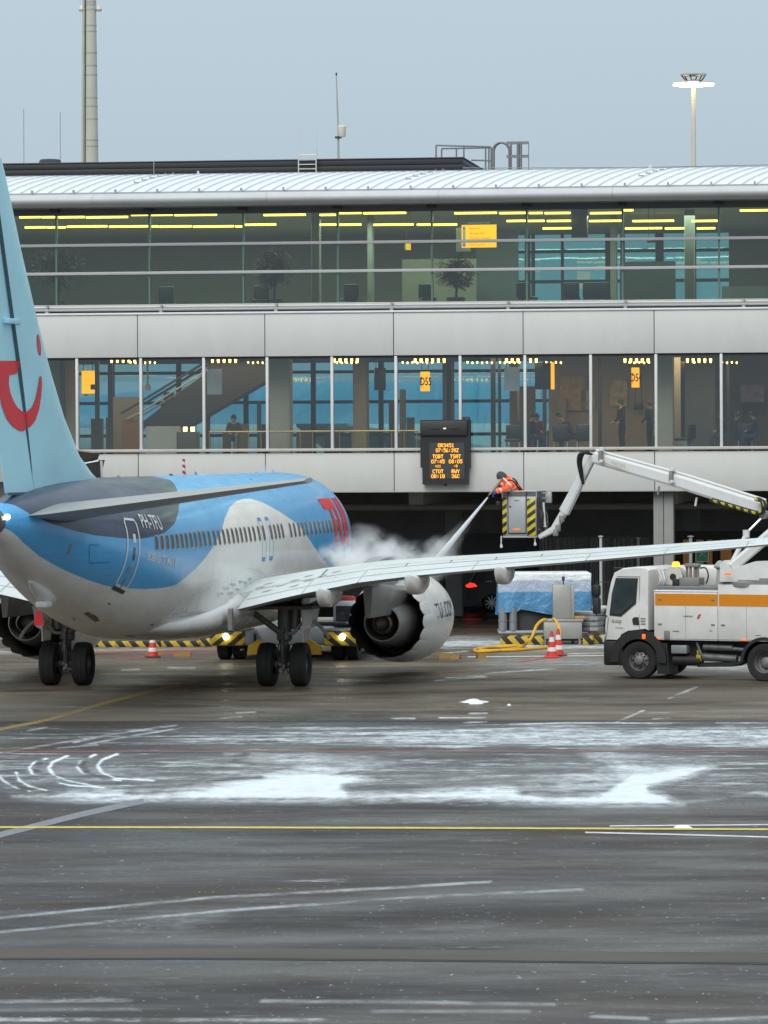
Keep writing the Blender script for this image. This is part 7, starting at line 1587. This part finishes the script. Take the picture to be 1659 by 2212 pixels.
for x, z in ((.62, 1.45), (2.12, 1.45), (2.4, 1.45), (3.9, 1.45), (.62, 2.1), (2.12, 2.1)):
    q = MB(); q.bevbox(x - .05, x + .05, -1.168, -1.146, z - .02, z + .02, .006); q.build('latch', TGY, TK)
for x in (1.35, 3.05): q = MB(); q.box(x - .004, x + .004, -1.1475, -1.1455, 1.05, 1.92); q.build('panel_line', TGY, TK)
# gear behind the cab
q = MB(); q.bevbox(.45, 1.75, .1, 1.05, 2.38, 2.95, .10); q.build('tank', TWH, TK)
q = MB(); q.lathe([(0, -.14), (.27, -.14), (.27, -.11), (.15, -.11), (.15, .11), (.27, .11), (.27, .14), (0, .14)], 'Y', (.80, -.55, 2.67), 28); q.build('hose_reel', mat('reel_white', (.56, .55, .50), .45, var=.1), TK)
q = MB(); q.lathe([(0, -.15), (.09, -.15), (.09, -.13)], 'Y', (.80, -.55, 2.67), 16); q.lathe([(.155, -.10), (.22, -.05), (.22, .05), (.155, .10)], 'Y', (.80, -.55, 2.67), 24); q.build('reel_hub', TBK, TK)
q = MB(); q.bevbox(1.0, 1.58, -.8, -.4, 2.40, 2.66, .03); q.build('control_box', TGY, TK)
q = MB(); q.bevbox(.84, 1.02, -.85, -.75, 2.42, 2.62, .02); q.build('small_box', TBK, TK)
for x, h_ in ((1.12, .95), (1.22, 1.0), (1.34, .98), (1.42, .85)): q = MB(); q.cyl((x, -.5, 2.6), (x, -.5, 2.2 + h_ * .85), .04, n=8); q.build('valve_pipe', TGY, TK)
q = MB(); q.bevbox(1.08, 1.48, -.6, -.4, 2.92, 3.02, .03); q.build('manifold', TGY, TK)
q = MB(); q.tube(smooth([(1.48, -.5, 2.9), (1.65, -.5, 2.9), (1.72, -.5, 2.7), (1.66, -.5, 2.5)]), .022, 6); q.build('hose', TBK, TK)
q = MB(); q.cyl((.74, -.35, 2.4), (.74, -.35, 2.93), .025, n=8); q.build('beacon_stalk', TGY, TK)
q = MB(); q.lathe([(0, 0), (.10, 0), (.10, .09), (.06, .13), (0, .13)], o=(.74, -.35, 2.93), n=16); q.build('beacon', AMB, TK)
q = MB(); q.lathe([(.11, 0), (.09, .35), (.08, .5), (.16, .56), (.16, .60), (.06, .72), (0, .74)], o=(2.05, -.5, 2.37), n=12); q.build('filler_funnel', mat('funnel_grey', (.33, .34, .34), .5, var=.1), TK)
for k, (x, s) in enumerate(((.55, .5), (.62, .35), (.5, .4))): q = MB(); q.tube(smooth([(x - .1, -.9 + .1 * k, 2.9), (x + .05, -.95, 2.62), (x - .02, -.85, 2.42), (x + .2, -.8, 2.40)]), .03, 6); q.build('frosty_hose', mat('snowy_step', (.55, .57, .58), .6), TK)
# turret
def tl_(px_, py_, d): return TK_I @ at(px_, py_, d)
bpy.context.view_layer.update(); TK_I = TK.matrix_world.inverted()
dT = 112.2
q = MB(); t0 = [tl_(x, y, dT) for x, y in ((1564, 1256), (1564, 1218), (1572, 1210), (1590, 1228), (1640, 1212), (1668, 1212), (1668, 1256))]
for dy_ in (-.30, .30): pass
n_ = len(t0); q.add([p_ + Vector((0, -.28, 0)) for p_ in t0] + [p_ + Vector((0, .28, 0)) for p_ in t0], [tuple(range(n_)), tuple(range(n_, 2 * n_))[::-1]] + [(i, (i + 1) % n_, n_ + (i + 1) % n_, n_ + i) for i in range(n_)]); q.build('turret', TWH, TK)
c = tl_(1615, 1262, dT); q = MB(); q.lathe([(.5, 2.45), (.5, c.z + .05), (.35, c.z + .1)], o=(c.x, c.y, 0), n=24); q.build('turret_ring', TGY, TK)
q = MB(); a = tl_(1566, 1240, dT - .4); q.bevbox(a.x - .0, a.x + .18, a.y - .04, a.y, a.z - .02, a.z + .03, .01); q.build('side_marker', MARK, TK)
def beam(p0, p1, w0, w1, h0, h1, name, m_, upv=Vector((0, 0, 1))):
    d = (p1 - p0).normalized(); s = d.cross(upv).normalized(); u_ = s.cross(d); q = MB(); rings = []
    for p_, w_, h_ in ((p0, w0, h0), (p1, w1, h1)):
        b_ = .18; rings.append([p_ + s * (w_ * x) + u_ * (h_ * y) for x, y in ((-.5, -.5 + b_), (-.5 + b_, -.5), (.5 - b_, -.5), (.5, -.5 + b_), (.5, .5 - b_), (.5 - b_, .5), (-.5 + b_, .5), (-.5, .5 - b_))])
    q.loft(rings, smooth=False); return q.build(name, m_, TK)
BW = mat('boom_white', (.62, .63, .62), .35, var=.06, scale=2, rvar=.1)
E = tl_(1722, 1105, 112.2); T = tl_(1580, 1226, dT - .1); K = tl_(1284, 988, 114.8); B1 = tl_(1650, 1098, 112.6)
beam(T, E, .24, .24, .26, .30, 'lower_boom', BW)
mid = tl_(1480, 1044, 113.7)
beam(mid, B1, .26, .26, .36, .36, 'upper_boom', BW); beam(K, mid, .20, .22, .32, .34, 'telescopic_boom', BW)
q = MB(); dd = (B1 - K).normalized(); upb = dd.cross(Vector((0, 1, 0)).cross(dd)).normalized(); upb = Vector((0, 0, 1)) - dd * dd.z; upb.normalize()
q.tube([K + upb * .2 , mid + upb * .22, B1 + upb * .22], .035, 8); q.build('boom_pipe', BW, TK)
for px_, py_, d in ((1297, 980, 114.7), (1450, 1024, 113.9)):
    c = tl_(px_, py_, d - .18); q = MB(); q.bevbox(c.x - .05, c.x + .05, c.y - .06, c.y + .10, c.z - .22, c.z + .08, .02); q.build('boom_clamp', TGY, TK); q = MB(); q.lathe([(0, -.06), (.07, -.04), (.07, .04), (0, .06)], o=(c.x + .03, c.y, c.z + .12), n=10); q.lathe([(0, -.05), (.06, -.03), (.06, .03), (0, .05)], o=(c.x + .04, c.y - .06, c.z - .2), n=10); q.build('boom_sensor', BW, TK)
# boom lettering and dark panel lines
c0 = tl_(1340, 1003, 114.35); vs_, fs_ = text2d('elephant', .16, 0.0); q = MB(); s_b = dd; n_b = Vector((0, -1, 0))
q.add([c0 + s_b * a * .72 + upb * b_ + Vector((0, -.135, 0)) for a, b_ in vs_], fs_); q.build('boom_lettering', mat('letter_faint', (.33, .34, .34), .5, var=.1), TK)
q = MB(); a = tl_(1304, 989, 114.6); b_ = tl_(1312, 1000, 114.6); c = tl_(1368, 1022, 114.2); q.tube([a + Vector((0, -.15, 0)), b_ + Vector((0, -.15, 0))], .015, 5); q.tube([b_ + Vector((0, -.15, 0)), c + Vector((0, -.15, 0))], .010, 5); q.build('boom_mark', mat('mark_brown', (.35, .22, .08), .5, var=0), TK)
# yellow-black cable chain round the boom foot
q = MB(); path = [tl_(x, y, 112.35) for x, y in ((1538, 1080), (1580, 1092), (1620, 1104), (1637, 1108), (1647, 1104), (1652, 1094), (1649, 1084), (1640, 1079), (1634, 1079))]; q.tube(smooth([p_ + Vector((0, -.14, 0)) for p_ in path], 4), .035, 6); q.build('cable_chain', stripe_mat('chain_stripes', (.62, .52, .02), (.015, .015, .015), .16, (1, 0, .3)), TK)
q = MB(); q.tube(smooth([p_ + Vector((0, -.02, .0)) for p_ in path], 4), .06, 6); q.build('cable_guard', TBK, TK)
c = tl_(1652, 1112, 112.5); q = MB(); q.lathe([(0, -.12), (.11, -.12), (.11, .12), (0, .12)], 'Y', c, 16); q.lathe([(0, -.14), (.05, -.14), (.05, .14), (0, .14)], 'Y', c, 10); q.build('pivot', TGY, TK)
q = MB(); q.cyl(c, tl_(1612, 1152, 112.5), .035, n=10); q.build('cylinder_rod', mat('chrome', (.6, .6, .6), .2, metal=1, var=0), TK)
q = MB(); q.cyl(tl_(1614, 1150, 112.5), tl_(1579, 1222, 112.4), .06, .075, n=12); q.lathe([(0, -.1), (.09, -.1), (.09, .1), (0, .1)], 'Z', tl_(1612, 1153, 112.5), 12); q.build('lift_cylinder', BW, TK)
# jib down to the basket
J0 = tl_(1281, 986, 114.9); J1 = tl_(1219, 1106, 115.5); J2 = tl_(1193, 1148, 115.7); J3 = tl_(1166, 1160, 115.9)
beam(J0, J1, .16, .18, .20, .30, 'jib', BW); beam(tl_(1222, 1101, 115.52), J2, .14, .14, .20, .16, 'jib_foot', BW); beam(tl_(1196, 1144, 115.7), J3, .14, .14, .18, .12, 'jib_toe', BW)
for k in range(3):
    o_ = Vector((0, -.12 - .03 * k, 0)); q = MB(); q.tube(smooth([J0 + Vector((.02, -.1, .05)), tl_(1268 - 4 * k, 977 + k, 114.8) + o_, tl_(1260 - 3 * k, 995, 114.9) + o_, tl_(1262 - 2 * k, 1020, 115) + o_, tl_(1265, 1046, 115.1) + o_]), .03, 6); q.build('hydraulic_hose', TBK, TK)
q = MB(); q.tube([tl_(1287, 1000, 114.7) + Vector((0, -.12, 0)), tl_(1268, 1036, 115) + Vector((0, -.12, 0))], .02, 6); q.build('link_rod', TGY, TK)
for px_, py_ in ((1213, 1120), (1205, 1140), (1200, 1150)): c = tl_(px_, py_, 115.5); q = MB(); q.bevbox(c.x - .06, c.x + .07, c.y - .05, c.y + .05, c.z - .1, c.z + .08, .02); q.build('jib_fitting', TGY, TK)
for px_, py_, m_ in ((1424, 1050, TGY), (1505, 1075, BW)):
    c = tl_(px_, py_, 113.6); q = MB(); q.cyl(c, c + Vector((-.04, 0, -.22)), .03, n=8); q.build('boom_sensor', m_, TK)
# ---- basket
fb = at(1122, 1162, 115.9)
BKT = thing('boom_basket', 'grey boom basket with yellow and black striped corners', 'basket', fb, R(-17))
HZ = stripe_mat('basket_stripes', (.70, .58, .02), (.02, .02, .018), .235, (-.7, 0, 1), .5)
GB = mat('basket_grey', (.36, .38, .39), .45, metal=.2, var=.06, scale=3)
bw, bd, bh = .47, .95, 1.25
q = MB(); q.bevbox(-bw, bw, 0, bd, 0, .06, .02); q.build('floor', GREYM, BKT)
q = MB(); q.bevbox(-bw, bw, 0, .03, .06, bh - .14, .01); q.build('front_panel', GB, BKT)
q = MB(); q.box(bw - .02, bw, .03, bd, .06, bh - .14); q.build('side_panel', mat('basket_mesh', (.07, .07, .06), .6, var=.3, scale=8, stretch=(1, 1, .3)), BKT)
q = MB(); q.box(-bw, -bw + .02, .03, bd, .06, bh - .14); q.build('side_panel', GB, BKT)
q = MB(); q.box(-bw, bw, bd - .03, bd, .06, bh - .14); q.build('rear_panel', GB, BKT)
q = MB(); q.bevbox(-bw + .005, -bw + .12, -.012, -.002, .07, bh - .15, .003); q.build('striped_corner', HZ, BKT); q = MB(); q.bevbox(bw - .25, bw - .02, -.012, -.002, .05, bh - .2, .003); q.build('striped_corner', HZ, BKT)
q = MB(); q.bevbox(-bw + .17, bw - .29, -.02, -.002, .14, bh - .15, .006); dr = q.build('door', GB, BKT)
for a, b_ in (((-bw + .155, bh), (-bw + .165, .12)), ((bw - .27, bh), (bw - .28, .12)), ((-bw + .165, .12), (bw - .28, .12))):
    q = MB(); q.tube([(a[0], -.02, a[1]), (b_[0], -.02, b_[1])], .012, 6); q.build('door_seal', TBK, dr)
q = MB(); q.box(-bw + .2, -bw + .25, -.026, -.021, .82, .86); q.build('latch', TBK, dr); q = MB(); q.bevbox(-.17, .03, -.026, -.021, .21, .25, .004); q.build('orange_reflector', MARK, dr); q = MB(); q.box(-.14, .0, -.025, -.021, .99, 1.02); q.build('door_print', TGY, dr)
for y in (.015, bd - .015):
    q = MB(); q.cyl((-bw, y, bh), (bw, y, bh), .022, n=8); q.cyl((-bw, y, bh), (-bw, y, bh - .2), .018, n=8); q.cyl((bw, y, bh), (bw, y, bh - .2), .018, n=8); q.build('top_rail', GREYM, BKT)
for x in (-bw, bw): q = MB(); q.cyl((x, 0, bh), (x, bd, bh), .022, n=8); q.build('top_rail', GREYM, BKT)
q = MB(); q.box(-bw, bw, .0, .02, bh - .135, bh - .03); q.box(bw - .01, bw + .005, .0, bd, bh - .135, bh - .03); q.build('kick_band', mat('band_grey', (.10, .105, .11), .6, var=.1), BKT)
q = MB(); q.bevbox(bw + .12, bw + .28, .5, .62, bh - .32, bh - .02, .02); q.box(bw, bw + .2, .5, .54, bh - .06, bh - .03); q.box(bw, bw + .2, .5, .54, bh - .2, bh - .17); q.build('side_bracket', GB, BKT)
rr = random.Random(2)
for k in range(12):
    z = rr.uniform(.2, 1.0); q = MB(); q.tube(smooth([(bw + .03, .1 + .07 * k, z), (bw + .06 + rr.uniform(0, .1), .1 + .07 * k, z * .7), (bw + .05, .15 + .06 * k, .1)]), .014, 5); q.build('cable', TGY if k % 2 else TBK, BKT)
q = MB(); q.cyl((bw + .12, .3, .95), (bw + .16, .3, .32), .03, n=8); q.lathe([(0, -.05), (.05, 0), (0, .05)], o=(bw + .16, .3, .3), n=8); q.build('piston', WHITEM, BKT)
for x, l_ in ((-bw - .06, .28), (bw - .06, .22)): q = MB(); q.cyl((x, .1, .05), (x - .01, .1, -l_), .022, .012, 7); q.lathe([(0, 0), (.04, .02), (.03, .1), (0, .12)], o=(x, .1, -l_), n=8); q.build('hanging_sensor', WHITEM, BKT)
q = MB(); q.tube([(-bw, .3, .82), (-bw - .14, .25, .88), (-bw - .2, .25, .98)], .02, 6); q.bevbox(-bw - .24, -bw - .12, .2, .3, .84, .98, .02); q.build('lamp_bracket', TBK, BKT)

# ---- worker leaning out of the basket with the spray lance
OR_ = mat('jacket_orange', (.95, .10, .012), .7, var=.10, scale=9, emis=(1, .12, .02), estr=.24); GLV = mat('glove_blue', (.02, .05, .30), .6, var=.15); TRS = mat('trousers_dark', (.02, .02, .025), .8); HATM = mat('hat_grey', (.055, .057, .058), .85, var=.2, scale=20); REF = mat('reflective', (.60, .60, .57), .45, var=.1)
wo = at(1119, 1160, 116.3)
def wl(px_, py_, d): return tuple(at(px_, py_, d) - wo)
J = {'pelvis': wl(1124, 1074, 116.35), 'waist': wl(1120, 1064, 116.3), 'chest': wl(1107, 1047, 116.2), 'neck': wl(1093, 1036, 116.15), 'headb': wl(1086, 1031, 116.12), 'headt': wl(1079, 1026.5, 116.1),
     'sh_l': wl(1104, 1044, 115.95), 'el_l': wl(1094, 1055, 115.78), 'wrist_l': wl(1073, 1062.5, 115.72), 'hand_l': wl(1065.5, 1068, 115.70), 'sh_r': wl(1099, 1040, 116.38), 'el_r': wl(1088, 1052, 116.35), 'wrist_r': wl(1079, 1049, 116.0), 'hand_r': wl(1073, 1049.5, 115.9),
     'hip_l': wl(1124, 1077, 116.22), 'kn_l': wl(1118, 1116, 116.15), 'an_l': wl(1121, 1153, 116.25), 'toe_l': wl(1112, 1156, 116.2), 'hip_r': wl(1125, 1077, 116.48), 'kn_r': wl(1118, 1116, 116.5), 'an_r': wl(1122, 1153, 116.55), 'toe_r': wl(1112, 1156, 116.55)}
RD_ = {'pelvis': (.15, .15), 'waist': (.155, .16), 'chest': (.165, .185), 'neck': .075, 'headb': .098, 'headt': .10, 'sh_l': .095, 'el_l': .075, 'wrist_l': .058, 'hand_l': .048, 'sh_r': .09, 'el_r': .07, 'wrist_r': .055, 'hand_r': .045, 'hip_l': .10, 'kn_l': .075, 'an_l': .06, 'toe_l': .05, 'hip_r': .10, 'kn_r': .075, 'an_r': .06, 'toe_r': .05}
B = [('pelvis', 'waist', 0), ('waist', 'chest', 0), ('chest', 'neck', 0), ('neck', 'headb', 1), ('headb', 'headt', 1)]
for s in 'lr': B += [('chest', 'sh_' + s, 0), ('sh_' + s, 'el_' + s, 0), ('el_' + s, 'wrist_' + s, 0), ('wrist_' + s, 'hand_' + s, 3), ('pelvis', 'hip_' + s, 2), ('hip_' + s, 'kn_' + s, 2), ('kn_' + s, 'an_' + s, 2), ('an_' + s, 'toe_' + s, 2)]
WK = person('person', 'worker in orange high-visibility jacket leaning out of the basket with a lance', J, RD_, B, {'list': [OR_, SKIN, TRS, GLV], 'hand': 3}, None, wo)
hc = (Vector(J['headb']) + Vector(J['headt'])) / 2; fdir = Vector((-.85, .35, -.55)); face(WK, hc + Vector((-.02, 0, .0)), fdir, (-.4, 0, .9), HATM, SKIN, .105, False)
q = MB(); M = Matrix.Translation(hc + Vector((-.01, 0, .015))) @ fdir.to_track_quat('Y', 'Z').to_matrix().to_4x4()
q.loft([[M @ Vector((.128 * math.cos(t_) * math.cos(a), .140 * math.sin(t_) * math.cos(a) - .012, .145 * math.sin(a) - .02 - (.06 if math.sin(t_) < .3 else 0) * (1 - a / 1.57))) for t_ in np.linspace(0, 2 * math.pi, 18, endpoint=False)] for a in np.linspace(-.15, 1.5, 7)]); q.build('hat', HATM, WK)
q = MB(); nk = Vector(J['neck']); hd = Vector(J['headb']); q.tube([nk + (nk - hd) * .5, nk, nk + (hd - nk) * .7], [.15, .125, .11], 12); q.build('hood', OR_, WK)
def band(a, b_, e, r_, ln=.05, m_=REF, name='reflective_band'):
    a, b_ = Vector(J[a]), Vector(J[b_]); d = (b_ - a).normalized(); c_ = a.lerp(b_, e); q = MB(); q.tube([c_ - d * ln / 2, c_ + d * ln / 2], r_, 14); q.build(name, m_, WK)
band('el_l', 'wrist_l', .62, .078); band('sh_l', 'el_l', .55, .098); band('el_r', 'wrist_r', .6, .074)
def strap(pts, w_, name, m_):
    q = MB(); q.tube(smooth([Vector(p_) for p_ in pts]), w_, 6); q.build(name, m_, WK)
strap([wl(1097, 1037, 115.93), wl(1109, 1040, 115.95), wl(1118, 1051, 116.02), wl(1127, 1064, 116.1)], .026, 'harness_strap', TBK)
strap([wl(1107, 1033, 116.1), wl(1114, 1038, 116.08), wl(1120, 1048, 116.1), wl(1128, 1060, 116.15)], .024, 'harness_strap', TBK)
strap([wl(1110, 1045, 115.98), wl(1118, 1044, 116.05)], .024, 'harness_strap', TBK)
strap([wl(1087, 1033, 115.97), wl(1096, 1041, 115.86), wl(1108, 1049, 115.98), wl(1112, 1052, 116.02)], .026, 'reflective_band', REF)
strap([wl(1100, 1057, 115.98), wl(1108, 1056, 115.97), wl(1114, 1051, 116.0)], .026, 'reflective_band', REF)
LN = thing('spray_lance', 'slim spray lance held by the worker over the basket edge', 'lance', tuple(wo))
q = MB(); q.tube([wl(1084, 1036, 115.75), wl(1076, 1046, 115.75), wl(1066, 1059, 115.72), wl(1056, 1070, 115.7)], [.035, .04, .032, .025], 8); q.build('barrel', mat('lance_tan', (.26, .18, .09), .5, var=.2), LN)
q = MB(); q.cyl(wl(1057, 1069, 115.7), wl(1053.5, 1074.5, 115.7), .028, .02, 10); q.build('nozzle', TBK, LN)

# ================================================================== PUSHBACK TRACTOR AT THE NOSE
ac = AM @ Vector((.25, 13.2, 0)); TG = thing('pushback_tractor', 'low white pushback tractor with striped corners and lit lamps at the nose', 'tow tractor', ac, -TH)
TGS = stripe_mat('tractor_stripes', (.60, .44, .03), (.03, .03, .028), .36, (.8, 0, 1), .5); TGS2 = stripe_mat('tractor_stripes_mirrored', (.60, .44, .03), (.03, .03, .028), .36, (-.8, 0, 1), .5)
TYE = mat('tractor_yellow', (.52, .30, .015), .5, var=.15, scale=5); TWT = mat('tractor_white', (.55, .57, .58), .45, var=.1); LMP = emit_mat('lamp_lit', (1.0, .88, .62), 9)
for s in (-1, 1):
    x0 = s * 1.7; a, b_ = sorted((x0 - s * 0.55, x0 + s * .48))
    q = MB(); q.bevbox(a, b_, 0, 3.2, .42, .86, .06); q.build('side_pod', TWT if s < 0 else TWT, TG)
    q = MB(); q.bevbox(a, b_, -.05, .05, .44, .84, .03); q.build('striped_end', TGS2 if s < 0 else TGS, TG)
    q = MB(); q.bevbox(a - .04, b_ + .04, -.05, 1.2, .862, .90, .015); q.build('pod_lid', TGY, TG)
    for dx in (-.22, .22):
        q = MB(); q.lathe([(.18, -.16), (.33, -.18), (.42, -.15), (.43, 0), (.42, .15), (.33, .18), (.18, .16)], 'X', (x0 + dx - s * .02, .75, .43), 28); q.build('wheel', TYT, TG)
    q = MB(); q.lathe([(0, -.10), (.075, -.09), (.085, -.05), (.09, .0)], 'Y', (x0 - s * .0, -.05, .69), 16); q.build('lamp', LMP, TG)
    q = MB(); q.lathe([(0, -.08), (.04, -.07), (.04, .0)], 'Y', (x0 - s * .36, -.05, .72), 10); q.build('red_lamp', mat('lens_red', (.4, .02, .01), .3, var=0), TG)
    q = MB(); q.bevbox(x0 - s * .5 - .03, x0 - s * .5 + .03, -.35, .0, .30, .34, .01); q.build('bracket', TGY, TG)
    q = MB(); q.cyl((x0 + s * .3, .0, .9), (x0 + s * .3, .0, 1.0), .03, n=8); q.build('corner_lamp', mat('lamp_shell', (.6, .58, .5), .5), TG)
for s in (-1, 1): q = MB(); q.prism([(s * .55, .18), (s * 1.08, .18), (s * 1.05, .42), (s * .75, .62), (s * .55, .50)], -.1, .1); q.build('cradle_arm', TYE, TG)
q = MB(); q.bevbox(-1.1, 1.1, 1.2, 6.2, .40, .92, .08); q.build('hull', TWT, TG)
q = MB(); q.bevbox(-1.9, 1.9, 3.0, 6.6, .42, 1.0, .1); q.build('front_deck', TWT, TG)
q = MB(); q.bevbox(1.0, 2.1, 2.2, 4.4, .95, 1.62, .12); q.build('cab', TWT, TG)
q = MB(); q.bevbox(1.1, 2.0, 2.17, 2.21, 1.05, 1.50, .02); q.build('cab_window', TGL, TG)
q = MB(); q.lathe([(.3, -.15), (.34, -.13), (.34, .13), (.3, .15)], 'X', (1.9, 1.6, 1.05), 20); q.bevbox(1.7, 2.1, 1.3, 1.9, .9, 1.28, .08); q.build('black_box', TBK, TG)
q = MB(); q.bevbox(-.4, 1.4, 2.0, 3.0, .93, 1.0, .02); q.build('dark_deck', TBK, TG)
q = MB(); q.bevbox(.5, 1.45, 3.2, 3.6, 1.55, 1.75, .08); q.build('red_cover', mat('cover_red', (.50, .05, .02), .6, var=.2), TG)
for s in (-1, 1):
    q = MB(); q.lathe([(.18, -.16), (.33, -.18), (.42, -.15), (.43, 0), (.42, .15), (.33, .18), (.18, .16)], 'X', (s * 1.7, 5.3, .43), 28); q.build('wheel', TYT, TG)

# ================================================================== BOARDING BRIDGE BEHIND THE FIN
bp_ = at(178, 1010, 138); JBR = thing('boarding_bridge', 'black boarding bridge canopy just visible behind the fin', 'boarding bridge', (bp_.x, 138, 0))
z_ = lambda py_: at(178, py_, 138).z; x_ = lambda px_: at(px_, 1010, 138).x - bp_.x
q = MB(); q.prism([(x_(60), z_(1040)), (x_(60), z_(968)), (x_(150), z_(971)), (x_(203), z_(978)), (x_(198), z_(993)), (x_(178), z_(998)), (x_(214), z_(994)), (x_(212), z_(999)), (x_(205), z_(1035)), (x_(180), z_(1042))], 0, 3.0); q.build('canopy', mat('canopy_black', (.016, .015, .014), .7, var=.3), JBR)
q = MB(); q.prism([(x_(150), z_(970.5)), (x_(203), z_(977.5)), (x_(203), z_(979)), (x_(150), z_(972))], -.02, 3.02); q.build('canopy_rim', mat('rim_tan', (.30, .25, .18), .6), JBR)
q = MB(); q.prism([(x_(172), z_(1001)), (x_(212), z_(994)), (x_(213), z_(996.5)), (x_(172), z_(1004))], -.02, 3.02); q.build('canopy_snow', SNOW, JBR)
q = MB(); q.box(x_(-200), x_(60), .2, 2.8, z_(1040), z_(985)); q.build('tunnel', GREYM, JBR)
q = MB(); q.cyl((x_(0), 1.5, 0), (x_(0), 1.5, z_(1040)), .3, n=12); q.build('leg', GREYM, JBR)

# ================================================================== SPRAY
def vol_mat(name, density, blobs=None, noise=None, aniso=.0):
    m = bpy.data.materials.new(name); m.use_nodes = True; t = m.node_tree; t.nodes.clear(); n = t.nodes.new; l = t.links.new
    o = n('ShaderNodeOutputMaterial'); v = n('ShaderNodeVolumePrincipled'); v.inputs['Color'].default_value = (.97, .985, 1, 1); v.inputs['Anisotropy'].default_value = aniso; v.inputs['Density'].default_value = density
    l(v.outputs[0], o.inputs['Volume'])
    if blobs:
        c = n('ShaderNodeTexCoord'); tot = None
        wz = n('ShaderNodeTexNoise'); wz.inputs['Scale'].default_value = 1.1; wz.inputs['Detail'].default_value = 4; wz.inputs['Roughness'].default_value = .6; l(c.outputs['Object'], wz.inputs['Vector'])
        ws = n('ShaderNodeVectorMath'); ws.operation = 'SUBTRACT'; ws.inputs[1].default_value = (.5, .5, .5); l(wz.outputs['Color'], ws.inputs[0])
        wm = n('ShaderNodeVectorMath'); wm.operation = 'MULTIPLY_ADD'; wm.inputs[1].default_value = (1.9, 1.2, 1.3); l(ws.outputs[0], wm.inputs[0]); l(c.outputs['Object'], wm.inputs[2])
        for (cx_, cy_, cz_), (sx_, sy_, sz_), amp in blobs:
            mp_ = n('ShaderNodeMapping'); mp_.vector_type = 'TEXTURE'; mp_.inputs['Location'].default_value = (cx_, cy_, cz_); mp_.inputs['Scale'].default_value = (sx_, sy_, sz_); l(wm.outputs[0], mp_.inputs[0])
            ln = n('ShaderNodeVectorMath'); ln.operation = 'LENGTH'; l(mp_.outputs[0], ln.inputs[0]); r_ = n('ShaderNodeMapRange'); r_.interpolation_type = 'SMOOTHSTEP'
            for k, q_ in zip(('From Min', 'From Max', 'To Min', 'To Max'), (.0, 1, amp, 0)): r_.inputs[k].default_value = q_
            l(ln.outputs['Value'], r_.inputs['Value'])
            if tot is None: tot = r_.outputs[0]
            else: x = n('ShaderNodeMath'); x.operation = 'ADD'; l(tot, x.inputs[0]); l(r_.outputs[0], x.inputs[1]); tot = x.outputs[0]
        z = n('ShaderNodeTexNoise'); z.inputs['Scale'].default_value = 2.2; z.inputs['Detail'].default_value = 6; z.inputs['Roughness'].default_value = .65; z.inputs['Distortion'].default_value = .8; l(c.outputs['Object'], z.inputs['Vector'])
        zr = n('ShaderNodeMapRange'); zr.inputs['From Min'].default_value = .38; zr.inputs['From Max'].default_value = .62; zr.inputs['To Min'].default_value = .12; l(z.outputs[0], zr.inputs['Value'])
        x = n('ShaderNodeMath'); x.operation = 'MULTIPLY'; l(tot, x.inputs[0]); l(zr.outputs[0], x.inputs[1]); y_ = n('ShaderNodeMath'); y_.operation = 'MULTIPLY'; y_.inputs[1].default_value = density; l(x.outputs[0], y_.inputs[0]); l(y_.outputs[0], v.inputs['Density'])
    return m
mc = at(865, 1185, 114.2)
def ml(px_, py_, d=114.2): p_ = at(px_, py_, d) - mc; return (p_.x, p_.y, p_.z)
blobs = [(ml(745, 1214), (.6, 1.0, .5), .9), (ml(775, 1216), (.85, 1.1, .6), 1.2), (ml(830, 1216), (1.1, 1.2, .52), 1.0), (ml(915, 1222), (1.0, 1.2, .40), .6), (ml(955, 1195), (.6, .8, .6), .32), (ml(775, 1185), (.75, .9, .66), .42), (ml(860, 1195), (.8, .9, .5), .22)]
q = MB(); rings = []
for a in np.linspace(-math.pi / 2 + .02, math.pi / 2 - .02, 12): rings.append([(2.75 * math.cos(a) ** .35 * math.cos(t_) * 1.0 + .2, 1.35 * math.cos(a) ** .4 * math.sin(t_), 1.15 * math.sin(a)) for t_ in np.linspace(0, 2 * math.pi, 24, endpoint=False)])
q.loft(rings); ms_ = tag(q.build('spray_mist', vol_mat('mist', 5.5, blobs), loc=mc), 'white cloud of de-icing mist over the wing root', 'mist'); ms_['kind'] = 'stuff'
a = at(1054, 1074, 115.7); b_ = at(934, 1222, 114.0); q = MB(); d = b_ - a
q.tube([d * e for e in (0, .15, .4, .7, 1.0)], [.02, .035, .055, .08, .11], 12); tag(q.build('water_jet', vol_mat('jet', 60.0), loc=a), 'straight white jet of de-icing fluid from lance to wing', 'water jet')['kind'] = 'stuff'
q = MB(); q.tube([d * e for e in (.1, .3, .55, .8, 1.0)], [.03, .11, .22, .34, .42], 14); tag(q.build('spray_drift', vol_mat('drift', 1.1, [((d.x * .8, d.y * .8, d.z * .8), (.8, .8, .8), 1), ((d.x * .5, d.y * .5, d.z * .5), (.6, .6, .6), .5)]), loc=a), 'faint drift of fine spray round the jet', 'mist')['kind'] = 'stuff'
